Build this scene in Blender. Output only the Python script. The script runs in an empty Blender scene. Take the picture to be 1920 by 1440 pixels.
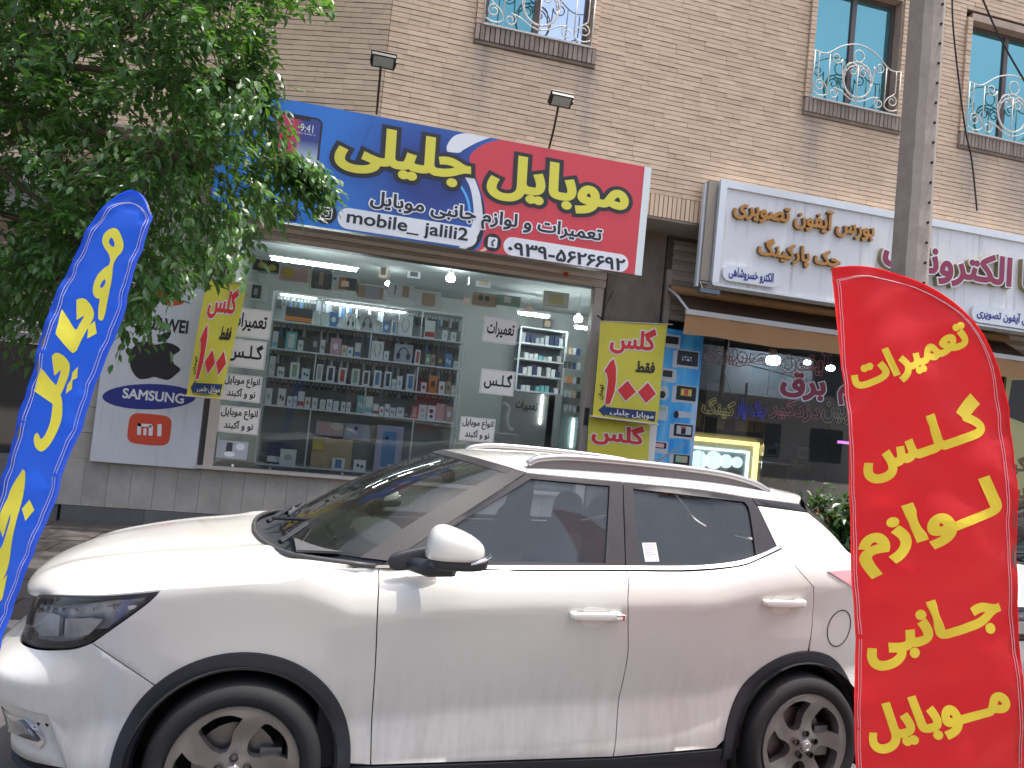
import bpy, math, random
import numpy as np
from mathutils import Vector, Matrix, geometry
from math import sin, cos, pi, radians, atan2, sqrt
random.seed(7)
SC = bpy.context.scene
COL = SC.collection
# ---------------------------------------------------------------- camera
FPX = 1400.0
ROLL, PITCH, YAW, CAMH = radians(5.75), radians(2.5), radians(13.3), 1.765
_F = np.array([sin(YAW)*cos(PITCH), cos(YAW)*cos(PITCH), sin(PITCH)])
_r = np.array([cos(YAW), -sin(YAW), 0.0]); _u = np.cross(_r, _F)
_R = _r*cos(ROLL)+_u*sin(ROLL); _U = _u*cos(ROLL)-_r*sin(ROLL)
_O = np.array([0, 0, CAMH])
cd = bpy.data.cameras.new('camera'); cam = bpy.data.objects.new('camera', cd); COL.objects.link(cam)
cam.matrix_world = Matrix(((_R[0], _U[0], -_F[0], 0), (_R[1], _U[1], -_F[1], 0), (_R[2], _U[2], -_F[2], CAMH), (0, 0, 0, 1)))
cd.sensor_width = 36; cd.lens = FPX/1920*36; cd.clip_end = 800; cd.clip_start = .05
SC.camera = cam
# ---------------------------------------------------------------- sky and sun
SUN = Vector((.26, -.06, 1.0)).normalized()          # towards the sun
w = bpy.data.worlds.new('World'); SC.world = w; w.use_nodes = True
nt = w.node_tree; sky = nt.nodes.new('ShaderNodeTexSky'); sky.sky_type = 'NISHITA'; sky.sun_disc = False
sky.sun_elevation = math.asin(SUN.z); sky.sun_rotation = atan2(SUN.x, SUN.y)
sky.air_density = 1.0; sky.dust_density = 5.0; sky.ozone_density = .4
bg = nt.nodes['Background']; bg.inputs['Strength'].default_value = .15
nt.links.new(sky.outputs['Color'], bg.inputs['Color'])
ld = bpy.data.lights.new('sun', 'SUN'); ld.energy = 2.1; ld.angle = radians(.55); ld.color = (1, .96, .9)
sun = bpy.data.objects.new('sun', ld); COL.objects.link(sun)
sun.rotation_euler = SUN.to_track_quat('Z', 'Y').to_euler(); sun.location = (0, 0, 20)
SC.view_settings.view_transform = 'Standard'; SC.view_settings.look = 'None'
SC.view_settings.exposure = 1.18; SC.view_settings.gamma = 1
SC.view_settings.use_curve_mapping = False
SC.render.engine = 'CYCLES'
SC.cycles.max_bounces = 8; SC.cycles.transparent_max_bounces = 16; SC.cycles.use_denoising = True
SC.cycles.caustics_reflective = False; SC.cycles.caustics_refractive = False
SC.cycles.sample_clamp_indirect = 4

# ---------------------------------------------------------------- helpers
def ray(x, y): return _F+_R*((x-960)/FPX)-_U*((y-720)/FPX)
def onY(x, y, Y):                      # the point of the upright street-parallel plane y=Y seen at photo pixel (x, y)
    d = ray(x, y); return _O+d*(Y/d[1])
def onD(x, y, D):                      # the point at depth D
    return _O+ray(x, y)*D
def onP(x, y, p, n):
    d = ray(x, y); p = np.array(p); n = np.array(n); return _O+d*((p-_O)@n/(d@n))
def proj(P):
    P = np.asarray(P, float)-_O; d = P@_F
    return np.stack([960+FPX*(P@_R)/d, 720-FPX*(P@_U)/d, d], -1)

MATS = {}
def mat(name, col=(.5, .5, .5), rough=.6, metal=0, coat=0, spec=.5, noise=None, bump=None, emit=None, sheen=0, rand=0, island=0, alpha=None, trans=0):
    """noise=(scale, amount, detail) darkens/lightens; bump=(scale, strength, distance); rand/island vary the value per object / per piece"""
    if name in MATS: return MATS[name]
    m = bpy.data.materials.new(name); m.use_nodes = True; n = m.node_tree; N = n.nodes; L = n.links
    b = N['Principled BSDF']; b.inputs['Base Color'].default_value = (*col, 1); b.inputs['Roughness'].default_value = rough
    b.inputs['Metallic'].default_value = metal; b.inputs['Coat Weight'].default_value = coat; b.inputs['Coat Roughness'].default_value = .05
    b.inputs['Specular IOR Level'].default_value = spec
    if trans: b.inputs['Transmission Weight'].default_value = trans
    cur = None
    def val(src_col, fac_socket, lo, hi):
        mr = N.new('ShaderNodeMapRange'); mr.inputs['To Min'].default_value = lo; mr.inputs['To Max'].default_value = hi
        L.new(fac_socket, mr.inputs['Value'])
        vm = N.new('ShaderNodeVectorMath'); vm.operation = 'SCALE'
        if src_col is None: vm.inputs[0].default_value = col
        else: L.new(src_col, vm.inputs[0])
        L.new(mr.outputs[0], vm.inputs['Scale']); return vm.outputs[0]
    tc = N.new('ShaderNodeTexCoord')
    if noise:
        t = N.new('ShaderNodeTexNoise'); t.inputs['Scale'].default_value = noise[0]; t.inputs['Detail'].default_value = noise[2] if len(noise) > 2 else 5
        t.inputs['Roughness'].default_value = .65
        L.new(tc.outputs['Object'], t.inputs['Vector']); cur = val(cur, t.outputs['Fac'], 1-noise[1]*1.6, 1+noise[1]*1.6)
    if rand:
        oi = N.new('ShaderNodeObjectInfo'); cur = val(cur, oi.outputs['Random'], 1-rand, 1+rand)
    if island:
        g = N.new('ShaderNodeNewGeometry'); cur = val(cur, g.outputs['Random Per Island'], 1-island, 1+island)
    if cur is not None: L.new(cur, b.inputs['Base Color'])
    if bump:
        t = N.new('ShaderNodeTexNoise'); t.inputs['Scale'].default_value = bump[0]; t.inputs['Detail'].default_value = 6
        L.new(tc.outputs['Object'], t.inputs['Vector'])
        bm = N.new('ShaderNodeBump'); bm.inputs['Strength'].default_value = bump[1]; bm.inputs['Distance'].default_value = bump[2]
        L.new(t.outputs['Fac'], bm.inputs['Height']); L.new(bm.outputs[0], b.inputs['Normal'])
    if emit:
        b.inputs['Emission Color'].default_value = (*emit[0], 1); b.inputs['Emission Strength'].default_value = emit[1]
    if sheen: b.inputs['Sheen Weight'].default_value = sheen
    MATS[name] = m; return m
def glass(name, tint=(.8, .9, .88), dust=.0, dustveilcol=(.45, .43, .40), refl=1.0, dscale=30, ior=1.5):
    """thin glazing: see-through tint + fresnel reflection + a film of dust; on the car side glass it carries a painted sky veil too"""
    if name in MATS: return MATS[name]
    m = bpy.data.materials.new(name); m.use_nodes = True; n = m.node_tree; N = n.nodes; L = n.links; N.clear()
    out = N.new('ShaderNodeOutputMaterial'); tr = N.new('ShaderNodeBsdfTransparent'); tr.inputs[0].default_value = (*tint, 1)
    gl = N.new('ShaderNodeBsdfGlossy'); gl.inputs['Roughness'].default_value = .015; gl.inputs[0].default_value = (refl, refl, refl, 1)
    fr = N.new('ShaderNodeFresnel'); fr.inputs['IOR'].default_value = ior
    mx = N.new('ShaderNodeMixShader'); L.new(fr.outputs[0], mx.inputs[0]); L.new(tr.outputs[0], mx.inputs[1]); L.new(gl.outputs[0], mx.inputs[2])
    last = mx.outputs[0]
    if dust:
        df = N.new('ShaderNodeBsdfDiffuse'); df.inputs[0].default_value = (*dustveilcol, 1)
        tc = N.new('ShaderNodeTexCoord'); t = N.new('ShaderNodeTexNoise'); t.inputs['Scale'].default_value = dscale; t.inputs['Detail'].default_value = 8; t.inputs['Roughness'].default_value = .75
        L.new(tc.outputs['Object'], t.inputs['Vector'])
        mr = N.new('ShaderNodeMapRange'); mr.inputs['From Min'].default_value = .25; mr.inputs['From Max'].default_value = .8; mr.inputs['To Min'].default_value = dust*.8; mr.inputs['To Max'].default_value = min(1, dust*1.4)
        L.new(t.outputs['Fac'], mr.inputs['Value'])
        m2 = N.new('ShaderNodeMixShader'); L.new(mr.outputs[0], m2.inputs[0]); L.new(last, m2.inputs[1]); L.new(df.outputs[0], m2.inputs[2]); last = m2.outputs[0]
    L.new(last, out.inputs[0]); MATS[name] = m; return m

def props(o, label=None, cat=None, group=None, kind=None):
    if label: o['label'] = label
    if cat: o['category'] = cat
    if group: o['group'] = group
    if kind: o['kind'] = kind
    return o
def empty(name, loc=(0, 0, 0), rz=0, label=None, cat=None, group=None):
    o = bpy.data.objects.new(name, None); COL.objects.link(o); o.location = loc; o.rotation_euler = (0, 0, rz); o.empty_display_size = .1
    return props(o, label, cat, group)
def setparent(o, p):
    o.parent = p
    if p is not None: o.matrix_parent_inverse = world_of(p).inverted()
def world_of(o):
    mtx = Matrix.Translation(o.location) @ o.rotation_euler.to_matrix().to_4x4() @ Matrix.Diagonal((*o.scale, 1))
    return (world_of(o.parent) @ o.matrix_parent_inverse @ mtx) if o.parent else mtx
class B:
    """collects geometry in world (or local) coordinates, then links it as ONE mesh object"""
    def __init__(s): s.v = []; s.f = []; s.m = []
    def add(s, V, Fc, mi=0):
        k = len(s.v); s.v += [tuple(map(float, q)) for q in V]; s.f += [tuple(i+k for i in f) for f in Fc]; s.m += [mi]*len(Fc); return s
    def box(s, x0, x1, y0, y1, z0, z1, mi=0):
        x0, x1 = min(x0, x1), max(x0, x1); y0, y1 = min(y0, y1), max(y0, y1); z0, z1 = min(z0, z1), max(z0, z1)
        return s.add([(x0, y0, z0), (x1, y0, z0), (x1, y1, z0), (x0, y1, z0), (x0, y0, z1), (x1, y0, z1), (x1, y1, z1), (x0, y1, z1)],
                     [(0, 3, 2, 1), (4, 5, 6, 7), (0, 1, 5, 4), (1, 2, 6, 5), (2, 3, 7, 6), (3, 0, 4, 7)], mi)
    def quad(s, a, b, c, d, mi=0): return s.add([a, b, c, d], [(0, 1, 2, 3)], mi)
    def slab(s, pts, off, mi=0):
        """polygon pts (3-D) given depth by vector off"""
        n = len(pts); P = [np.array(p, float) for p in pts]; o = np.array(off, float)
        return s.add(P+[p+o for p in P], [tuple(range(n)), tuple(range(2*n-1, n-1, -1))]+[(i, i+n, (i+1) % n+n, (i+1) % n) for i in range(n)], mi)
    def tube(s, pts, r, n=6, mi=0, closed=False, cap=True):
        P = [np.array(p, float) for p in pts]; k = len(P); rr = r if hasattr(r, '__len__') else [r]*k
        rings = []; up = np.array([0, 0, 1.0]); prev = None
        for i in range(k):
            t = P[(i+1) % k if closed else min(i+1, k-1)]-P[(i-1) % k if closed else max(i-1, 0)]
            t = t/(np.linalg.norm(t)+1e-12)
            if prev is None:
                a = np.cross(t, up)
                if np.linalg.norm(a) < .1: a = np.cross(t, [1, 0, 0])
            else: a = prev-t*(prev@t)
            a /= np.linalg.norm(a)+1e-12; prev = a; b = np.cross(t, a)
            rings.append([P[i]+(a*cos(2*pi*j/n)+b*sin(2*pi*j/n))*rr[i] for j in range(n)])
        V = [q for g in rings for q in g]; Fc = []
        for i in range(k if closed else k-1):
            i2 = (i+1) % k
            for j in range(n): Fc.append((i*n+j, i*n+(j+1) % n, i2*n+(j+1) % n, i2*n+j))
        if cap and not closed: Fc += [tuple(range(n-1, -1, -1)), tuple((k-1)*n+j for j in range(n))]
        return s.add(V, Fc, mi)
    def lathe(s, prof, c, axis, n=32, mi=0, closed=False):
        """prof: (radius, distance along axis)"""
        ax = np.array(axis, float); ax /= np.linalg.norm(ax); a = np.cross(ax, [0, 0, 1.0])
        if np.linalg.norm(a) < .1: a = np.cross(ax, [1, 0, 0])
        a /= np.linalg.norm(a); b = np.cross(ax, a); c = np.array(c, float); V = []; k = len(prof)
        for r, h in prof:
            for j in range(n): V.append(c+ax*h+(a*cos(2*pi*j/n)+b*sin(2*pi*j/n))*r)
        Fc = [(i*n+j, i*n+(j+1) % n, ((i+1) % k)*n+(j+1) % n, ((i+1) % k)*n+j) for i in range(k if closed else k-1) for j in range(n)]
        return s.add(V, Fc, mi)
    def build(s, name, mats, parent=None, smooth=False, auto=None, **kw):
        me = bpy.data.meshes.new(name); me.from_pydata(s.v, [], s.f)
        for mm in (mats if isinstance(mats, (list, tuple)) else [mats]): me.materials.append(mm)
        if any(s.m): me.polygons.foreach_set('material_index', s.m)
        if smooth: me.polygons.foreach_set('use_smooth', [True]*len(s.f))
        me.update()
        o = bpy.data.objects.new(name, me); COL.objects.link(o)
        if auto is not None:
            me.polygons.foreach_set('use_smooth', [True]*len(s.f)); me.set_sharp_from_angle(angle=radians(auto))
        if parent is not None: setparent(o, parent)
        return props(o, **kw)
def share(name, me, parent, loc=(0, 0, 0), rot=(0, 0, 0), sc=(1, 1, 1), **kw):
    o = bpy.data.objects.new(name, me); COL.objects.link(o); o.location = loc; o.rotation_euler = rot; o.scale = sc
    if parent is not None: setparent(o, parent)
    return props(o, **kw)
def crspline(P, n=6, closed=False):
    P = [np.array(p, float) for p in P]; out = []
    Q = ([P[-1]]+P+[P[0], P[1]]) if closed else ([2*P[0]-P[1]]+P+[2*P[-1]-P[-2]])
    for i in range(1, len(Q)-2):
        p0, p1, p2, p3 = Q[i-1:i+3]
        for t in np.arange(n)/n: out.append(.5*((2*p1)+(-p0+p2)*t+(2*p0-5*p1+4*p2-p3)*t*t+(-p0+3*p1-3*p2+p3)*t**3))
    if not closed: out.append(P[-1])
    return out
def smoothpoly(P, n=5):
    """closed 2-D outline; points with a third item are corners, the others are passed through smoothly"""
    k = [i for i, p in enumerate(P) if len(p) > 2]
    if not k: return [tuple(q) for q in crspline([p[:2] for p in P], n, True)]
    out = []; N = len(P)
    for a in range(len(k)):
        i, j = k[a], k[(a+1) % len(k)]
        if j <= i: j += N
        seg = [P[q % N][:2] for q in range(i, j+1)]
        out += [tuple(q) for q in (crspline(seg, n)[:-1] if len(seg) > 2 else seg[:1])]
    return out
# ---- 2-D regions: nonzero-winding fill of closed outlines
def sarea(c): x, y = c[:, 0], c[:, 1]; return .5*float(np.sum(x*np.roll(y, -1)-np.roll(x, -1)*y))
def offset_poly(c, d):
    """push outline c to its right-hand side by d (outwards for counter-clockwise)"""
    keep = np.linalg.norm(c-np.roll(c, 1, 0), axis=1) > 1e-6; c = c[keep]
    if len(c) < 3: return c
    e = np.roll(c, -1, 0)-c; e /= np.linalg.norm(e, axis=1)[:, None]+1e-12; n = np.stack([e[:, 1], -e[:, 0]], 1); p = np.roll(n, 1, 0)
    m = n+p; L = np.linalg.norm(m, axis=1)[:, None]; m = m/(L+1e-9); cs = np.clip(np.sum(m*n, 1), .55, 1)[:, None]
    return c+m*d/cs
def fill(contours, grid=0, rule='pos'):
    """triangulate; rule 'pos': winding>0, 'nz': winding!=0, 'eo': odd"""
    V = []; E = []
    for c in contours:
        k = len(V); V += [Vector((float(a), float(b))) for a, b in c]; n = len(c); E += [(k+i, k+(i+1) % n) for i in range(n)]
    if grid:
        A = np.array([tuple(v) for v in V]); lo, hi = A.min(0), A.max(0)
        gx = np.arange(lo[0]+grid*.5, hi[0], grid); gy = np.arange(lo[1]+grid*.5, hi[1], grid)
        for j, y in enumerate(gy):
            for x in gx: V.append(Vector((float(x+(j % 2)*grid*.5), float(y))))
    r = geometry.delaunay_2d_cdt(V, E, [], 0, 1e-6)
    P = np.array([tuple(v) for v in r[0]]); T = np.array([tuple(f) for f in r[2]])
    if len(T) == 0: return P, []
    G = P[T].mean(1); wn = np.zeros(len(G))
    for c in contours:
        c = np.asarray(c); a = c; b = np.roll(c, -1, 0)
        ya, yb = a[:, 1][None], b[:, 1][None]; py = G[:, 1][:, None]; px = G[:, 0][:, None]
        isl = (b[:, 0]-a[:, 0])[None]*(py-ya)-(px-a[:, 0][None])*(yb-ya)
        wn += ((ya <= py) & (yb > py) & (isl > 0)).sum(1)-((ya > py) & (yb <= py) & (isl < 0)).sum(1)
    ok = wn > 0 if rule == 'pos' else (wn != 0 if rule == 'nz' else np.mod(wn, 2) == 1)
    T = T[ok]; used = np.unique(T); mp = -np.ones(len(P), int); mp[used] = np.arange(len(used))
    return P[used], [tuple(t) for t in mp[T]]
def border(T):
    cnt = {}
    for t in T:
        for i in range(3):
            e = (t[i], t[(i+1) % 3])
            if (e[1], e[0]) in cnt: cnt.pop((e[1], e[0]))
            else: cnt[e] = 1
    return list(cnt)
# ---- lettering
AR = {'ا': (0xFE8D, 0xFE8E), 'آ': (0xFE81, 0xFE82), 'ب': (0xFE8F, 0xFE90, 0xFE91, 0xFE92), 'پ': (0xFB56, 0xFB57, 0xFB58, 0xFB59), 'ت': (0xFE95, 0xFE96, 0xFE97, 0xFE98),
 'ج': (0xFE9D, 0xFE9E, 0xFE9F, 0xFEA0), 'خ': (0xFEA5, 0xFEA6, 0xFEA7, 0xFEA8), 'د': (0xFEA9, 0xFEAA), 'ر': (0xFEAD, 0xFEAE), 'ز': (0xFEAF, 0xFEB0), 'س': (0xFEB1, 0xFEB2, 0xFEB3, 0xFEB4),
 'ش': (0xFEB5, 0xFEB6, 0xFEB7, 0xFEB8), 'ص': (0xFEB9, 0xFEBA, 0xFEBB, 0xFEBC), 'ط': (0xFEC1, 0xFEC2, 0xFEC3, 0xFEC4), 'ع': (0xFEC9, 0xFECA, 0xFECB, 0xFECC), 'ف': (0xFED1, 0xFED2, 0xFED3, 0xFED4),
 'ق': (0xFED5, 0xFED6, 0xFED7, 0xFED8), 'ک': (0xFB8E, 0xFB8F, 0xFB90, 0xFB91), 'گ': (0xFB92, 0xFB93, 0xFB94, 0xFB95), 'ل': (0xFEDD, 0xFEDE, 0xFEDF, 0xFEE0), 'م': (0xFEE1, 0xFEE2, 0xFEE3, 0xFEE4),
 'ن': (0xFEE5, 0xFEE6, 0xFEE7, 0xFEE8), 'و': (0xFEED, 0xFEEE), 'ه': (0xFEE9, 0xFEEA, 0xFEEB, 0xFEEC), 'ی': (0xFBFC, 0xFBFD, 0xFBFE, 0xFBFF), 'ـ': (0x640,)*4}
def shape(t):
    o = []
    for i, c in enumerate(t):
        if c not in AR: o.append(c); continue
        p = i > 0 and t[i-1] in AR and len(AR[t[i-1]]) == 4
        n = i+1 < len(t) and t[i+1] in AR and len(AR[c]) == 4
        o.append(chr(AR[c][(3 if n else 1) if p else (2 if n else 0)]))
    return ''.join(reversed(o))
_tc = {}
def contours(txt, off=0.0):
    """outlines of a line of lettering at size 1 (outer ones counter-clockwise), swollen by off"""
    if txt not in _tc:
        s = shape(txt) if any(c in AR for c in txt) else txt
        cu = bpy.data.curves.new('lettering', 'FONT'); cu.body = s; cu.resolution_u = 4
        ob = bpy.data.objects.new('lettering', cu); COL.objects.link(ob); bpy.context.view_layer.update()
        dg = bpy.context.evaluated_depsgraph_get(); cc = ob.to_curve(dg); out = []
        for sp in cc.splines:
            pts = []; bp = sp.bezier_points; n = len(bp)
            for i in range(n):
                a, b = bp[i], bp[(i+1) % n]; p0, p1, p2, p3 = [np.array(v[:2]) for v in (a.co, a.handle_right, b.handle_left, b.co)]
                st = np.linalg.norm(np.cross(np.append(p3-p0, 0), np.append(p1-p0, 0)))+np.linalg.norm(np.cross(np.append(p3-p0, 0), np.append(p2-p0, 0)))
                k = 1 if st < 1e-5 else 4
                for t in np.arange(k)/k: pts.append((1-t)**3*p0+3*(1-t)**2*t*p1+3*(1-t)*t*t*p2+t**3*p3)
            if len(pts) > 2: out.append(np.array(pts))
        ob.to_curve_clear(); bpy.data.objects.remove(ob); bpy.data.curves.remove(cu)
        if sum(sarea(c) for c in out) < 0: out = [c[::-1] for c in out]
        bb = [(c.min(0), c.max(0)) for c in out]
        for i, c in enumerate(out):
            if sarea(c) < 0 and not any(j != i and (bb[j][0] <= bb[i][0]).all() and (bb[j][1] >= bb[i][1]).all() for j in range(len(out))): out[i] = c[::-1]
        _tc[txt] = out
    return [offset_poly(c, off) for c in _tc[txt]] if off else _tc[txt]
def lettering(name, txt, BL, BR, TL, mats, parent, off=.0, depth=.002, surf=None, grid=0, side=None, box=None, **kw):
    """fills the parallelogram BL-BR-TL (3-D points of the ink box, or 2-D when surf maps them to 3-D) with the words"""
    base = _bx(contours(txt, box if box is not None else 0)); C = contours(txt, off)
    lo, hi = base; BL, BR, TL = [np.array(q, float) for q in (BL, BR, TL)]; ex = (BR-BL)/(hi[0]-lo[0]); ey = (TL-BL)/(hi[1]-lo[1])
    P, T = fill(C, rule='pos')
    if not len(T): return None
    b = B()
    if surf is None:
        W = [BL+ex*(p[0]-lo[0])+ey*(p[1]-lo[1]) for p in P]; nrm = np.cross(ex, ey); nrm /= np.linalg.norm(nrm)
        b.add([q+nrm*depth for q in W], T)
        bd = border(T); n = len(W)
        if depth > .004:
            k = len(b.v); b.v += [tuple(q) for q in W]; b.f += [(e[0], e[0]+k, e[1]+k, e[1]) for e in bd]; b.m += [1 if side else 0]*len(bd)
    else:
        if grid:
            C2 = [np.array([(BL+ex*(p[0]-lo[0])+ey*(p[1]-lo[1])) for p in c]) for c in C]
            if np.cross(np.append(ex, 0), np.append(ey, 0))[2] < 0: C2 = [c[::-1] for c in C2]
            P2, T = fill(C2, grid=grid); b.add([surf(p) for p in P2], T)
        else: b.add([surf(BL+ex*(p[0]-lo[0])+ey*(p[1]-lo[1])) for p in P], T)
    return b.build(name, [mats]+([side] if side else []), parent, **kw)
def _bx(C): A = np.vstack(C); return A.min(0), A.max(0)
def flatpoly(name, pts2, Y, m, parent, depth=.002, holes=(), **kw):
    """print or thin sheet on the upright plane y=Y; pts2 = [(x, z)]"""
    c = np.array(pts2, float); c = c if sarea(c) > 0 else c[::-1]
    hs = [np.array(h, float) for h in holes]; hs = [h if sarea(h) < 0 else h[::-1] for h in hs]
    P, T = fill([c]+hs); b = B(); b.add([(p[0], Y-depth, p[1]) for p in P], T)
    if depth > .004:
        k = len(b.v); b.v += [(p[0], Y, p[1]) for p in P]; bd = border(T); b.f += [(e[0], e[0]+k, e[1]+k, e[1]) for e in bd]; b.m += [0]*len(bd)
    return b.build(name, m, parent, **kw)
def xz(x, y, Y): q = onY(x, y, Y); return (q[0], q[2])
def ellipse(cx, cz, a, b, n=32, rot=0): return [(cx+a*cos(t)*cos(rot)-b*sin(t)*sin(rot), cz+a*cos(t)*sin(rot)+b*sin(t)*cos(rot)) for t in np.arange(n)*2*pi/n]
def rrect(x0, x1, z0, z1, r, n=5):
    o = []
    for cx, cz, a in ((x1-r, z0+r, -pi/2), (x1-r, z1-r, 0), (x0+r, z1-r, pi/2), (x0+r, z0+r, pi)):
        o += [(cx+r*cos(a+t*pi/2/n), cz+r*sin(a+t*pi/2/n)) for t in range(n+1)]
    return o
# car body surface
# plan outline of the lower body, from nose centre round the near side to the tail centre (x back, y<0 near side)
_PL=np.array([(-.925,0),(-.915,-.2),(-.885,-.42),(-.825,-.60),(-.715,-.735),(-.53,-.82),(-.30,-.858),(0,-.882),(.4,-.893),(.9,-.8975),(1.6,-.8975),(2.1,-.895),(2.5,-.885),(2.8,-.86),(3.03,-.80),(3.18,-.70),(3.27,-.52),(3.315,-.27),(3.325,0)])
def _cr(P,n=24):
    P=np.asarray(P,float);Q=np.vstack([2*P[0]-P[1],P,2*P[-1]-P[-2]]);out=[]
    for i in range(1,len(Q)-2):
        p0,p1,p2,p3=Q[i-1],Q[i],Q[i+1],Q[i+2]
        for t in np.arange(n)/n: out.append(.5*((2*p1)+(-p0+p2)*t+(2*p0-5*p1+4*p2-p3)*t*t+(-p0+3*p1-3*p2+p3)*t**3))
    out.append(P[-1]);return np.array(out)
_PC=_cr(_PL);_d=np.r_[0,np.cumsum(np.linalg.norm(np.diff(_PC,axis=0),axis=1))]
_s=_d-np.interp(.9,_PC[:,0],_d)+.9           # s = x at x=.9
_T=np.gradient(_PC,axis=0);_T/=np.linalg.norm(_T,axis=1)[:,None]
_N=np.stack([-_T[:,1],_T[:,0]],1)             # inward normal
SMIN,SMAX=_s[0],_s[-1]
def _ss(a,b,x):
    t=np.clip((x-a)/(b-a),0,1);return t*t*(3-2*t)
def _g(x,m,w): return np.exp(-((x-m)/w)**2)
def zcrease(s): return np.interp(s,[-1.4,-.6,-.32,-.07,.17,.29,.38,.50,.78,1.12,1.62,1.98,2.08,2.235,2.43,2.57,3.0,3.6],[.84,.90,.966,1.006,1.0,.961,.925,.925,.95,.969,.982,.995,1.008,1.045,1.08,1.092,1.09,1.07])
def inset(s,z):
    s=np.asarray(s,float);z=np.asarray(z,float)
    zc=zcrease(s)
    up=np.maximum(z-zc,0);dn=np.maximum(zc-z,0)
    fl=np.maximum(_g(s,0,.42),_g(s,2.62,.42))
    I=.018*(1-_g(up-dn,0,.03))*0
    # above crease
    kk=.13+.15*_ss(0,.15,up)
    I=I+np.minimum(up,.16)*kk*(1-.0*fl)
    zb=1.115
    I=I+.038*_ss(.09,.165,up)
    I=I+np.maximum(z-np.maximum(zb,zc+.16),0)*.47
    # below crease : tuck then flare to the sill
    D=.062*(1-.30*fl)
    dd=np.minimum(np.maximum(dn-.003,0),.44);I=I+(.20-.02*fl)*dd*(1-.28*_ss(.42,.64,dn))*(1-.25*fl*_ss(.1,.3,dn))+.05*np.clip((.33-z)/.12,0,1)**2
    # nose and tail lean
    n=_ss(-.45,-.95,s); I=I+n*(.10*np.clip((z-.62)/.3,0,2)**2+.05*np.clip((.50-z)/.3,0,1)**2)
    I=I-_ss(-.50,-1.0,s)*(.115*_ss(.735,.60,z)-.05*_ss(.50,.40,z))
    t=_ss(2.75,3.3,s); I=I+t*(.04*np.clip((z-.9)/.3,0,1)+.04*np.clip((z-1.25)/.3,0,2))
    return I
def side(s,z):
    s=np.asarray(s,float);z=np.asarray(z,float)
    x=np.interp(s,_s,_PC[:,0]);y=np.interp(s,_s,_PC[:,1]);nx=np.interp(s,_s,_N[:,0]);ny=np.interp(s,_s,_N[:,1])
    I=inset(s,z);return np.stack([x+nx*I,y+ny*I,z],-1)
# ================================================================= the white car
CAR = empty('parked_car', (-.213+.88*-sin(radians(4.53)), 2.971+.88*cos(radians(4.53)), 0), radians(4.53),
            'white compact crossover car parked along the kerb in front of the phone shop', 'car')
CAR.rotation_euler = (-.021, 0, radians(4.53)); CAR.location.z = -.021*.88*.5
PAINT = mat('white_paint', (.64, .635, .59), .38, coat=1, noise=(3.0, .025, 6))
def _paint_dust():
    # a film of road dust: stronger towards the sills
    m = PAINT; n = m.node_tree; N = n.nodes; L = n.links; b = N['Principled BSDF']
    tc = N.new('ShaderNodeTexCoord'); sp = N.new('ShaderNodeSeparateXYZ'); L.new(tc.outputs['Object'], sp.inputs[0])
    mr = N.new('ShaderNodeMapRange'); mr.inputs['From Min'].default_value = .85; mr.inputs['From Max'].default_value = .30; mr.inputs['To Min'].default_value = 0; mr.inputs['To Max'].default_value = .55
    L.new(sp.outputs['Z'], mr.inputs['Value'])
    mp = N.new('ShaderNodeMapping'); mp.inputs['Scale'].default_value = (8, 8, .9); L.new(tc.outputs['Object'], mp.inputs[0])
    t = N.new('ShaderNodeTexNoise'); t.inputs['Scale'].default_value = 2.5; t.inputs['Detail'].default_value = 9; t.inputs['Roughness'].default_value = .7; L.new(mp.outputs[0], t.inputs['Vector'])
    mu = N.new('ShaderNodeMath'); mu.operation = 'MULTIPLY'; cm_ = N.new('ShaderNodeMapRange'); cm_.inputs['From Min'].default_value = .36; cm_.inputs['From Max'].default_value = .68; L.new(t.outputs['Fac'], cm_.inputs['Value']); L.new(mr.outputs[0], mu.inputs[0]); L.new(cm_.outputs[0], mu.inputs[1])
    mx = N.new('ShaderNodeMixRGB'); old = b.inputs['Base Color'].links[0].from_socket; L.new(mu.outputs[0], mx.inputs[0]); L.new(old, mx.inputs[1]); mx.inputs[2].default_value = (.36, .33, .285, 1)
    L.new(mx.outputs[0], b.inputs['Base Color'])
    ad = N.new('ShaderNodeMath'); ad.operation = 'MULTIPLY_ADD'; L.new(mu.outputs[0], ad.inputs[0]); ad.inputs[1].default_value = -2.2; ad.inputs[2].default_value = 1.0; L.new(ad.outputs[0], b.inputs['Coat Weight'])
_paint_dust()
TRIM = mat('black_trim', (.022, .025, .032), .55, noise=(40, .12, 4), bump=(300, .15, .002))
FRAME = mat('window_frame_black', (.016, .015, .018), .5, coat=.06, noise=(25, .2, 6))
DARKIN = mat('car_inside_dark', (.018, .018, .02), .85)
GAP = mat('gap_dark', (.012, .012, .012), .9)
RUBBER = mat('tyre_rubber', (.012, .012, .013), .8, noise=(30, .25, 5))
ALLOY = mat('alloy_wheel', (.25, .235, .225), .38, metal=.75, noise=(14, .10, 5))
CHROME = mat('chrome', (.75, .76, .78), .12, metal=1)
CGLASS = glass('car_side_glass', (.90, .94, .96), .13, (.20, .25, .28), dscale=3.5)  # bluish film: some dust, plus the reflected sky veil painted in
WGLASS = glass('windshield_glass', (.60, .67, .64), .018, (.5, .48, .45), dscale=5)
SEATM = mat('seat_fabric', (.03, .032, .036), .9)
_sp = lambda s, z: side(np.array([q for q in np.atleast_1d(s)], float), np.array([q for q in np.atleast_1d(z)], float))
def snorm(s, z):
    s = np.asarray(s, float); z = np.asarray(z, float); e = 2e-3
    n = np.cross(side(s+e, z)-side(s-e, z), side(s, z+e)-side(s, z-e)); n /= np.linalg.norm(n, axis=-1)[..., None]+1e-12
    return n   # points outwards (near side: -y)
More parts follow.
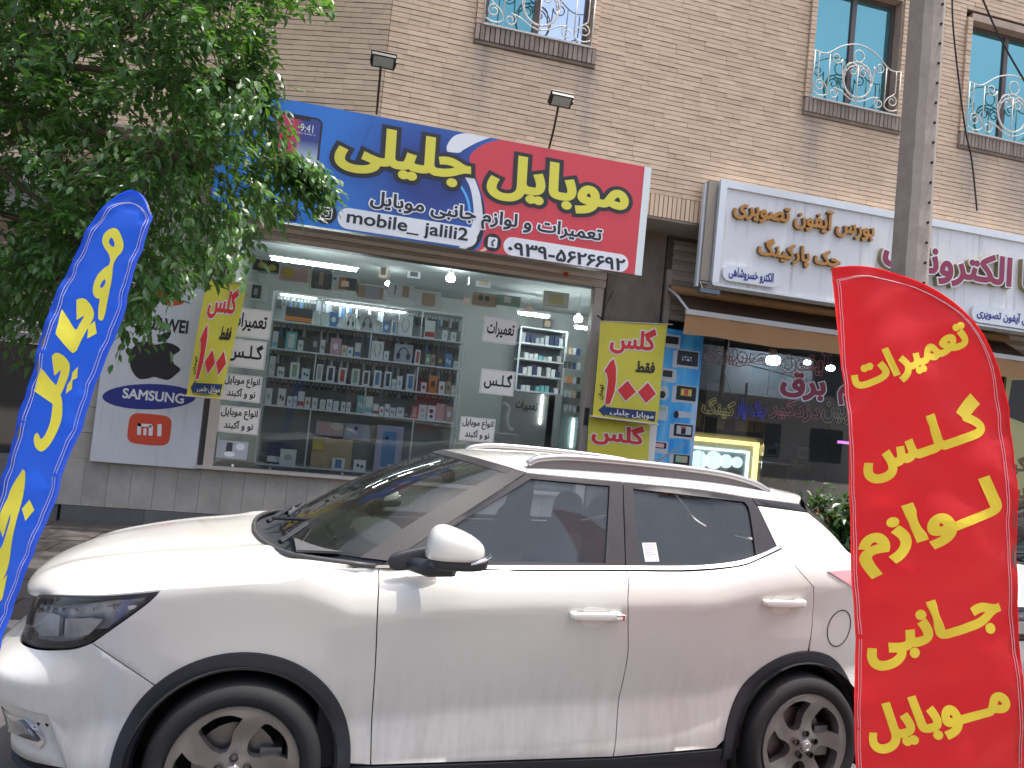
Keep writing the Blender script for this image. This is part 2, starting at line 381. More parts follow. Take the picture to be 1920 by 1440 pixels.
def carpart(b, name, m, parent=CAR, smooth=False, auto=None, **kw):
    o = b.build(name, m, None, smooth, auto, **kw); o.parent = parent; return o
def mirrored(o, parent=CAR):
    me = o.data.copy(); n = len(me.vertices); co = np.empty(n*3, 'f'); me.vertices.foreach_get('co', co); co = co.reshape(-1, 3); co[:, 1] *= -1
    me.vertices.foreach_set('co', co.ravel()); me.flip_normals(); me.update()
    c = bpy.data.objects.new(o.name.split('.')[0], me); COL.objects.link(c); c.parent = parent
    return c
def panel(name, poly, m, push=0., gap=.0025, rim=.014, grid=.035, holes=(), both=True, parent=CAR, n=5, **kw):
    if name in ('front_fender', 'front_bumper', 'front_door', 'rear_door', 'rear_quarter'): grid = .022
    c = np.array(smoothpoly(poly, n)); c = c if sarea(c) > 0 else c[::-1]
    cs = [offset_poly(c, -gap)]
    for h in holes:
        h = np.array(smoothpoly(h, n)); h = h if sarea(h) < 0 else h[::-1]; cs.append(h)
    P, T = fill(cs, grid=grid)
    nr = snorm(P[:, 0], P[:, 1]); W = side(P[:, 0], P[:, 1])+nr*push; b = B(); b.add(W, T)
    bd = border(T); ids = sorted({i for e in bd for i in e}); mp = {i: k for k, i in enumerate(ids)}; k0 = len(b.v)
    b.v += [tuple(W[i]) for i in ids]+[tuple(W[i]-nr[i]*rim) for i in ids]; n2 = len(ids)
    b.f += [(k0+mp[a], k0+mp[a]+n2, k0+mp[c_]+n2, k0+mp[c_]) for a, c_ in bd]; b.m += [0]*len(bd)
    o = carpart(b, name, m, parent, True, **kw)
    if both: mirrored(o, parent)
    return o
def arc(cx, cz, r, a0, a1, n): return [(cx+r*cos(radians(a0+(a1-a0)*i/n)), cz+r*sin(radians(a0+(a1-a0)*i/n))) for i in range(n+1)]
def cor(L): return [(*L[0], 1)]+list(L[1:-1])+[(*L[-1], 1)]
RO, RI = .437, .374
HE = [(SMIN, .862), (-1.25, .865), (-1.1, .872), (-.95, .893), (-.846, .91), (-.553, .955), (-.324, .992), (-.181, 1.009), (-.049, 1.025), (.105, 1.037), (.172, 1.052), (.224, 1.078), (.264, 1.094), (.36, 1.10), (.5, 1.10)]
hedge = lambda s: np.interp(s, [p[0] for p in HE], [p[1] for p in HE])
zbelt = lambda s: np.interp(s, [.264, .476, 1.137, 1.575, 1.925, 2.159, 2.311, 2.441], [1.094, 1.09, 1.106, 1.12, 1.13, 1.157, 1.201, 1.247])
# inner dark shell closing the gaps
def shell():
    b = B(); S_ = np.linspace(SMIN, SMAX, 150)
    def strip(s0, s1, z0f, z1f, n=8):
        ss = S_[(S_ >= s0) & (S_ <= s1)]
        V = []; 
        for s in ss:
            for k in range(n+1):
                z = z0f(s)+(z1f(s)-z0f(s))*k/n; p = side(s, z)+(-snorm(s, z))*(.085 if (s < -.36 and z > (.715 if s < -.62 else .80)) else .016); V.append(p)
        F_ = [(i*(n+1)+j, (i+1)*(n+1)+j, (i+1)*(n+1)+j+1, i*(n+1)+j+1) for i in range(len(ss)-1) for j in range(n)]
        b.add(V, F_)
    def low(s):
        for c in (0, 2.6):
            if abs(s-c) < RO-.02: return .325+sqrt((RO-.02)**2-(s-c)**2)
        return .24
    top = lambda s: float(hedge(s))-.01 if s < .4 else (float(zbelt(s))-.01 if s < 2.44 else float(np.interp(s, [2.44, 2.7, 2.93, 3.1, 3.6], [1.26, 1.38, 1.22, 1.13, 1.12]))-.01)
    strip(SMIN, SMAX, low, top)
    o = carpart(b, 'body_shell', GAP); mirrored(o)
shell()
HEAD = [(-1.196, .842, 1), (-.98, .886), (-.846, .908), (-.553, .952), (-.326, .987, 1), (-.371, .938), (-.465, .854), (-.552, .785), (-.617, .757), (-.69, .742), (-.84, .722), (-1.03, .712), (-1.18, .735, 1)]
panel('front_fender', [(-.552, .780, 1), (-.465, .852), (-.371, .936), (-.324, .990, 1), (-.181, 1.009), (-.049, 1.025), (.105, 1.036), (.172, 1.05), (.224, 1.078), (.264, 1.094, 1), (.476, 1.089, 1), (.476, .944), (.495, .721), (.517, .375), (.522, .315, 1)]+cor(arc(0, .325, RO, 0, 136, 22)), PAINT)
panel('front_door', [(.476, 1.089, 1), (1.137, 1.105), (1.588, 1.119, 1), (1.573, 1.005), (1.592, .888), (1.618, .734), (1.610, .503), (1.598, .30, 1), (.522, .315, 1), (.517, .375), (.495, .721), (.476, .944)], PAINT)
panel('rear_door', [(1.588, 1.119, 1), (1.925, 1.129), (2.159, 1.157), (2.311, 1.201), (2.441, 1.247, 1), (2.477, 1.174), (2.531, 1.12), (2.572, 1.085, 1), (2.592, 1.021), (2.611, .889), (2.607, .762, 1)]+cor(arc(2.6, .325, RO, 90, 176, 14))+[(2.12, .318, 1), (1.598, .30, 1), (1.610, .503), (1.618, .734), (1.592, .888), (1.573, 1.005)], PAINT)
QP = [(2.353, 1.441, 1), (2.665, 1.425, 1), (2.80, 1.335), (2.93, 1.225), (3.08, 1.14, 1), (3.12, .70, 1), (2.965, .60, 1)]+cor(arc(2.6, .325, RO, 38, 88, 10))+[(2.611, .889), (2.592, 1.021), (2.572, 1.085, 1), (2.531, 1.12), (2.477, 1.174), (2.441, 1.247, 1), (2.415, 1.25, 1)]
panel('rear_quarter', QP, PAINT)
TL = [(2.66, 1.156, 1), (2.85, 1.165), (3.25, 1.15), (3.42, 1.12, 1), (3.40, .98, 1), (3.05, 1.0), (2.82, 1.085)]
RED = mat('tail_lens', (.58, .28, .30), .12, coat=1, noise=(6, .25, 2)); 
panel('tail_lamp', TL, RED, push=.007, both=True)
panel('rear_hatch', [(3.08, 1.14, 1), (3.3, 1.12), (SMAX-.002, 1.12, 1), (SMAX-.002, .70, 1), (3.12, .70, 1)], PAINT)
panel('rear_bumper', [(2.965, .60, 1), (3.12, .70, 1), (SMAX-.002, .70, 1), (SMAX-.002, .30, 1), (3.06, .30, 1)]+cor(arc(2.6, .325, RO, 0, 38, 8)), PAINT)
# nose
panel('front_bumper', [(-.552, .780, 1), (-.617, .752), (-.69, .737), (-.84, .717), (-1.03, .707), (-1.20, .725, 1), (SMIN+.002, .715, 1), (SMIN+.002, .50, 1), (-1.30, .50, 1), (-1.18, .50, 1), (-.86, .52), (-.70, .50, 1), (-.60, .30, 1), (-.47, .29, 1)]+cor(arc(0, .325, RO, 180, 136, 10)), PAINT)
panel('bumper_insert', [(SMIN+.002, .50, 1), (-1.18, .50, 1), (-.86, .52), (-.70, .50, 1), (-.60, .30, 1), (SMIN+.002, .29, 1)], PAINT, push=-.012)
panel('lower_grille', [(SMIN+.002, .47, 1), (-1.22, .46, 1), (-1.12, .33, 1), (SMIN+.002, .31, 1)], TRIM, push=-.014)
panel('upper_grille', [(SMIN+.002, .83, 1), (-1.2, .838, 1), (-1.2, .735, 1), (SMIN+.002, .72, 1)], TRIM, push=-.012)
panel('nose_trim', [(SMIN+.002, .858, 1), (-1.2, .86, 1), (-1.2, .842, 1), (SMIN+.002, .832, 1)], CHROME, push=0)
FOG = [(-1.06, .455, 1), (-.80, .475, 1), (-.72, .39, 1), (-.74, .365, 1), (-.98, .365, 1)]
panel('fog_lamp', FOG, CHROME, push=-.004, rim=.03)
panel('fog_lamp_lens', [(-1.04, .447, 1), (-.81, .464, 1), (-.745, .39, 1), (-.97, .372, 1)], mat('fog_glass', (.10, .12, .15), .05, coat=1), push=.004)
# headlamp: bowl, inner pieces, clear cover
panel('headlamp_bowl', HEAD, mat('headlamp_inner', (.50, .53, .58), .3, metal=.25, noise=(16, .4, 3)), push=-.05, rim=.0, gap=.004)
panel('headlamp_rim', HEAD, FRAME, push=.001, rim=.05, gap=.001, holes=[[(-1.165, .838, 1), (-.97, .872), (-.84, .892), (-.56, .934), (-.36, .962, 1), (-.39, .93), (-.478, .85), (-.56, .79), (-.62, .769), (-.69, .757), (-.84, .738), (-1.03, .728), (-1.155, .75, 1)]])
panel('lamp_reflector', [(-1.08, .80, 1), (-.86, .85, 1), (-.74, .855, 1), (-.72, .775, 1), (-.86, .752, 1), (-1.05, .745, 1)], mat('lamp_silver', (.85, .86, .86), .14, metal=.35, noise=(9, .3, 2)), push=-.022)
panel('lamp_reflector', [(-.70, .85, 1), (-.58, .865, 1), (-.52, .865, 1), (-.575, .80, 1), (-.63, .778, 1), (-.69, .775, 1)], MATS['lamp_silver'], push=-.018)
for k in range(8):
    s0 = -1.02+k*.083; z0 = float(np.interp(s0, [-1.1, -.84, -.45], [.845, .874, .925]))-.004
    panel('light_strip_block', [(s0, z0, 1), (s0+.034, z0+.006, 1), (s0+.04, z0-.012, 1), (s0+.006, z0-.018, 1)], MATS['lamp_silver'], push=-.02)
panel('headlamp_cover', HEAD, glass('lamp_cover', (.93, .95, .97), .02), push=.003, rim=0, gap=.008)
# arch trims and sills
for cx, a0, a1 in ((0, -8, 188), (2.6, -8, 188)):
    panel('wheel_arch_trim', cor(arc(cx, .325, RO+.001, a0, a1, 40))+cor(arc(cx, .325, RI, a1, a0, 40)), TRIM, push=.009, rim=.06, grid=.03, gap=0, n=1)
panel('sill_trim', [(.44, .314, 1), (.522, .310, 1), (1.598, .295, 1), (2.12, .312, 1), (2.165, .316, 1), (2.20, .20, 1), (.40, .20, 1)], TRIM, push=.004)
panel('bumper_skirt', [(-.43, .285, 1), (-.47, .285, 1), (-.60, .295, 1), (SMIN+.002, .285, 1), (SMIN+.002, .21, 1), (-.42, .21, 1)], TRIM, push=-.002)
panel('rear_skirt', [(3.03, .295, 1), (SMAX-.002, .295, 1), (SMAX-.002, .21, 1), (3.03, .21, 1)], TRIM)
# wheel houses
for cx in (0, 2.6):
    b = B(); V = []; A = np.radians(np.arange(-20, 201, 8))
    for y in (-.86, -.55):
        for a in A: V.append((cx+RI*1.03*cos(a), y, .325+RI*1.03*sin(a)))
    n_ = len(A); b.add(V, [(i, i+1, n_+i+1, n_+i) for i in range(n_-1)]); b.add([(cx, -.55, .1)]+[V[n_+i] for i in range(n_)], [(0, i, i+1) for i in range(1, n_)])
    o = carpart(b, 'wheel_house', GAP); mirrored(o)
# window frames, glass
GF = [(.72, 1.135, 1), (.72, 1.225, 1), (.80, 1.273), (1.158, 1.487, 1), (1.556, 1.481, 1), (1.491, 1.145, 1)]
GR = [(1.678, 1.477, 1), (2.285, 1.455, 1), (2.303, 1.41), (2.288, 1.212, 1), (2.177, 1.179), (2.071, 1.164), (1.664, 1.15, 1)]
panel('front_window_frame', [(.486, 1.103, 1), (1.139, 1.512, 1), (1.628, 1.505, 1), (1.588, 1.134, 1), (1.137, 1.121), (.60, 1.106)], FRAME, holes=[GF], push=-.001)
panel('rear_window_frame', [(1.628, 1.505, 1), (2.038, 1.497), (2.328, 1.477, 1), (2.353, 1.441, 1), (2.413, 1.252, 1), (2.311, 1.215), (2.159, 1.172), (1.925, 1.146), (1.588, 1.134, 1)], FRAME, holes=[GR], push=-.001)
panel('roof_band', [(2.328, 1.477, 1), (2.62, 1.464, 1), (2.665, 1.427, 1), (2.353, 1.441, 1)], FRAME)
panel('side_window', GF, CGLASS, push=-.012, rim=0, gap=-.006)
panel('side_window', GR, CGLASS, push=-.012, rim=0, gap=-.006)
panel('chrome_strip', [(.45, 1.092, 1), (.60, 1.0935), (1.137, 1.107), (1.588, 1.121), (1.925, 1.132), (2.159, 1.159), (2.311, 1.203), (2.437, 1.250, 1), (2.41, 1.256, 1), (2.311, 1.217), (2.159, 1.174), (1.925, 1.148), (1.588, 1.136), (1.137, 1.122), (.60, 1.108), (.47, 1.103, 1)], CHROME, push=.006, rim=.01, gap=0)
# Coons patches: hood, cowl, windshield, roof, tailgate glass
def coons(Lf, Rf, Bf, Tf, nv, nw, p, v1=1.0, v0=0.0, add=None):
    P = np.zeros((nw+1, nv+1, 3)); P00, P10, P01, P11 = Bf(0), Bf(1), Tf(0), Tf(1)
    for i in range(nw+1):
        w_ = i/nw
        for j in range(nv+1):
            v = v0+(v1-v0)*j/nv; b = v**p
            q = (1-b)*Lf(w_)+b*Rf(w_)+(1-w_)*Bf(v)+w_*Tf(v)-((1-w_)*((1-b)*P00+b*P10)+w_*((1-b)*P01+b*P11))
            if add: q = q+np.array([0, 0, add(v, w_)])
            P[i, j] = q
    return P
def grid2(b, P, mi=0, flip=False):
    a, c = P.shape[:2]; k = [(i*c+j, i*c+j+1, (i+1)*c+j+1, (i+1)*c+j) for i in range(a-1) for j in range(c-1)]
    if flip: k = [f[::-1] for f in k]
    b.add(P.reshape(-1, 3), k, mi)
def full(P, name, m, parent=CAR, thick=0, flip=True, **kw):
    """near half patch (v: centre -> near edge) + its mirror, one mesh"""
    Q = P.copy(); Q[..., 1] *= -1; G = np.concatenate([P[:, ::-1], Q[:, 1:]], 1); b = B(); grid2(b, G, flip=flip)
    if thick:
        c = G.shape[1]; a = G.shape[0]; edge = [(0, j) for j in range(c)]+[(i, c-1) for i in range(1, a)]+[(a-1, j) for j in range(c-2, -1, -1)]+[(i, 0) for i in range(a-2, 0, -1)]
        k = len(b.v); pts = [G[e] for e in edge]; n_ = len(pts); b.v += [tuple(q) for q in pts]+[tuple(q-np.array([0, 0, thick])) for q in pts]
        b.f += [(k+i, k+n_+i, k+n_+(i+1) % n_, k+(i+1) % n_) for i in range(n_)]; b.m += [0]*n_
    return carpart(b, name, m, parent, True, **kw)
def pl(pts):
    P = np.array(crspline(pts, 10)); d = np.r_[0, np.cumsum(np.linalg.norm(np.diff(P, axis=0), axis=1))]; d /= d[-1]
    return lambda t: np.array([np.interp(t, d, P[:, k]) for k in range(3)])
SC_ = -1.02; g = .003
hc = pl([(-.925, 0, .862), (-.905, 0, .90), (-.84, 0, .952), (-.70, 0, 1.012), (-.45, 0, 1.067), (-.2, 0, 1.098), (-.03, 0, 1.117)])
hR = pl([side(s, float(hedge(s))) for s in (SC_, -.92, -.8, -.65, -.5, -.32, -.18, -.05, .08, .172, .224, .264, .33, .37)])
hB = pl([side(SMIN+(SC_-SMIN)*t, float(hedge(SMIN+(SC_-SMIN)*t))) for t in np.linspace(0, 1, 12)])
e1 = side(.37, float(hedge(.37))); hT = pl([(-.03, 0, 1.117), (-.02, -.25, 1.116), (.03, -.50, 1.112), (.13, -.70, 1.108), tuple(e1)])
crease = lambda v, w_: .012*math.exp(-((v-.60)/.07)**2)*min(1, w_*4)-.010*math.exp(-((v-.72)/.08)**2)*min(1, w_*4)
full(coons(hc, hR, hB, hT, 26, 34, 2.6, v1=.998, add=crease), 'hood', PAINT, thick=.015)
# windshield
wsz = side(.52, 1.12); wst = side(1.139, 1.514)
wB = pl([(.10, 0, 1.132), (.12, -.28, 1.130), (.18, -.52, 1.127), (.30, -.71, 1.124), tuple(wsz)]); wT = pl([(.925, 0, 1.556), (.945, -.3, 1.553), (1.01, -.5, 1.540), tuple(wst)])
wL = pl([(.10, 0, 1.132), (.52, 0, 1.375), (.925, 0, 1.556)]); wR = pl([side(.52+(1.139-.52)*t, 1.12+(1.514-1.12)*t) for t in np.linspace(0, 1, 6)])
blg = lambda v, w_: .022*sin(pi*w_)*(1-v**4)
full(coons(wL, wR, wB, wT, 20, 18, 2.2, v1=.872, add=blg), 'windshield', WGLASS)
PW = coons(wL, wR, wB, wT, 4, 18, 2.2, v0=.872, v1=1.0, add=blg)
b = B(); grid2(b, PW, flip=False); o = carpart(b, 'windshield_pillar', FRAME, smooth=True); mirrored(o)
PT = coons(wL, wR, wB, wT, 20, 30, 2.2, v1=.9, add=blg)[-3:]; PT = PT+np.array([0, 0, .002]); full(PT, 'windshield_top_band', FRAME)
# cowl between hood and glass
cT = lambda v: wB(v)+np.array([.02, 0, -.006]); cB = lambda v: hT(v)+np.array([-.01, 0, -.008])
PC = np.array([[cB(v)*(1-t)+cT(v)*t-np.array([0, 0, .03*sin(pi*t)]) for v in np.linspace(0, 1, 20)] for t in np.linspace(0, 1, 6)])
full(PC, 'cowl', TRIM)
b = B(); gp = [hT(v)+np.array([.006, 0, .004]) for v in np.linspace(0, 1, 26)]; gp = gp+[side(.46, 1.098)+np.array([0, -.004, 0])]; b.tube(gp, .011, 6); b.tube([(q[0], -q[1], q[2]) for q in gp], .011, 6); carpart(b, 'cowl_seal', mat('seal_rubber', (.05, .05, .05), .5), smooth=True)
# roof
rt = [(1.139, 1.514), (1.40, 1.5095), (1.628, 1.507), (1.85, 1.503), (2.038, 1.499), (2.20, 1.489), (2.328, 1.479), (2.62, 1.466)]
rR = pl([side(*q) for q in rt]); rL = pl([(.925, 0, 1.558), (1.2, 0, 1.583), (1.6, 0, 1.592), (2.1, 0, 1.575), (2.5, 0, 1.545), (2.84, 0, 1.505)])
rT = pl([(2.84, 0, 1.505), (2.83, -.3, 1.503), (2.77, -.5, 1.492), tuple(side(2.62, 1.466))])
full(coons(rL, rR, wT, rT, 30, 30, 4.5), 'roof', PAINT, thick=.02)
# tailgate glass
tB = pl([(2.84, 0, 1.50), (2.83, -.3, 1.498), (2.77, -.5, 1.487), tuple(side(2.665, 1.425))]); e2 = side(3.08, 1.14)
tT = pl([(3.25, 0, 1.13), (3.22, -.35, 1.13), (3.12, -.62, 1.13), tuple(e2)]); tR = pl([side(2.665, 1.425), side(2.80, 1.335), side(2.93, 1.225), e2]); tL = pl([(2.84, 0, 1.50), (3.08, 0, 1.32), (3.25, 0, 1.13)])
full(coons(tL, tR, tB, tT, 14, 10, 3), 'rear_window', mat('rear_glass_dark', (.02, .022, .025), .06, coat=1))
# rails
for s_ in (-1, 1):
    b = B(); pts = []
    for x, z in ((1.16, .0), (1.22, .028), (1.4, .042), (1.8, .044), (2.2, .042), (2.42, .028), (2.52, .0)):
        wz = (x-1.139)/(2.62-1.139); yy = -float(np.interp(x, [1.1, 1.6, 2.55], [.575, .585, .555])); zz = float(np.interp(x, [1.1, 1.4, 1.8, 2.2, 2.55], [1.548, 1.556, 1.552, 1.538, 1.505])); pts.append((x, yy*-s_, zz+z))
    pp = crspline(pts, 5); b.tube([(p[0], p[1], p[2]) for p in pp], .017, 8); carpart(b, 'roof_rail', mat('rail_silver', (.42, .41, .41), .35, metal=.7), smooth=True)
    b = B(); b.add([q for p in pp for q in ((p[0], p[1], p[2]-.004), (p[0], p[1], min(p[2]-.004, float(np.interp(p[0], [1.1, 1.4, 1.8, 2.2, 2.55], [1.53, 1.54, 1.535, 1.52, 1.49])))))], [(2*i, 2*i+1, 2*i+3, 2*i+2) for i in range(len(pp)-1)]); carpart(b, 'rail_web', mat('rail_web_grey', (.20, .19, .19), .5, metal=.4))
b = B(); b.tube([(2.13, 0, 1.56), (2.14, 0, 1.59)], [.03, .016], 8); b.tube([(2.14, 0, 1.585), (2.35, 0, 1.725)], [.0065, .0035], 6); carpart(b, 'antenna', TRIM)
# floor and interior
def sup(b, c, r, e=.6, nu=20, nv=12, rot=None, mi=0):
    V = []; sg = lambda t, e: math.copysign(abs(t)**e, t)
    for i in range(nv+1):
        ph = -pi/2+pi*i/nv
        for j in range(nu):
            th = 2*pi*j/nu; q = np.array([r[0]*sg(cos(ph), e)*sg(cos(th), e), r[1]*sg(cos(ph), e)*sg(sin(th), e), r[2]*sg(sin(ph), e)])
            if rot is not None: q = rot@q
            V.append(q+np.array(c))
    return b.add(V, [(i*nu+j, i*nu+(j+1) % nu, (i+1)*nu+(j+1) % nu, (i+1)*nu+j) for i in range(nv) for j in range(nu)], mi)
def roty(a): return np.array([[cos(a), 0, sin(a)], [0, 1, 0], [-sin(a), 0, cos(a)]])
def rotx(a): return np.array([[1, 0, 0], [0, cos(a), -sin(a)], [0, sin(a), cos(a)]])
def rotz(a): return np.array([[cos(a), -sin(a), 0], [sin(a), cos(a), 0], [0, 0, 1]])
b = B(); b.box(-.75, 3.2, -.55, .55, .22, .30); b.box(.42, 2.2, -.82, .82, .22, .32); b.box(.3, .5, -.8, .8, .3, 1.02); b.box(2.25, 2.3, -.8, .8, .3, .98); b.box(2.3, 3.1, -.7, .7, .92, .96); carpart(b, 'floor_pan', DARKIN)
b = B(); sup(b, (.50, 0, 1.03), (.27, .76, .10), .45); carpart(b, 'dashboard', mat('dash_grey', (.07, .07, .075), .7), smooth=True)
b = B(); b.box(.15, .60, -.72, .72, 1.125, 1.135); carpart(b, 'dash_top', MATS['dash_grey'])
for (x, y) in ((1.18, -.36), (1.18, .36)):
    b = B(); sup(b, (x-.12, y, .62), (.27, .25, .10), .5); sup(b, (x+.20, y, .93), (.075, .24, .34), .55, rot=roty(.22)); carpart(b, 'front_seat', SEATM, smooth=True)
    b = B(); sup(b, (x+.29, y, 1.315), (.05, .135, .105), .75, rot=roty(.15)); b.tube([(x+.27, y-.05, 1.15), (x+.285, y-.05, 1.3)], .006); b.tube([(x+.27, y+.05, 1.15), (x+.285, y+.05, 1.3)], .006); carpart(b, 'headrest', SEATM, smooth=True)
b = B(); sup(b, (2.02, 0, .60), (.26, .66, .11), .4); sup(b, (2.26, 0, .90), (.08, .64, .30), .4, rot=roty(.3)); carpart(b, 'rear_seat', SEATM, smooth=True)
for y in (-.38, .38):
    b = B(); sup(b, (2.36, y, 1.22), (.045, .13, .07), .75); carpart(b, 'headrest', SEATM, smooth=True)
b = B(); b.tube([(.80+.10*sin(t)*.35, -.36+.19*cos(t), 1.03+.18*sin(t)) for t in np.arange(24)*2*pi/24], .014, 6, closed=True); sup(b, (.80, -.36, 1.03), (.03, .06, .05), .8); carpart(b, 'steering_wheel', SEATM, smooth=True)
b = B(); sup(b, (.93, .03, 1.43), (.02, .12, .035), .6); b.tube([(.93, .03, 1.44), (.86, 0, 1.515)], .012); carpart(b, 'inside_mirror', DARKIN, smooth=True)
b = B(); PR = coons(rL, rR, wT, rT, 10, 10, 4.5); PR[..., 2] -= .035; Q = PR.copy(); Q[..., 1] *= -1; grid2(b, np.concatenate([PR[:, ::-1], Q[:, 1:]], 1)); carpart(b, 'headliner', mat('headliner_grey', (.25, .24, .23), .9), smooth=True)
b = B(); b.box(1.57, 1.60, -.80, -.79, .9, 1.12)
b.add([(1.575, -.775, 1.12), (1.69, -.775, 1.12), (1.66, -.655, 1.47), (1.58, -.655, 1.47)], [(0, 1, 2, 3)]); o = carpart(b, 'inner_pillar', DARKIN); mirrored(o)
# mirror
def door_mirror():
    b = B(); sup(b, (.735, -1.015, 1.215), (.135, .085, .082), .72, 30, 18)
    zc_ = 1.178
    def wp(x, y, z):
        u_ = (x-.60)/.27; u_ = min(max(u_, 0), 1)
        if z < zc_: z = zc_+(z-zc_)*.1
        else: z = zc_+(z-zc_)*(1.28-.62*u_)+.0
        return (x+.035*(.5-u_)+.05*(z-zc_)*(1-u_)*2, y, z)
    b.v = [wp(*q) for q in b.v]
    o = carpart(b, 'mirror_cap', PAINT, smooth=True); mirrored(o)
    b = B(); sup(b, (.752, -1.012, 1.168), (.118, .076, .036), .6, 24, 12); o = carpart(b, 'mirror_housing', TRIM, smooth=True); mirrored(o)
    b = B(); b.tube([(.585, -.86, 1.125), (.66, -.93, 1.118), (.74, -.99, 1.14)], [.028, .034, .04], 10); sup(b, (.62, -.868, 1.15), (.12, .02, .04), .6, rot=roty(-.25)); o = carpart(b, 'mirror_arm', TRIM, smooth=True); mirrored(o)
    b = B(); b.tube([(.78, -1.105, 1.172), (.83, -1.09, 1.184), (.872, -1.05, 1.200)], [.004, .009, .007], 8); o = carpart(b, 'mirror_indicator', CHROME, smooth=True); mirrored(o)
door_mirror()
# handles, cap, sticker, wipers
for s0, z0 in ((1.418, .9365), (2.40, 1.006)):
    c = side(s0, z0); n_ = snorm(s0, z0); root = c+n_*.030
    b = B(); root = c+n_*.020; sup(b, root, (.112, .011, .018), .5, 26, 10, rot=rotx(.05)); o = carpart(b, 'door_handle', PAINT, smooth=True)
    sup(b2 := B(), c+n_*.008+np.array([.095, 0, 0]), (.03, .022, .02), .5); carpart(b2, 'handle_mount', PAINT, o, smooth=True); sup(b2 := B(), c+n_*.006+np.array([-.10, 0, 0]), (.02, .018, .015), .5); carpart(b2, 'handle_mount', PAINT, o, smooth=True)
    panel('handle_cup', [(s0-.06, z0-.030), (s0-.03, z0-.052), (s0+.02, z0-.055), (s0+.055, z0-.032), (s0+.06, z0+.02), (s0+.02, z0+.032), (s0-.05, z0+.028)], mat('cup_white', (.74, .73, .71), .3, coat=1), push=.0025, rim=.002, gap=0, both=False)
b = B(); c = side(1.535, .9365)+snorm(1.535, .9365)*.026; sup(b, c, (.026, .008, .015), .6); carpart(b, 'handle_key_cover', CHROME, smooth=True)
t = np.linspace(0, 2*pi, 41)[:-1]
b = B(); b.tube([side(2.80+.085*cos(a), .872+.092*sin(a))+snorm(2.80, .87)*.0005 for a in t], .0028, 5, closed=True); carpart(b, 'fuel_flap_gap', GAP)
panel('window_sticker', [(1.690, 1.243, 1), (1.768, 1.247, 1), (1.772, 1.162, 1), (1.694, 1.158, 1)], mat('sticker_paper', (.62, .62, .66), .6), push=-.010, rim=.001, both=False)
for k, wd in enumerate((.06, .05, .055, .04, .05, .058, .03)):
    z_ = 1.236-.0085*k
    panel('sticker_print', [(1.700, z_, 1), (1.700+wd, z_, 1), (1.700+wd, z_-.002, 1), (1.700, z_-.002, 1)], mat('print_grey', (.3, .3, .38), .7), push=-.0085, rim=0, both=False, gap=0)
for y0, y1, x0 in ((-.62, -.02, .17), (-.02, .55, .12)):
    b = B(); b.tube([wB(abs(y1)/.85)*np.array([1, 0, 1])+np.array([-.04, y1, .03]), (x0+.10, (y0+y1)/2, 1.205), wB(min(1, abs(y0)/.85))*np.array([1, 0, 1])+np.array([.03, y0, .045])], .009, 5); b.tube([(x0-.08, y0+.1, 1.13), (x0+.03, y0+.25, 1.19)], .012, 6); carpart(b, 'wiper', TRIM)
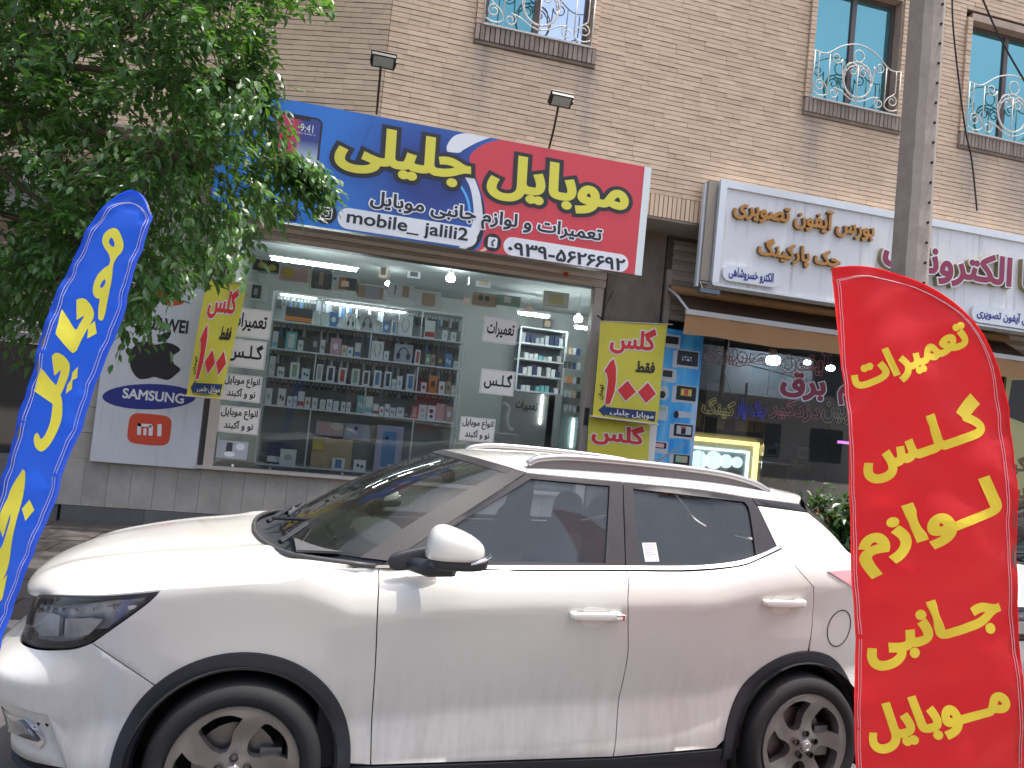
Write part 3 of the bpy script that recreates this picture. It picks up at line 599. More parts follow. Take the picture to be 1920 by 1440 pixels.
# wheels: tyre, rim with five twisted spokes, bolts, disc
def wheel(cx, steer=0):
    y0 = -.868; root = bpy.data.objects.new('wheel', None); COL.objects.link(root); root.parent = CAR; root.location = (cx, y0, .325); root.rotation_euler = (0, 0, steer); root.empty_display_size = .1
    b = B(); pr = [(.243, .012), (.262, -.004), (.29, -.006), (.312, .008), (.322, .03), (.325, .06), (.325, .16), (.32, .19), (.30, .212), (.25, .205), (.24, .19)]
    b.lathe(pr, (0, 0, 0), (0, 1, 0), 72)
    carpart(b, 'tyre', RUBBER, root, auto=40)
    b = B(); b.lathe([(.240, .030), (.245, .008), (.240, .000), (.232, .003), (.228, .02), (.222, .10), (.215, .19)], (0, 0, 0), (0, 1, 0), 64); o = carpart(b, 'rim', ALLOY, root, auto=45)
    # face
    out = [np.array(ellipse(0, 0, .233, .233, 80))]
    for k in range(5):
        a = radians(72*k+90-36-14)
        # (radius, angle) outline of the opening between two swirling spokes
        H = [(.208, -16, 1), (.214, 0), (.212, 14), (.200, 27, 1), (.150, 18), (.098, 12, 1), (.078, -2), (.086, -20, 1), (.115, -26), (.160, -24), (.198, -21)]
        q = smoothpoly([(r*cos(a-radians(t)), r*sin(a-radians(t)))+tuple(e) for r, t, *e in H], 4); q = np.array(q); out.append(q if sarea(q) < 0 else q[::-1])
    P, T = fill(out, grid=.016); rr = np.hypot(P[:, 0], P[:, 1]); ang = np.arctan2(P[:, 1], P[:, 0])
    dish = .004+.016*np.exp(-((rr-.11)/.06)**2)-.006*np.exp(-(rr/.04)**2)+.006*np.sin(5*ang+rr*16)*np.clip((rr-.08)/.1, 0, 1)*np.clip((.225-rr)/.03, 0, 1)
    b = B(); b.add([(x, d, y) for (x, y), d in zip(P, dish)], [f for f in T])
    bd = border(T); k = len(b.v); b.v += [(x, d, y) for (x, y), d in zip(P, dish)]+[(x*.97, d+.045, y*.97) for (x, y), d in zip(P, dish)]; n_ = len(P); b.f += [(k+e[0], k+e[1], k+n_+e[1], k+n_+e[0]) for e in bd]; b.m += [0]*len(bd)
    carpart(b, 'spokes', ALLOY, root, auto=35)
    b = B(); b.lathe([(0, -.012), (.020, -.012), (.027, -.008), (.030, .004)], (0, 0, 0), (0, 1, 0), 24); carpart(b, 'hub_cap', mat('cap_grey', (.42, .41, .40), .3, metal=.7), root, auto=30)
    b = B(); b.tube([(.015*cos(t_), -.0135, .015*sin(t_)) for t_ in np.linspace(.5, 5.4, 14)], .0018, 4); carpart(b, 'hub_emblem', CHROME, root)
    for k in range(5):
        a = radians(72*k+90); b = B(); b.lathe([(.017, -.004), (.0125, -.004), (.0115, .012), (0, .012)], (.056*cos(a), 0, .056*sin(a)), (0, 1, 0), 14); carpart(b, 'wheel_bolt', mat('bolt_dark', (.06, .05, .05), .45, metal=.6), root, auto=30)
    b = B(); b.lathe([(.0, .085), (.155, .085), (.155, .10), (0, .10)], (0, 0, 0), (0, 1, 0), 40); b.lathe([(.065, .05), (.065, .085)], (0, 0, 0), (0, 1, 0), 24); b.box(.09, .17, .05, .14, -.07, .07); carpart(b, 'brake_disc', mat('disc_steel', (.22, .21, .20), .4, metal=.8), root, auto=30)
    b = B(); b.lathe([(0, .15), (.22, .15)], (0, 0, 0), (0, 1, 0), 30); carpart(b, 'wheel_back', GAP, root)
    return root
wheel(0, radians(-3)); wheel(2.6)
for cx in (0, 2.6):       # far-side tyres, seen only under the car
    b = B(); b.lathe([(.20, 0), (.31, .0), (.325, .03), (.325, .18), (.31, .21), (0, .21)], (cx, .66, .325), (0, 1, 0), 40); carpart(b, 'far_tyre', RUBBER, smooth=False)
# ================================================================= ground
YB, YG = 8.60, 9.28            # face of the brick storey, face of the ground floor
YK = 5.35                      # kerb
b = B(); V = []; ys = [-60, -8, 0, 2.9, YK-.0, YK+.02]; zs = [0, 0, 0, 0, -.052, -.052]
for y, z in zip(ys, zs): V += [(-70, y, z), (90, y, z)]
b.add(V, [(2*i, 2*i+1, 2*i+3, 2*i+2) for i in range(len(ys)-1)])
b.build('road', mat('asphalt', (.095, .09, .085), .85, noise=(2.2, .18, 8), bump=(160, .5, .004)), None, kind='structure')
b = B(); b.add([(-70, -60, -.3), (90, -60, -.3), (90, 220, -.3), (-70, 220, -.3)], [(0, 1, 2, 3)]); b.build('ground', MATS['asphalt'], None, kind='structure')
b = B(); b.box(-60, 80, -12.9, 1.95, -.1, .12); b.build('near_pavement', mat('sunny_concrete', (.25, .225, .19), .85, noise=(2, .15, 8)), None, kind='structure')
pave = empty('pavement', (0, 7, .1)); pave['kind'] = 'structure'
b = B(); b.box(-40, 60, YK+.17, 13.5, -.1, .108); b.build('pavement_bed', mat('pavement_joint', (.05, .047, .044), .9), pave)
rp = random.Random(3); tilem = mat('pavement_tile', (.075, .066, .06), .75, noise=(5, .22, 6), rand=.22, bump=(90, .3, .003))
for i in range(-22, 10):
    for j in range(7):
        x = i*.4+(j % 2)*.2; y = YK+.19+j*.53; bb = B(); e = rp.uniform(-.002, .003)
        if x > 3.2 and j > 3: continue
        bb.box(x+.005, x+.395, y+.005, min(y+.525, YG-.01), .09, .120+e); bb.build('paving_stone', tilem, pave)
kerb = empty('kerb', (0, YK, 0)); kerb['kind'] = 'structure'
for i in range(-14, 14):
    bb = B(); bb.box(i*.8+.004, i*.8+.796, YK, YK+.168, -.1, .122+rp.uniform(-.004, .004)); bb.build('kerb_stone', mat('kerb_concrete', (.24, .23, .21), .85, noise=(7, .2, 6), rand=.12), kerb)

# ================================================================= brick building
BLD = empty('brick_building', (3, YB, .12), 0, 'buff brick upper storey with teal glazed windows above a row of shops', 'building')
BRICK = mat('buff_brick', (.60, .455, .33), .85, noise=(2.0, .10, 7), rand=.075, bump=(60, .3, .003))
BRICKI = mat('buff_brick_run', (.60, .455, .33), .85, noise=(2.0, .10, 7), island=.075, bump=(60, .3, .003))
def add_stain(m):
    # rain-washed grey streaks running down from the sills
    n = m.node_tree; N = n.nodes; L = n.links; b_ = N['Principled BSDF']; old = b_.inputs['Base Color'].links[0].from_socket
    g_ = N.new('ShaderNodeNewGeometry'); sp = N.new('ShaderNodeSeparateXYZ'); L.new(g_.outputs['Position'], sp.inputs[0])
    fac = None
    for x0, w_, zt, ln in ((1.30, .16, 6.35, 1.6), (2.62, .22, 6.3, 2.4), (5.75, .25, 6.3, 2.0), (7.25, .28, 6.3, 2.2), (4.2, .15, 8.0, .9), (9.2, .5, 6.2, 2.2), (8.3, .3, 6.2, 1.8)):
        a = N.new('ShaderNodeMath'); a.operation = 'SUBTRACT'; L.new(sp.outputs['X'], a.inputs[0]); a.inputs[1].default_value = x0
        c = N.new('ShaderNodeMath'); c.operation = 'ABSOLUTE'; L.new(a.outputs[0], c.inputs[0])
        mr = N.new('ShaderNodeMapRange'); mr.inputs['From Min'].default_value = w_; mr.inputs['From Max'].default_value = 0; L.new(c.outputs[0], mr.inputs['Value'])
        mz = N.new('ShaderNodeMapRange'); mz.inputs['From Min'].default_value = zt-ln; mz.inputs['From Max'].default_value = zt; L.new(sp.outputs['Z'], mz.inputs['Value'])
        lt = N.new('ShaderNodeMath'); lt.operation = 'LESS_THAN'; L.new(sp.outputs['Z'], lt.inputs[0]); lt.inputs[1].default_value = zt+.05
        mu = N.new('ShaderNodeMath'); mu.operation = 'MULTIPLY'; L.new(mr.outputs[0], mu.inputs[0]); L.new(mz.outputs[0], mu.inputs[1])
        m2 = N.new('ShaderNodeMath'); m2.operation = 'MULTIPLY'; L.new(mu.outputs[0], m2.inputs[0]); L.new(lt.outputs[0], m2.inputs[1])
        if fac is None: fac = m2.outputs[0]
        else:
            ad = N.new('ShaderNodeMath'); ad.operation = 'MAXIMUM'; L.new(fac, ad.inputs[0]); L.new(m2.outputs[0], ad.inputs[1]); fac = ad.outputs[0]
    mp = N.new('ShaderNodeMapping'); mp.inputs['Scale'].default_value = (7, 7, .8); L.new(g_.outputs['Position'], mp.inputs[0])
    t = N.new('ShaderNodeTexNoise'); t.inputs['Scale'].default_value = 1.6; t.inputs['Detail'].default_value = 8; t.inputs['Roughness'].default_value = .7; L.new(mp.outputs[0], t.inputs['Vector'])
    m3 = N.new('ShaderNodeMath'); m3.operation = 'MULTIPLY'; L.new(fac, m3.inputs[0]); L.new(t.outputs['Fac'], m3.inputs[1])
    m4 = N.new('ShaderNodeMath'); m4.operation = 'MULTIPLY'; m4.use_clamp = True; L.new(m3.outputs[0], m4.inputs[0]); m4.inputs[1].default_value = 1.25
    mx = N.new('ShaderNodeMixRGB'); L.new(m4.outputs[0], mx.inputs[0]); L.new(old, mx.inputs[1]); mx.inputs[2].default_value = (.26, .24, .235, 1)
    L.new(mx.outputs[0], b_.inputs['Base Color'])
add_stain(BRICK); add_stain(BRICKI)
MORTAR = mat('mortar_dark', (.08, .055, .042), .95)
SOOT = mat('sooty_brick', (.27, .22, .185), .9, noise=(4, .3, 8), rand=.15)
XC = onY(724, 110, YB)[0]                # where the wall bends
ZS = onY(1275, 371, YB)[2]; ZS0 = onY(1272, 412, YB)[2]       # soldier course
A1 = radians(18)
# windows: x0, x1, z0(top of sill), z1
WZ = onY(1600, 202, YB)[2]
WIN = []
for (xl, yl), (xr, yr) in (((908, 42), (1104, 84)), ((1519, 186), (1676, 217)), ((1808, 246), (1966, 280))):
    WIN.append((onY(xl, yl, YB)[0], onY(xr, yr, YB)[0], WZ, WZ+1.62))
print('corner', XC, 'soffit', ZS, ZS0, 'windows', [[round(float(q), 2) for q in w_] for w_ in WIN])
JW = .10
holes = [(w_[0]-JW-.005, w_[1]+JW+.005, w_[2]-.235, w_[3]+.12) for w_ in WIN]
# wall core with openings: boxes between the holes
b = B(); xs = [XC]+[q for h in holes for q in (h[0], h[1])]+[16.5]
zt = 11.0; yb0, yb1 = YB+.012, YG+.3
b.box(xs[0], 16.5, yb0, yb1, ZS0+.0, holes[0][2]); b.box(xs[0], 16.5, yb0, yb1, holes[0][3], zt)
for i in range(0, len(xs), 2): b.box(xs[i], xs[i+1], yb0, yb1, holes[0][2], holes[0][3])
d1 = np.array([-cos(A1), sin(A1)]); n1 = np.array([-sin(A1), -cos(A1)])
p0 = np.array([XC, YB])-n1*.012; p1 = p0+d1*9
ZL = ZS0-.2
b.slab([(p0[0], p0[1], ZL), (p1[0], p1[1], ZL), (p1[0], p1[1], zt), (p0[0], p0[1], zt)], (0, 2.0, 0))
b.build('wall', MORTAR, BLD)
PIT, BH, BL_ = .0605, .0515, .232
rb = random.Random(11); singles = []; run = B()
def brick_at(P0, ex, nrm, x, L, z, h, proud=0.0, sc=None):
    o = P0+ex*x; a = np.array([o[0], o[1], z]); e = np.array([ex[0], ex[1], 0])*L; n = np.array([nrm[0], nrm[1], 0])
    f = a+n*proud; k = a-n*.03
    return [f, f+e, f+e+np.array([0, 0, h]), f+np.array([0, 0, h]), k, k+e, k+e+np.array([0, 0, h]), k+np.array([0, 0, h])]
BF = [(0, 1, 2, 3), (0, 4, 5, 1), (1, 5, 6, 2), (2, 6, 7, 3), (3, 7, 4, 0)]
BF2 = [f[::-1] for f in BF]
def lay(P0, ex, nrm, x0, x1, z0, z1, holes_, flip=False):
    r = 0; z = z0
    while z < z1-.02:
        x = x0-(rb.choice((0, .5))*BL_ if r % 2 else 0)-rb.random()*.05; r += 1
        while x < x1:
            L = BL_*rb.choice((1, 1, 1, 1, 1, .5)); a, c = max(x, x0), min(x+L-.0022, x1); x += L
            if c-a < .02: continue
            segs = [(a, c)]
            for h in holes_:
                if h[2]-.01 < z+.02 < h[3]:
                    ns = []
                    for s0, s1 in segs:
                        if s1 <= h[0] or s0 >= h[1]: ns.append((s0, s1)); continue
                        if s0 < h[0]-.02: ns.append((s0, h[0]))
                        if s1 > h[1]+.02: ns.append((h[1], s1))
                    segs = ns
            for s0, s1 in segs:
                V = brick_at(P0, ex, nrm, s0, s1-s0, z+rb.uniform(-.0012, .0012), BH, rb.uniform(-.0025, .0035))
                q = proj(V[0])
                if not (-260 < q[0] < 2200 and -260 < q[1] < 1440): continue
                singles.append((q[2], V, flip, q, (s1-s0)))
        z += PIT
lay(np.array([0, YB]), np.array([1., 0]), np.array([0, -1.]), XC+.004, 14.0, ZS, 10.4, holes)
lay(np.array([XC, YB]), d1, n1, .004, 6.5, ZL+.0, 9.2, [], True)
def hidden(q):
    x, y = q[0], q[1]
    if 500 < x < 1230 and y > 182+(x-520)*.191-6: return True
    if x > 1330 and y > 330+(x-1350)*.197-6: return True
    return x < 560 or y < 8 or x > 1910
vis = sorted([s for s in singles if not hidden(s[3]) and s[4] > .2], key=lambda s: s[0])[:300]; vid = {id(s) for s in vis}
for s in singles:
    if id(s) in vid: bb = B(); bb.add(s[1], BF2 if s[2] else BF); bb.build('brick', BRICK, BLD)
    else: run.add(s[1], BF2 if s[2] else BF)
run.build('brick_courses', BRICKI, BLD, kind='stuff')
# soldier course over the shops
x = XC+.003
while x < 14:
    bb = B(); bb.box(x, x+.049, YB-rb.uniform(.0, .004), YB+.03, ZS0-.002, ZS-.006)
    q = proj((x, YB, ZS0)); 
    if q[0] < 1400 and q[0] > 1180: bb.build('soldier_brick', BRICK, BLD)
    x += .0605
# soffit under the overhang and its dark beam
b = B(); b.box(XC-4, 16.5, YB+.02, YG+.3, ZS0-.03, ZS0-.002); b.build('soffit', mat('soffit_render', (.34, .30, .265), .9, noise=(3, .2, 8)), BLD)
FRM = mat('bronze_frame', (.10, .075, .07), .45, noise=(20, .1))
WHITE_IRON = mat('cream_iron', (.66, .62, .55), .5, noise=(25, .12, 5))
SILLM = mat('sill_stone', (.50, .48, .46), .6, noise=(9, .18, 6))
TEAL = mat('teal_mirror_glass', (.14, .36, .38), .03, metal=.75, coat=.3, noise=(.8, .15, 2))
SKYG = mat('pale_mirror_glass', (.62, .70, .80), .03, metal=.85, noise=(1.2, .12, 3))  # bright sky reflection put into the colour of one pane
WCENT = mat('dark_reveal', (.05, .045, .042), .9)
def spiral(c, r0, a0, turns, sgn, n=14): return [(c[0]+r0*(1-.72*t)*cos(a0+sgn*turns*2*pi*t), c[1]+r0*(1-.72*t)*sin(a0+sgn*turns*2*pi*t)) for t in np.linspace(0, 1, n)]
def grille(w0, wx, y, z0):
    """curved ironwork in units of the half width; x in -1..1, z up from the sill"""
    g = []; M_ = lambda L: g.append(L)
    M_(crspline([(-1, .92), (-.86, .89), (-.70, .92), (-.42, 1.12), (-.15, 1.22), (.1, 1.23), (.4, 1.12), (.66, .92), (.82, .86), (1, .88)], 5))
    M_([(-1, .0), (-1, .92)]); M_([(1, .0), (1, .88)])
    M_(crspline([(-.9, .90), (-.9, .45), (-.86, .36), (-.72, .25), (-.66, .10), (-.74, -.02+.05), (-.86, .02), (-.97, .06)], 4)); M_(crspline([(.9, .86), (.9, .45), (.86, .36), (.72, .25), (.66, .10), (.74, .03), (.86, .02), (.97, .06)], 4))
    for s_ in (-1, 1):
        M_([(s_*.66, .30-.2), (s_*.66, .90)]); M_(spiral((s_*.84, .22), .12, pi/2, 1.25, -s_)); M_(spiral((s_*.53, .12), .12, pi/2 if s_ < 0 else pi/2, 1.4, s_))
        M_(spiral((s_*.50, .86), .13, pi if s_ > 0 else 0, 1.3, s_)); M_(crspline([(s_*.50-s_*.13, .86), (s_*.36, .62), (s_*.33, .42), (s_*.24, .24), (s_*.08, .15)], 4))
        M_(crspline([(s_*.53, .24), (s_*.36, .20), (s_*.18, .10), (0, .045)], 4)); M_(spiral((s_*.125, .66), .115, pi if s_ < 0 else 0, 1.2, s_))
        M_(crspline([(s_*.01, .66), (s_*.06, .80), (s_*.18, .83), (s_*.27, .74), (s_*.28, .55)], 4))
    M_([(0, .0), (0, .80)]); M_([(.34*cos(t), .50+.37*sin(t)) for t in np.linspace(0, 2*pi, 33)]); M_([(.31*cos(t), .47+.33*sin(t)) for t in np.linspace(0, 2*pi, 33)]); M_([(.115*cos(t), 1.0+.125*sin(t)) for t in np.linspace(0, 2*pi, 21)])
    return [[(w0+q[0]*wx, y, z0+q[1]*wx*.98) for q in L] for L in g]
for i, (x0, x1, z0, z1) in enumerate(WIN):
    wr = B(); yy = YB+.13
    wr.box(x0, x1, yy, yy+.05, z0, z0+.05); wr.box(x0, x1, yy, yy+.05, z1-.05, z1); wr.box(x0, x0+.055, yy, yy+.05, z0+.05, z1-.05); wr.box(x1-.055, x1, yy, yy+.05, z0+.05, z1-.05)
    xm = (x0+x1)/2; wr.box(xm-.035, xm+.035, yy-.006, yy+.05, z0+.05, z1-.05)
    win = wr.build('window', FRM, BLD)
    for a, c in ((x0+.055, xm-.035), (xm+.035, x1-.055)):
        bb = B(); bb.box(a, c, yy+.02, yy+.03, z0+.05, z1-.05); bb.build('pane', SKYG if (i == 0 and a > xm) else TEAL, win)
    bb = B()
    for L in grille((x0+x1)/2, (x1-x0)/2+.015, YB-.05, z0+.03): bb.tube(L, .0085, 5)
    for s_ in (x0-.0, x1+.0): bb.tube([(s_, YB-.05, z0+.10), (s_, YB+.06, z0+.10)], .007, 4); bb.tube([(s_, YB-.05, z0+.50), (s_, YB+.06, z0+.50)], .007, 4)
    bb.build('grille', WHITE_IRON, win, smooth=True)
    bb = B(); bb.box(x0-.02, x1+.02, YB-.075, yy, z0-.022, z0); bb.build('sill', SILLM, win)
    # reveals, sill bricks on end, jamb bricks
    bb = B(); bb.box(x0-.02, x0, YB+.0, yy+.06, z0, z1+.02); bb.box(x1, x1+.02, YB+.0, yy+.06, z0, z1+.02); bb.box(x0, x1, YB, yy+.06, z1, z1+.1); bb.box(x0-.02, x1+.02, yy+.06, YG, z0-.2, z1+.1); bb.box(x0-.1, x1+.1, YB+.012, yy+.06, z0-.235, z0-.0225)
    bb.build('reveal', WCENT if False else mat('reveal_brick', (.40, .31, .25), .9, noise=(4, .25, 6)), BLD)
    x = x0-JW
    while x < x1+JW-.02:
        bb = B(); bb.box(x, min(x+.049, x1+JW), YB-.055+rb.uniform(-.004, .004), YB+.03, z0-.20, z0-.0235); bb.build('sill_brick', SOOT, BLD); x += .0605
    bb = B(); bb.box(x0-JW, x1+JW, YB-.03, YB+.03, z0-.235, z0-.203); bb.build('sill_course', SOOT, BLD)
    z = z0-.0
    k = 0
    while z < z1 and z < 8.6:
        for xa, xb in ((x0-JW, x0-.0005-.02), (x1+.0205, x1+JW)):
            bb = B(); bb.box(xa, xb, YB-.035+rb.uniform(-.003, .003), YB+.06, z, z+BH); bb.build('jamb_brick', BRICK, BLD)
        z += PIT; k += 1
# ---------------------------------------------------------------- ground floor walls: stone cladding, columns
STONE = mat('travertine', (.42, .39, .345), .6, noise=(3.2, .30, 9), rand=.07, bump=(30, .2, .003))
STONE_D = mat('dark_plinth_stone', (.13, .13, .125), .6, noise=(4, .25, 8), rand=.12)
CREAM = mat('cream_metal', (.52, .455, .40), .45, noise=(6, .08, 6))
CLAD = empty('stone_wall', (0, YG, .12), 0, 'pale stone clad wall with dark plinth below the phone shop window', 'wall')
XL = onY(385, 870, YG)[0]; XR = onY(1086, 845, YG)[0]; ZSILL = onY(385, 872, YG)[2]; ZB2 = onY(98, 945, YG)[2]
XW0 = onY(121, 900, YG)[0]                   # left end of the stone wall
print('XL', XL, XR, ZSILL, ZB2, XW0)
b = B(); b.box(XW0, XR+.1, YG+.035, YG+.3, .1, ZSILL-.01); b.box(XW0, XL-.02, YG+.035, YG+.3, ZSILL-.01, 4.6); b.build('backing', MORTAR, CLAD)
x = XL-.29*6
while x < XR+.1:
    w_ = .243
    bb = B(); bb.box(x+.0015, min(x+w_-.0015, XR+.1), YG+rb.uniform(-.001, .002), YG+.036, ZB2+.003, ZSILL-.03); bb.build('stone_slab', STONE, CLAD); x += w_
x = XW0
while x < XR+.1:
    w_ = .86; bb = B(); bb.box(x+.002, x+w_-.002, YG-.012+rb.uniform(-.001, .002), YG+.036, .10, ZB2-.003); bb.build('plinth_stone', STONE_D, CLAD); x += w_
z = ZSILL-.03; r = 0
while z < 4.2:
    x = XW0; 
    for k in range(5):
        a = x+(.0 if k == 0 else -.2*(r % 2)); x += .46
        c = x-.2*(r % 2) if k < 4 else XL-.06
        c = min(c, XL-.06)
        if c-a < .03: continue
        bb = B(); bb.box(a+.002, c-.002, YG+rb.uniform(-.001, .002), YG+.036, z+.002, z+.286); bb.build('stone_slab', STONE, CLAD)
    z += .29; r += 1
# ---------------------------------------------------------------- the phone shop front
SHOP = empty('phone_shop_front', ((XL+XR)/2, YG, ZSILL), 0, 'glazed phone shop front with cream shutter box and stone ledge', 'shop front')
ZH = onY(894, 508, YG)[2]; ZTOP = ZH
b = B(); b.box(XL-.10, XR+.06, YG-.09, YG+.14, ZSILL-.035, ZSILL); b.build('ledge', mat('marble_ledge', (.50, .46, .42), .4, noise=(5, .16, 8)), SHOP)
XJ = onY(415, 740, YG)[0]
b = B(); b.box(XL-.02, XL+.085, YG-.05, YG+.10, ZSILL, ZH+.1); b.box(XL-.075, XL-.025, YG-.02, YG+.08, ZSILL-.03, ZH+.1, 1); b.build('left_jamb', [CREAM, mat('dark_steel', (.06, .06, .065), .5)], SHOP)
b = B(); b.box(XR-.015, XR+.105, YG-.06, YG+.10, ZSILL-.7, ZH+.1); b.box(XR+.11, XR+.145, YG-.02, YG+.08, ZSILL-.7, ZH+.1, 1); b.build('right_jamb', [CREAM, MATS['dark_steel']], SHOP)
b = B(); b.box(XR+.0, XR+.06, YG-.075, YG-.06, 1.75, 1.98); b.build('lock_box', MATS['dark_steel'], SHOP)
# shutter slats above the glass (rolled shutter seen under the sign)
for k in range(8):
    z = ZH+.005+k*.105; b = B()
    b.add([(XL-.05, YG-.07, z), (XR+.12, YG-.07, z), (XR+.12, YG-.095, z+.045), (XL-.05, YG-.095, z+.045), (XR+.12, YG-.07, z+.098), (XL-.05, YG-.07, z+.098)], [(0, 1, 2, 3), (3, 2, 4, 5)]); b.build('shutter_slat', CREAM, SHOP)
b = B(); b.box(XL-.05, XR+.12, YG-.066, YG+.1, ZH, ZS0-.04); b.build('shutter_back', mat('shutter_gap', (.10, .08, .07), .8), SHOP)
b = B(); q = onY(1061, 515, YG-.1); b.box(q[0]-.025, q[0]+.025, YG-.115, YG-.09, q[2]-.02, q[2]+.03); b.build('red_sticker', mat('red_tag', (.55, .05, .03), .5), SHOP)
SGLASS = glass('shop_glass', (.91, .94, .93), .02, (.40, .42, .40), dscale=5, ior=1.33)
gx = [XL+.085, onY(634, 650, YG)[0], onY(867, 650, YG)[0], onY(985, 650, YG)[0], XR-.015]
for a, c in zip(gx[:-1], gx[1:]):
    for z0, z1 in ((ZSILL, onY(560, 520, YG)[2]), (onY(560, 520, YG)[2]+.004, ZH)):
        bb = B(); bb.box(a+.002, c-.002, YG+.02, YG+.026, z0, z1); bb.build('pane', SGLASS, SHOP)
b = B(); zf = onY(560, 520, YG)[2]
for a in gx[1:-1]: b.box(a-.045, a+.045, YG+.012, YG+.032, zf-.03, zf+.035)
b.build('glass_clamp', mat('brass_clamp', (.45, .36, .26), .35, metal=.7), SHOP, kind='stuff')
b = B()
for k in range(5): xx = XL+.3+k*.42; b.lathe([(0, 0), (.016, 0), (.016, .02), (0, .02)], (xx, YG+.0, ZSILL+.02), (0, 1, 0), 10)
b.build('glass_stud', CHROME, SHOP, kind='stuff')
# room behind the glass
ROOM = mat('shop_wall', (.42, .445, .435), .8, noise=(1.5, .05)); YI = YG+3.6
b = B(); x0, x1 = XL-.05, XR+1.6; zf_ = .35; zc = ZH+.15
b.add([(x0, YG+.05, zf_), (x1, YG+.05, zf_), (x1, YI, zf_), (x0, YI, zf_), (x0, YG+.05, zc), (x1, YG+.05, zc), (x1, YI, zc), (x0, YI, zc)], [(0, 1, 2, 3), (4, 7, 6, 5), (3, 2, 6, 7), (0, 3, 7, 4), (1, 5, 6, 2)])
b.build('room', ROOM, SHOP)
LITE = lambda nm, s: mat(nm, (.9, .97, 1), .5, emit=((.90, .98, 1.0), s))
def tube_light(px0, px1, Y, r, label, s=9):
    a, c = onY(*px0, Y), onY(*px1, Y); z = (a[2]+c[2])/2
    t = empty('tube_light', ((a[0]+c[0])/2, Y, z), 0, label, 'lamp')
    b = B(); b.tube([(a[0], Y, z), (c[0], Y, z)], r, 8); b.build('tube', LITE('tube_glow%g' % s, s), t)
    b = B(); b.box(a[0]-.03, c[0]+.03, Y-.02, Y+.02, z+r+.002, z+r+.03); b.build('fixture', mat('white_metal', (.7, .7, .7), .5), t)
tube_light((510, 478), (668, 512), YG+.6, .022, 'long glowing tube lamp at the upper left of the phone shop window', 50)
tube_light((973, 584), (1028, 597), YG+2.0, .022, 'glowing tube lamp behind the glass door of the phone shop', 50)
tube_light((1079, 612), (1100, 617), YG+2.6, .022, 'short glowing tube lamp at the right edge of the phone shop door', 50)
tube_light((527, 550), (592, 562), YG+.42, .008, 'thin light strip under the top rail of the shelving, leftmost', 14)
tube_light((612, 566), (760, 588), YG+.42, .008, 'long thin light strip under the top rail of the shelving', 14)
for (p, Y, r, lab) in (((845, 522), YG+.8, .062, 'round glowing bulb hanging in the middle of the phone shop window'), ((727, 532), YG+1.6, .035, 'small square glowing bulb above the display shelves'), ((1084, 598), YG+1.2, .06, 'curled glowing energy saving bulb beside the shop door post')):
    q = onY(*p, Y); t = empty('hanging_bulb', tuple(q), 0, lab, 'lamp')
    b = B(); sup(b, q, (r, r, r*.8), .8); b.build('bulb', LITE('bulb_glow', 50), t, smooth=True)
    b = B(); b.lathe([(r*.55, 0), (r*.6, r*.7), (r*.2, r*1.1), (.006, r*1.2), (.006, r*6)], q+np.array([0, 0, r*.6]), (0, 0, 1), 12); b.build('holder', mat('lamp_holder', (.5, .5, .5), .5), t)
# display shelving
YS = YG+.30; YSB = YG+.62; SHM = mat('shelf_frame', (.82, .85, .88), .4, metal=.2)
zt_, zb_ = onY(513, 545, YS)[2], onY(479, 868, YS)[2]; xl_, xr_ = onY(497, 700, YS)[0], onY(864, 700, YS)[0]
SH = [onY(509, 598, YS)[2], onY(506, 651, YS)[2], onY(498, 703.6, YS)[2], onY(490, 757, YS)[2], zb_]
RACK = empty('display_shelving', ((xl_+xr_)/2, YS, zb_), 0, 'white framed display shelving full of boxes behind the shop glass', 'shelves')
b = B()
b.box(xl_-.012, xl_+.008, YS-.012, YS+.008, zb_, zt_); b.build('upright', SHM, RACK); b = B(); b.box(xr_-.008, xr_+.012, YS-.012, YS+.008, zb_, zt_); b.build('upright', SHM, RACK)
b = B(); b.box(xl_+.0085, xr_-.0085, YS-.012, YS+.012, zt_-.012, zt_+.008); b.build('top_rail', SHM, RACK)
for z in SH: b = B(); b.box(xl_+.0085, xr_-.0085, YS-.012, YSB, z-.018, z); b.build('shelf', SHM, RACK)
for px_, row in (((603, 580), 0), ((791, 606), 0), ((694, 650), 1), ((590, 690), 2), ((782, 712), 2), ((683, 758), 3), ((577, 820), 4), ((770, 840), 4)):
    x = onY(*px_, YS)[0]; zt2 = zt_-.012 if row == 0 else SH[row-1]-.018
    b = B(); b.box(x-.007, x+.007, YS-.010, YS+.01, SH[row]+.0005, zt2-.0005); b.build('divider', SHM, RACK)
b = B(); b.box(xl_, xr_, YSB+.002, YSB+.015, zb_, zt_+.02); b.build('back_panel', mat('rack_back', (.20, .225, .22), .35, noise=(2, .2)), RACK)
b = B(); b.box(XL+.09, XR-.1, YG+.1, YSB, zb_-.05, zb_-.022); b.build('base_board', mat('rack_base', (.12, .12, .12), .6), RACK)
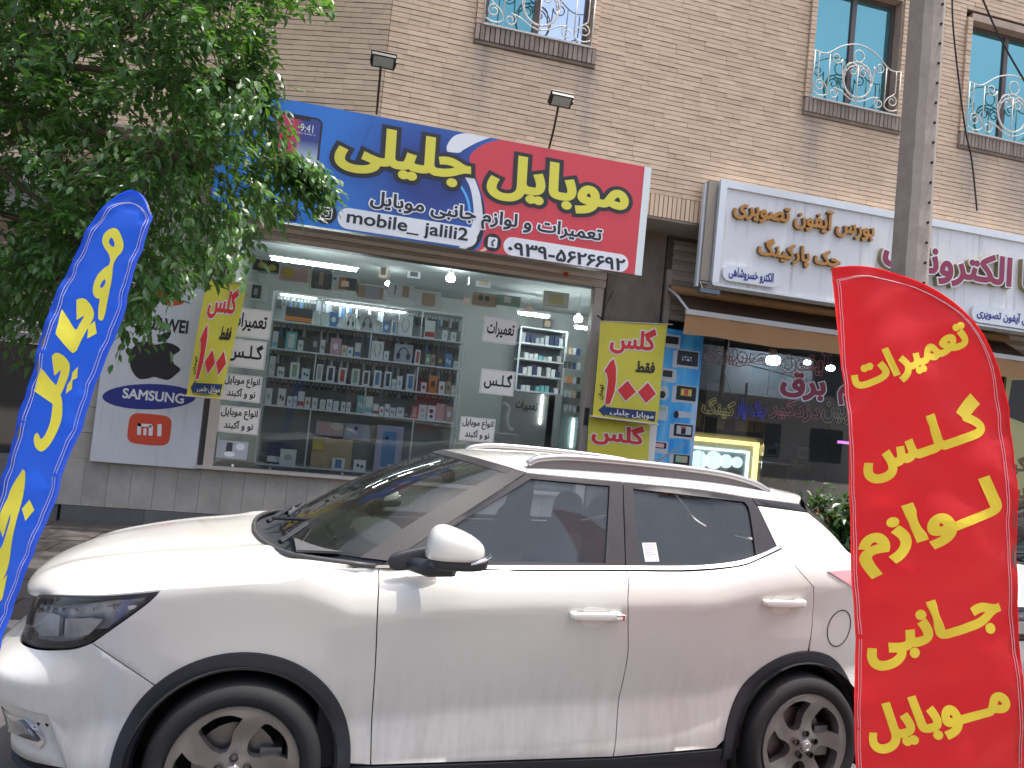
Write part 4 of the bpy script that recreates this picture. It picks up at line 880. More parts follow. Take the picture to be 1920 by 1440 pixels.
# boxes on the shelves: (x0, x1, height) in enlargement units, colour, picture
PAL = dict(w=(.86, .88, .87), c=(.78, .74, .62), t=(.22, .60, .62), p=(.70, .40, .46), d=(.06, .065, .07), g=(.28, .45, .30), b=(.10, .25, .50), n=(.03, .05, .14), o=(.65, .22, .05), r=(.55, .08, .06), k=(.50, .36, .22), s=(.48, .51, .55), y=(.65, .50, .08), l=(.42, .42, .58), q=(.70, .42, .40))
NAMC = dict(w='white', c='cream', t='teal', p='pink', d='dark', g='green', b='blue', n='navy', o='orange', r='red', k='brown kraft', s='grey', y='yellow', l='lilac', q='salmon pink')
PICN = dict(phone='pictured phone', cable='pictured looped cable', head='pictured headphones', buds='pictured earbuds', band='coloured band', circle='two round cut-outs', dot='small round mark')
def cm(k): return mat('card_'+k, PAL[k], .45, rand=.05)
def prod(xa, xb, y, z, h, col, pic, pc, label, cat='box', name='product_box', dep=.05, group=None, tilt=0):
    t = bpy.data.objects.new(name, None); 
    me = B(); me.box(xa, xb, y, y+dep, z+.0005, z+h)
    o = me.build(name, cm(col), None, label=label, cat=cat, group=group)
    bpy.data.objects.remove(t)
    W, H = xb-xa, h; xm, zm = (xa+xb)/2, z+h/2
    def pr(nm, pts, c): flatpoly(nm, pts, y, cm(c), o, .0012)
    if pic == 'phone': pr('printed_phone', rrect(xm-W*.26, xm+W*.26, z+H*.12, z+H*.88, W*.07, 3), pc); pr('printed_spot', ellipse(xm-W*.1, z+H*.74, W*.06, W*.06, 10), 'w' if pc in 'nbds' else 'd')
    elif pic == 'cable':
        b_ = B(); 
        for k in (-1, 1): b_.tube([(xm+k*W*.05, y-.002, z+H*.15), (xm+k*W*.30, y-.002, z+H*.55), (xm+k*W*.12, y-.002, z+H*.85)], .003, 4)
        b_.build('printed_cable', cm(pc), o)
    elif pic == 'head':
        b_ = B(); b_.tube([(xm+W*.27*cos(a), y-.002, z+H*.45+H*.36*sin(a)) for a in np.linspace(0, pi, 12)], W*.035, 5); b_.build('printed_band', cm(pc), o)
        for k in (-1, 1): pr('printed_cup', ellipse(xm+k*W*.27, z+H*.36, W*.12, H*.18, 14), pc)
    elif pic == 'buds': pr('printed_bud', ellipse(xm-W*.15, zm, W*.12, H*.16, 10), pc); pr('printed_bud', ellipse(xm+W*.18, zm-H*.08, W*.12, H*.16, 10), pc)
    elif pic == 'band': pr('printed_band', [(xa+.002, z+H*.1), (xb-.002, z+H*.1), (xb-.002, z+H*.38), (xa+.002, z+H*.38)], pc)
    elif pic == 'circle': pr('printed_ring', ellipse(xm-W*.02, z+H*.62, W*.25, W*.25, 16), pc); pr('printed_ring', ellipse(xm+W*.02, z+H*.25, W*.22, W*.2, 16), pc)
    elif pic == 'dot': pr('printed_spot', ellipse(xm, zm, W*.25, H*.2, 12), pc)
    return o
L5 = [[(483,645,75,'d','band','o'),(742,795,75,'b','dot','w'),(843,897,80,'w','head','d'),(930,1005,85,'s','head','d'),(1060,1103,65,'b','dot','w'),(1112,1143,75,'c','phone','b'),(1150,1235,105,'w','cable','d'),(-370,-428,95,'w','band','r'),(-475,-505,55,'w','dot','s'),(-525,-555,50,'w','dot','s')],
 [(405,438,85,'w','band','t'),(485,550,90,'t','phone','w'),(557,590,55,'w','dot','s'),(632,685,85,'d','dot','s'),(688,718,70,'w','buds','d'),(748,812,85,'p','dot','w'),(815,848,55,'c','dot','k'),(850,885,48,'w','dot','b'),(893,928,75,'w','band','b'),(988,1062,95,'w','cable','d'),(1066,1097,50,'w','dot','s'),(1125,1235,95,'s','head','n'),(-310,-342,75,'w','phone','r'),(-372,-403,60,'g','dot','w'),(-405,-430,60,'k','dot','d'),(-440,-480,60,'d','dot','y'),(-485,-530,75,'b','buds','w'),(-540,-570,40,'w','dot','s')],
 [(385,420,100,'w','buds','s'),(437,478,50,'w','buds','d'),(510,565,80,'w','phone','g'),(580,628,55,'w','buds','d'),(665,703,85,'w','phone','s'),(725,775,82,'w','phone','n'),(795,845,80,'w','phone','r'),(872,922,82,'w','phone','g'),(937,982,78,'w','phone','d'),(1003,1048,85,'w','phone','b'),(1065,1108,85,'w','phone','n'),(1112,1137,50,'w','dot','s'),(1141,1175,70,'w','dot','s'),(1195,1245,85,'w','phone','b'),(-345,-378,50,'w','dot','d'),(-388,-440,90,'o','dot','d'),(-450,-488,65,'w','dot','r'),(-492,-520,70,'k','dot','d'),(-525,-555,50,'c','dot','w')],
 [(365,405,80,'w','dot','s'),(438,485,85,'w','buds','d'),(495,528,50,'w','dot','s'),(532,553,55,'w','dot','s'),(557,595,80,'w','band','r'),(600,633,55,'w','dot','o'),(642,675,55,'w','dot','s'),(688,722,50,'w','dot','c'),(728,762,55,'w','dot','s'),(768,800,50,'w','dot','c'),(813,840,50,'w','dot','s'),(845,870,50,'w','dot','s'),(905,945,90,'t','buds','w'),(955,998,90,'w','band','t'),(1002,1035,55,'w','band','r'),(1040,1068,45,'w','dot','r'),(1070,1099,60,'w','buds','d'),(1102,1135,45,'w','buds','d'),(1140,1185,50,'w','dot','s'),(-285,-328,65,'r','phone','q'),(-330,-378,75,'w','circle','s'),(-380,-430,75,'w','circle','n'),(-432,-485,90,'p','phone','q'),(-487,-530,80,'q','dot','w')],
 [(385,520,100,'n','band','w'),(640,880,150,'k','band','k'),(1010,1170,240,'l','phone','b')]]
SHN = ['top display shelf', 'second display shelf', 'third display shelf', 'fourth display shelf', 'bottom display shelf']
def cx(v, y0, Y):   # enlargement x -> world x at about photo row y0
    px_ = v/3.13+380 if v > 0 else -v/3.13+680
    return onY(px_, y0, Y)[0]
ORD = ['first', 'second', 'third', 'fourth', 'fifth', 'sixth', 'seventh', 'eighth', 'ninth', 'tenth', 'eleventh', 'twelfth', 'thirteenth', 'fourteenth', 'fifteenth', 'sixteenth', 'seventeenth', 'eighteenth', 'nineteenth', 'twentieth', 'twenty-first', 'twenty-second', 'twenty-third', 'twenty-fourth']
for r, row in enumerate(L5):
    for k, (a, c, h, col, pic, pc) in enumerate(row):
        ym = [585, 637, 690, 742, 830][r]+((a/3.13+380 if a > 0 else -a/3.13+680)-500)*.125
        hh = h/3.13*YS/FPX*1.14; hh = min(hh, .30 if r < 4 else 1)
        lab = '%s box with %s, %s along the %s' % (NAMC[col], PICN[pic], ORD[k], SHN[r])
        prod(cx(a, ym, YS), cx(c, ym, YS)-.002, YS+.05+rb.random()*.04, SH[r], hh, col, pic, pc, lab, dep=.06 if r < 4 else .12, group='boxes on the display shelves')
for a, c, h, col, pic, pc, lab in ((455, 550, 85, 'w', 'dot', 's', 'white box leaning in front of the navy box at the bottom left of the shelving'), (765, 840, 60, 'w', 'phone', 'b', 'small white box with a blue phone in front of the brown carton'), (893, 965, 60, 'w', 'buds', 'd', 'small white box with dark earbuds beside the brown carton'), (1095, 1135, 50, 'w', 'dot', 'd', 'little white box in front of the lilac box at the bottom of the shelving')):
    prod(cx(a, 850, YS), cx(c, 850, YS), YS-.0+.012, SH[4], h/3.13*YS/FPX*1.06, col, pic, pc, lab, dep=.03, group='boxes on the display shelves')
q0, q1 = cx(650, 820, YS), cx(712, 820, YS); flatpoly('carton_label', [(q0, SH[4]+.22), (q1, SH[4]+.22), (q1, SH[4]+.33), (q0, SH[4]+.33)], YS+.045, cm('y'), None, .001, label='yellow and red label stuck on the brown carton', cat='label')
# hanging carded accessories behind the boxes
for row, (zt2, n) in enumerate(((zt_-.03, 58), (SH[0]-.03, 58), (SH[1]-.03, 58), (SH[2]-.03, 44))):
    base = None
    for k in range(n):
        x = xl_+.03+(xr_-xl_-.07)*k/(n-1)+rb.uniform(-.008, .008); h = rb.uniform(.11, .17) if row < 3 else rb.uniform(.05, .09)
        b = B(); y = YS+.20+rb.random()*.09; b.tube([(x, y-.03, zt2), (x, y+.05, zt2)], .002, 3, 1); b.box(x-.012, x+.012, y-.001, y+.001, zt2-.035, zt2+.004, 1); b.box(x-.017, x+.017, y-.008, y+.008, zt2-h, zt2-.036, 0)
        col = rb.choice(('d', 'd', 'd', 's', 'd', 'n', 'd', 's', 'b', 'd'))
        b.build('hanging_accessory', [cm('d') if col not in ('s', 'b') else cm(col), cm('s')], None, label='small carded accessory hanging on a peg in the %s row behind the boxes' % ('top', 'second', 'third', 'fourth')[row], cat='accessory', group='carded accessories in the %s peg row' % ('top', 'second', 'third', 'fourth')[row])
# posters along the top of the glass
def crect(a, bb_, c, d, off, s, Y):
    p, q = onY(a/s+off[0], bb_/s+off[1], Y), onY(c/s+off[0], d/s+off[1], Y); return p[0], q[0], q[2], p[2]
O5, O6, O7, O8 = (380, 440), (680, 440), (1080, 560), (0, 340)
def poster(rc, Y, base, shapes, label, cat='poster', name='poster', dep=.006, group=None):
    x0, x1, z0, z1 = rc; b = B(); b.box(x0, x1, Y, Y+dep, z0, z1); o = b.build(name, cm(base), None, label=label, cat=cat, group=group)
    for kind, (a, bb_, c, d), col in shapes:
        X0, X1, Z0, Z1 = x0+(x1-x0)*a, x0+(x1-x0)*c, z0+(z1-z0)*bb_, z0+(z1-z0)*d
        pts = ellipse((X0+X1)/2, (Z0+Z1)/2, (X1-X0)/2, (Z1-Z0)/2, 20) if kind == 'e' else rrect(X0, X1, Z0, Z1, min(X1-X0, Z1-Z0)*.12, 3)
        flatpoly('printed_shape', pts, Y-.0006*shapes.index((kind, (a, bb_, c, d), col)), cm(col), o, .0008)
    return o
PO = 'boxes and posters standing along the top of the glass'
YP = YG+.16
poster(crect(300, 140, 445, 225, O5, 3.13, YP), YP, 'd', [('e', (.2, .2, .55, .8), 'y'), ('e', (.6, .1, .9, .7), 'y')], 'dark panel with yellow rings nearest the foliage above the shelving', group=PO)
poster(crect(450, 178, 622, 290, O5, 3.13, YP), YP, 'c', [('r', (.05, .05, .95, .95), 'q'), ('e', (.15, .2, .5, .9), 'y'), ('e', (.6, .1, .95, .6), 'p')], 'panel with yellow and pink round shapes above the shelving', group=PO)
poster(crect(640, 188, 752, 332, O5, 3.13, YP), YP, 'c', [('r', (.05, .04, .95, .96), 'd'), ('r', (.4, .2, .6, .8), 'k')], 'dark framed phone box beside the long glowing tube', group=PO)
poster(crect(755, 232, 908, 342, O5, 3.13, YP), YP, 'w', [('r', (.3, .1, .95, .92), 'd'), ('r', (.32, .12, .55, .9), 'o'), ('e', (.08, .65, .2, .85), 'd')], 'white box with an orange and black phone pictured on it', group=PO)
poster(crect(908, 282, 1062, 392, O5, 3.13, YP), YP, 'w', [('r', (.04, .08, .96, .9), 'k'), ('r', (.3, .15, .8, .85), 's')], 'white edged box with two pale blue phones pictured on it', group=PO)
poster(crect(1092, 280, 1238, 384, O5, 3.13, YP), YP, 'w', [('r', (.55, .12, .8, .92), 'k'), ('r', (.25, .2, .29, .9), 'd')], 'white box with a pen and a brown phone pictured on it', group=PO)
poster(crect(305, 318, 452, 436, O6, 3.13, YP), YP, 'w', [('r', (.3, .08, .8, .85), 'k')], 'white box with one brown phone, left of the brass glass clamps', group=PO)
poster(crect(643, 330, 786, 432, O6, 3.13, YP), YP, 'c', [('r', (.03, .04, .97, .96), 'k'), ('e', (.25, .4, .45, .8), 'd'), ('e', (.5, .4, .7, .8), 'd')], 'brown picture box at the top of the glass door', group=PO)
poster(crect(790, 348, 922, 430, O6, 3.13, YP), YP, 'g', [('r', (.3, .3, .6, .9), 'w')], 'green picture box at the top of the glass door', group=PO)
poster(crect(245, 275, 372, 392, O5, 3.13, YP), YP, 'w', [('r', (.35, .1, .75, .9), 'd'), ('r', (.45, .3, .6, .7), 's')], 'white box with a dark watch pictured, beside the left banner', group=PO)
for (rc, lab, c1, c2) in (((880, 105, 985, 150), 'blue grey picture box high inside the shop, leftmost', 's', 'n'), ((1205, 205, 1275, 260), 'grey picture box high inside the shop, second', 's', 'd'), ((1040, 175, 1080, 255), 'brown phone box high inside the shop', 'k', 'd'), ((-670, 240, -750, 315), 'grey picture box high inside the shop near the door', 's', 'k'), ((-1065, 325, -1205, 435), 'gold coloured notice in the glass above the door', 'c', 'y'), ((-1060, 490, -1110, 555), 'dark picture hanging on the inner wall of the shop', 'd', 'k')):
    off = O5 if rc[0] > 0 else O6; YY = YG+1.5 if 'inner' not in lab else YG+3.3
    if 'gold' in lab: YY = YG+.05
    poster(crect(abs(rc[0]), rc[1], abs(rc[2]), rc[3], off, 3.13, YY), YY, c1, [('r', (.2, .2, .8, .8), c2)], lab)
PB_ = 'picture panels at the back of the bottom shelf'
for rc, base, shp, lab in (((670, 1092, 828, 1188), 's', [('r', (.1, .1, .9, .95), 'q'), ('e', (.5, .45, .95, 1), 'c')], 'rose gold phone picture panel above the brown carton'), ((832, 1105, 985, 1212), 's', [('r', (.3, .1, .7, .95), 'l'), ('e', (.38, .6, .5, .85), 'n')], 'blue grey phone picture panel above the brown carton'), ((990, 1120, 1130, 1215), 'c', [('r', (.06, .08, .94, .92), 'k')], 'tan picture panel behind the lilac box')):
    poster(crect(*rc, O5, 3.13, YS+.22), YS+.22, base, shp, lab, group=PB_)
# lettered sheets in the window
PAPER = mat('sheet_paper', (.84, .81, .74), .6, noise=(3, .04)); INK = mat('black_ink', (.015, .015, .015), .6)
def T3(Y, bl, br, tl): return [onY(*p, Y) for p in (bl, br, tl)]
def sheet(tl, br, lines, label, Y=YG-.004, mm=None):
    a, c = onY(*tl, Y), onY(*br, Y); x0, x1, z0, z1 = a[0], c[0], c[2], a[2]
    b = B(); b.box(x0, x1, Y, Y+.003, z0, z1); o = b.build('lettered_sheet', mm or PAPER, None, label=label, cat='notice', group='lettered sheets in the shop window')
    bb = B(); m = .010; t_ = .002
    bb.box(x0+m, x1-m, Y-.0008, Y, z0+m, z0+m+t_); bb.box(x0+m, x1-m, Y-.0008, Y, z1-m-t_, z1-m); bb.box(x0+m, x0+m+t_, Y-.0008, Y, z0+m, z1-m); bb.box(x1-m-t_, x1-m, Y-.0008, Y, z0+m, z1-m); bb.build('printed_border', INK, o)
    for txt, u0, u1, v0, v1 in lines:
        X0, X1, Z0, Z1 = x0+(x1-x0)*u0, x0+(x1-x0)*u1, z0+(z1-z0)*v0, z0+(z1-z0)*v1
        lettering('lettering', txt, (X0, Y-.0005, Z0), (X1, Y-.0005, Z0), (X0, Y-.0005, Z1), INK, o, off=.028, depth=.001)
    return o
TA = [('تعمیرات', .12, .90, .22, .82)]; GL = [('گـلـس', .12, .92, .22, .85)]; AN = [('انواع موبایل', .06, .94, .53, .92), ('نو و آکبند', .16, .86, .10, .47)]
sheet((425, 573), (505, 638), TA, 'white sheet reading repairs in black letters, topmost of the left column', YG+.012)
sheet((421, 632), (495, 694), GL, 'white sheet with one word in black, second from the top of the left column', YG+.012)
sheet((418, 699), (487, 756), AN, 'white sheet with two lines of black letters, third of the left column', YG+.012)
sheet((412, 759), (483, 816), AN, 'white sheet with two lines of black letters, lowest of the left column', YG+.012)
sheet((908.4, 591.8), (967.5, 647.7), TA, 'white sheet reading repairs in black letters on the glass door', YG+.012)
sheet((903, 690), (962, 743.5), GL, 'white sheet with one word in black letters on the glass door', YG+.012)
sheet((864.7, 780), (925, 831), AN, 'white sheet with two lines of black letters low on the glass door', YG+.012)
rc = crect(88, 1203, 258, 1322, O5, 3.13, YG+.012); poster(rc, YG+.012, 's', [('r', (.3, .2, .5, .9), 'd'), ('e', (.25, .1, .6, .4), 'w'), ('e', (.6, .5, .9, .9), 'w')], 'small grey picture sheet at the lower left corner of the shop window')
# fittings seen through the door
def ibox(tl, br, Y0, Y1, m, name, label, cat, parent=None):
    a, c = onY(*tl, Y0), onY(*br, Y0); b = B(); b.box(a[0], c[0], Y0, Y1, c[2], a[2]); return b.build(name, m, parent, label=label, cat=cat)
YC = YG+1.6
cab = ibox((960, 733), (1030, 860), YC, YC+.6, mat('counter_grey', (.30, .30, .29), .5), 'counter_cabinet', 'tall grey counter cabinet behind the glass door', 'cabinet')
lettering('lettering', 'تعمیرات', *T3(YC-.004, (966, 768), (1006, 775), (968, 748)), INK, cab, off=.03)
cab2 = ibox((1030, 738), (1042, 870), YC, YC+.6, mat('counter_side', (.50, .52, .52), .4), 'counter_end', 'pale end panel with a light strip beside the grey counter', 'cabinet')
a, c = onY(1018, 740, YC-.02), onY(1013, 795, YC-.02); b = B(); b.tube([a, (a[0], c[1], c[2])], .008, 6); b.build('light_strip', LITE('strip_glow', 10), None, label='upright glowing strip on the corner of the grey counter', cat='lamp')
YW = YG+3.0; a, c = onY(978, 612, YW), onY(1052, 740, YW)
WR = empty('wall_shelving', ((a[0]+c[0])/2, YW, c[2]), 0, 'wall shelving with rows of small boxes inside the shop', 'shelves')
for k in range(5): z = c[2]+(a[2]-c[2])*k/4; b = B(); b.box(a[0], c[0], YW, YW+.3, z-.015, z+.012); b.build('shelf', SHM, WR)
for k in (0, 1): b = B(); xx = (a[0], c[0])[k]; b.box(xx-.015, xx+.015, YW-.01, YW, c[2], a[2]); b.build('upright', SHM, WR)
b = B(); b.box(a[0], c[0], YW+.301, YW+.32, c[2], a[2]); b.build('back_panel', mat('navy_back', (.08, .10, .13), .6), WR)
for k in range(4):
    z = c[2]+(a[2]-c[2])*k/4+.012; n = 9; dx = (c[0]-a[0]-.06)/n
    for i in range(n):
        h = rb.uniform(.10, .19)*(1 if k in (1, 3) else .6); b = B(); b.box(a[0]+.03+i*dx, a[0]+.03+i*dx+dx*.8, YW+.04, YW+.12, z, z+h)
        b.build('stock_box', cm(rb.choice(('n', 's', 'w', 'd', 'w', 't') if k != 3 else ('n', 's', 'n', 'w'))), None, label='small stock box on the %s shelf of the wall shelving inside' % ('lowest', 'third', 'second', 'top')[k], cat='box', group='stock boxes on the %s inner shelf' % ('lowest', 'third', 'second', 'top')[k])
a, c = onY(1046, 778, YG+1.9), onY(1081, 850, YG+1.9)
gc = ibox((1046, 778), (1081, 850), YG+1.9, YG+2.3, mat('glass_cabinet_body', (.28, .36, .36), .2), 'glass_cabinet', 'low glass cabinet with a lit edge beside the door post', 'cabinet')
b = B(); q = onY(1076, 785, YG+1.88); b.tube([q, q-np.array([0, 0, .45])], .008, 6); b.build('light_edge', MATS['strip_glow'], gc)
b = B(); p_ = [(944, 755), (955, 765), (952, 785), (955, 802), (962, 806)]; b.tube(crspline([onY(*p, YG+1.0) for p in p_], 4), .022, 7); b.build('curved_lamp_arm', mat('white_plastic', (.6, .6, .58), .4), None, label='bent pale plastic arm standing behind the glass door', cat='lamp arm')  # curved tube of a chair inside the shop
b = B(); a, c = onY(944, 800, YG+.9), onY(962, 815, YG+.9); b.box(a[0]-.25, c[0]+.1, YG+.9, YG+1.3, c[2]-.12, c[2]); b.build('work_table', mat('table_grey', (.35, .34, .33), .5), None, label='grey work table behind the glass door', cat='table')
for k in range(24):
    px_ = 1061+(k % 4)*8; py_ = 655+(k//4)*27+(k % 4)*1; q = onY(px_, py_, YG+2.9); b = B(); b.box(q[0]-.03, q[0]+.03, q[1], q[1]+.02, q[2]-.075, q[2]+.04); b.build('phone_case', cm(rb.choice(('d', 'd', 'n', 'k', 's', 'o'))), None, label='phone case hanging on the wall at the right of the shop interior', cat='phone case', group='phone cases hanging inside')
# ================================================================= the blue and red shop sign
YSg = YB-.16
def S(x, y): return xz(x, y, YSg)                 # photo row/column on the sign's own plane
def c2(x, y): return (480+x/2.526, 150+y/2.526)
tl_, tr_, br_, bl_ = S(402, 160), S(1219, 315), S(1201, 517), S(402, 396)
SX0, SX1 = S(405, 300)[0], S(1212, 416)[0]; SZ1 = (S(1219, 315)[1]+S(540, 186)[1])/2; SZ0 = (S(1206, 518)[1]+S(540, 416)[1])/2
SIGN = empty('shop_sign', ((SX0+SX1)/2, YSg, SZ0), 0, 'large blue and red phone shop sign with yellow lettering over the shop window', 'sign')
BLUEM = mat('sign_blue', (.022, .16, .58), .32, coat=.3)
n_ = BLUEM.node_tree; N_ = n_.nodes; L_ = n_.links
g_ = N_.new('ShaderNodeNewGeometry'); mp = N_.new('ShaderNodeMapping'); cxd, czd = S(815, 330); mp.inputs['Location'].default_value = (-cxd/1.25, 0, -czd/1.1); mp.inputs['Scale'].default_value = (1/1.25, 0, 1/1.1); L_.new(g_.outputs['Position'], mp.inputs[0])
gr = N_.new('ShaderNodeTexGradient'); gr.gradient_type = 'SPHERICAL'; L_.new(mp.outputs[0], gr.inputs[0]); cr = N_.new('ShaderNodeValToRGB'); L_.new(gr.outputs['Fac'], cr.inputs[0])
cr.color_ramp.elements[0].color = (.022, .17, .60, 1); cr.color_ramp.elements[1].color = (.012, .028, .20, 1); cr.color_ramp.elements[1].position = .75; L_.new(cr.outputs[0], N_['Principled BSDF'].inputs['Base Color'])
REDM = mat('sign_red', (.58, .035, .045), .32, coat=.3, noise=(.5, .05, 3)); WHM = mat('sign_white', (.72, .74, .78), .35, coat=.2, noise=(1.2, .08, 4)); YEM = mat('sign_yellow', (.68, .62, .05), .35, coat=.2); BKM = mat('sign_black', (.02, .018, .022), .4)
b = B(); b.box(SX0, SX1, YSg, YSg+.12, SZ0, SZ1); b.build('sign_box', mat('sign_case', (.35, .34, .32), .5), SIGN)
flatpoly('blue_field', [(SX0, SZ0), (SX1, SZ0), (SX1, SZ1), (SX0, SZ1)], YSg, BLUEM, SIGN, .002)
# red field bounded by the swoosh
sw = [c2(1150, 285), c2(1090, 300), c2(1040, 330), c2(1010, 370), c2(1030, 430), c2(1055, 500), c2(1080, 580), c2(1085, 680), c2(1070, 760), c2(1045, 830)]
red = [S(*p) for p in crspline(sw, 4)]; z0_, z1_ = SZ0+.001, SZ1-.001
red = [(red[0][0], z1_)]+[q for q in red if z0_ < q[1] < z1_]+[(S(*c2(1030, 870))[0], z0_), (SX1-.09, z0_), (SX1-.09, z1_)]
flatpoly('red_field', red, YSg, REDM, SIGN, .004)
def band(ps_out, ps_in, m, d, nm):
    o = [S(*p) for p in crspline([c2(*p) for p in ps_out], 4)]; i = [S(*p) for p in crspline([c2(*p) for p in ps_in], 4)]
    P = [(x, min(max(z, z0_), z1_)) for x, z in o+i[::-1]]; flatpoly(nm, P, YSg, m, SIGN, d)
band([(1110, 262), (1010, 252), (940, 265), (905, 310), (905, 340)], [(1110, 272), (1040, 300), (985, 330), (960, 345), (905, 340)], WHM, .005, 'white_swoosh')
band([(985, 455), (1010, 500), (1025, 560), (1030, 640), (1010, 720), (960, 800)], [(1030, 455), (1060, 540), (1072, 620), (1070, 700), (1050, 760), (1010, 815)], WHM, .0055, 'white_swoosh')
band([(1072, 560), (1082, 640), (1076, 720), (1052, 780), (1020, 812)], [(1064, 560), (1074, 640), (1066, 700), (1030, 770), (985, 808)], BKM, .006, 'dark_line')
band([(940, 470), (985, 540), (1005, 610), (1000, 680)], [(950, 466), (997, 540), (1016, 610), (1010, 690)], mat('sign_light_blue', (.08, .42, .85), .35), .005, 'light_line')
band([(1100, 745), (1085, 790), (1050, 815)], [(1110, 748), (1100, 800), (1060, 818)], mat('sign_peach', (.75, .50, .38), .35), .0052, 'peach_flash')
b = B(); b.box(SX1-.09, SX1, YSg-.006, YSg-.0005, SZ0, SZ1); b.build('white_end_strip', mat('end_strip', (.68, .74, .74), .4), SIGN)
def L3(cv, Y): return [onY(*p, Y) for p in cv]
def stext(txt, l, r, t, bt, m, off, d, cvt=c2, Y=YSg, par=SIGN, name='lettering', box=0, depth=None, side=None):
    """ink box on the plane from a left, right, top and bottom photo point"""
    x0, x1, z1, z0 = onY(*cvt(*l), Y)[0], onY(*cvt(*r), Y)[0], onY(*cvt(*t), Y)[2], onY(*cvt(*bt), Y)[2]
    return lettering(name, txt, (x0, Y-d, z0), (x1, Y-d, z0), (x0, Y-d, z1), m, par, off=off, depth=depth or .0008, box=box, side=side)
for m, off, d in ((BKM, .125, .007), (YEM, .045, .0085)):
    stext('موبایل', (1095, 470), (1768, 540), (1260, 362), (1560, 640), m, off, d, box=.045)
    stext('جلیلی', (375, 330), (1022, 410), (635, 234), (905, 515), m, off, d, box=.045)
for m, off, d in ((WHM, .095, .0075), (BKM, .030, .009)):
    stext('تعمیرات و لوازم جانبی موبایل', (540, 575), (1638, 735), (598, 530), (1068, 706), m, off, d, box=.03)
def pill(l, r, h, m, d, cvt=c2, Y=YSg, par=SIGN, name='white_pill'):
    a, c = onY(*cvt(*l), Y), onY(*cvt(*r), Y); z = (a[2]+c[2])/2
    return flatpoly(name, rrect(a[0], c[0], z-h/2, z+h/2, h*.49, 6), Y, m, par, d)
pill((388, 640), (1045, 760), .235, WHM, .0065); stext('mobile_ jalili2', (430, 655), (1003, 745), (635, 645), (800, 752), BKM, .022, .0075, box=.02)
pill((1172, 780), (1762, 875), .215, WHM, .0065)
stext('۰۹۳۹-۵۶۲۶۶۹۲', (1190, 800), (1748, 870), (1310, 781), (1620, 889), BKM, .030, .0075, box=.03)
def disc(c, r, m, d, cvt=c2): q = S(*cvt(*c)); return flatpoly('icon_disc', ellipse(q[0], q[1], r, r, 28), YSg, m, SIGN, d)
def ring(pts, r, m, d): b = B(); b.tube([(p[0], YSg-d, p[1]) for p in pts], r, 4, closed=True); b.build('icon_line', m, SIGN)
disc((331, 632), .118, BKM, .006); q = S(*c2(331, 632)); ring(rrect(q[0]-.062, q[0]+.062, q[1]-.062, q[1]+.062, .025, 4), .006, WHM, .008); ring(ellipse(q[0], q[1], .032, .032, 20), .006, WHM, .008); flatpoly('icon_dot', ellipse(q[0]+.038, q[1]+.038, .009, .009, 10), YSg, WHM, SIGN, .009)
disc((1120, 770), .105, BKM, .007); q = S(*c2(1120, 770)); flatpoly('icon_panel', rrect(q[0]-.055, q[0]+.055, q[1]-.06, q[1]+.06, .02, 4), YSg, WHM, SIGN, .008); b = B(); b.tube([(q[0]+.022, YSg-.0095, q[1]+.035), (q[0]-.012, YSg-.0095, q[1]+.005), (q[0]+.010, YSg-.0095, q[1]-.038)], [.012, .007, .012], 6); b.build('icon_handset', BKM, SIGN)
q = S(*c2(140, 620)); flatpoly('dark_tag', rrect(q[0]-.30, q[0]+.13, q[1]-.10, q[1]+.07, .03, 4), YSg, BKM, SIGN, .006)
# the pictured phone
def sq(L): return [S(*c2(*p)) for p in L]
x0, z1 = S(*c2(140, 150)); x1, z0 = S(*c2(318, 200))[0], S(*c2(140, 400))[1]; z1 = S(*c2(240, 172))[1]
flatpoly('pictured_phone', rrect(x0-.10, x1, z0-.12, z1, .07, 6), YSg, BKM, SIGN, .005)
PHM = mat('phone_screen', (.4, .1, .2), .3, coat=.4); n_ = PHM.node_tree; N_ = n_.nodes; L_ = n_.links; g_ = N_.new('ShaderNodeNewGeometry'); sp = N_.new('ShaderNodeSeparateXYZ'); L_.new(g_.outputs['Position'], sp.inputs[0])
mr = N_.new('ShaderNodeMapRange'); mr.inputs['From Min'].default_value = x0; mr.inputs['From Max'].default_value = x1; L_.new(sp.outputs['X'], mr.inputs['Value']); cr = N_.new('ShaderNodeValToRGB'); L_.new(mr.outputs[0], cr.inputs[0]); e = cr.color_ramp.elements
e[0].color = (.50, .03, .08, 1); e[0].position = .3; e[1].color = (.03, .04, .22, 1); e[1].position = .5
mz = N_.new('ShaderNodeMapRange'); mz.inputs['From Min'].default_value = z0+.30; mz.inputs['From Max'].default_value = z0+.05; L_.new(sp.outputs['Z'], mz.inputs['Value'])
c3 = N_.new('ShaderNodeValToRGB'); L_.new(mr.outputs[0], c3.inputs[0]); e = c3.color_ramp.elements; e[0].color = (.45, .05, .1, 1); e[0].position = .33; e[1].color = (.55, .66, .78, 1); e[1].position = .42
mx = N_.new('ShaderNodeMixRGB'); L_.new(mz.outputs[0], mx.inputs[0]); L_.new(cr.outputs[0], mx.inputs[1]); L_.new(c3.outputs[0], mx.inputs[2]); L_.new(mx.outputs[0], N_['Principled BSDF'].inputs['Base Color'])
flatpoly('pictured_screen', rrect(x0-.075, x1-.022, z0-.1, z1-.022, .055, 6), YSg, PHM, SIGN, .006)
flatpoly('pictured_notch', rrect(x0+.02, x1-.13, z1-.05, z1-.015, .015, 3), YSg, BKM, SIGN, .0068)
stext('9:41', (210, 235), (270, 245), (225, 208), (240, 248), WHM, .0, .0072); stext('Tuesday, September 12', (188, 243), (280, 262), (230, 250), (240, 262), WHM, .0, .0072)
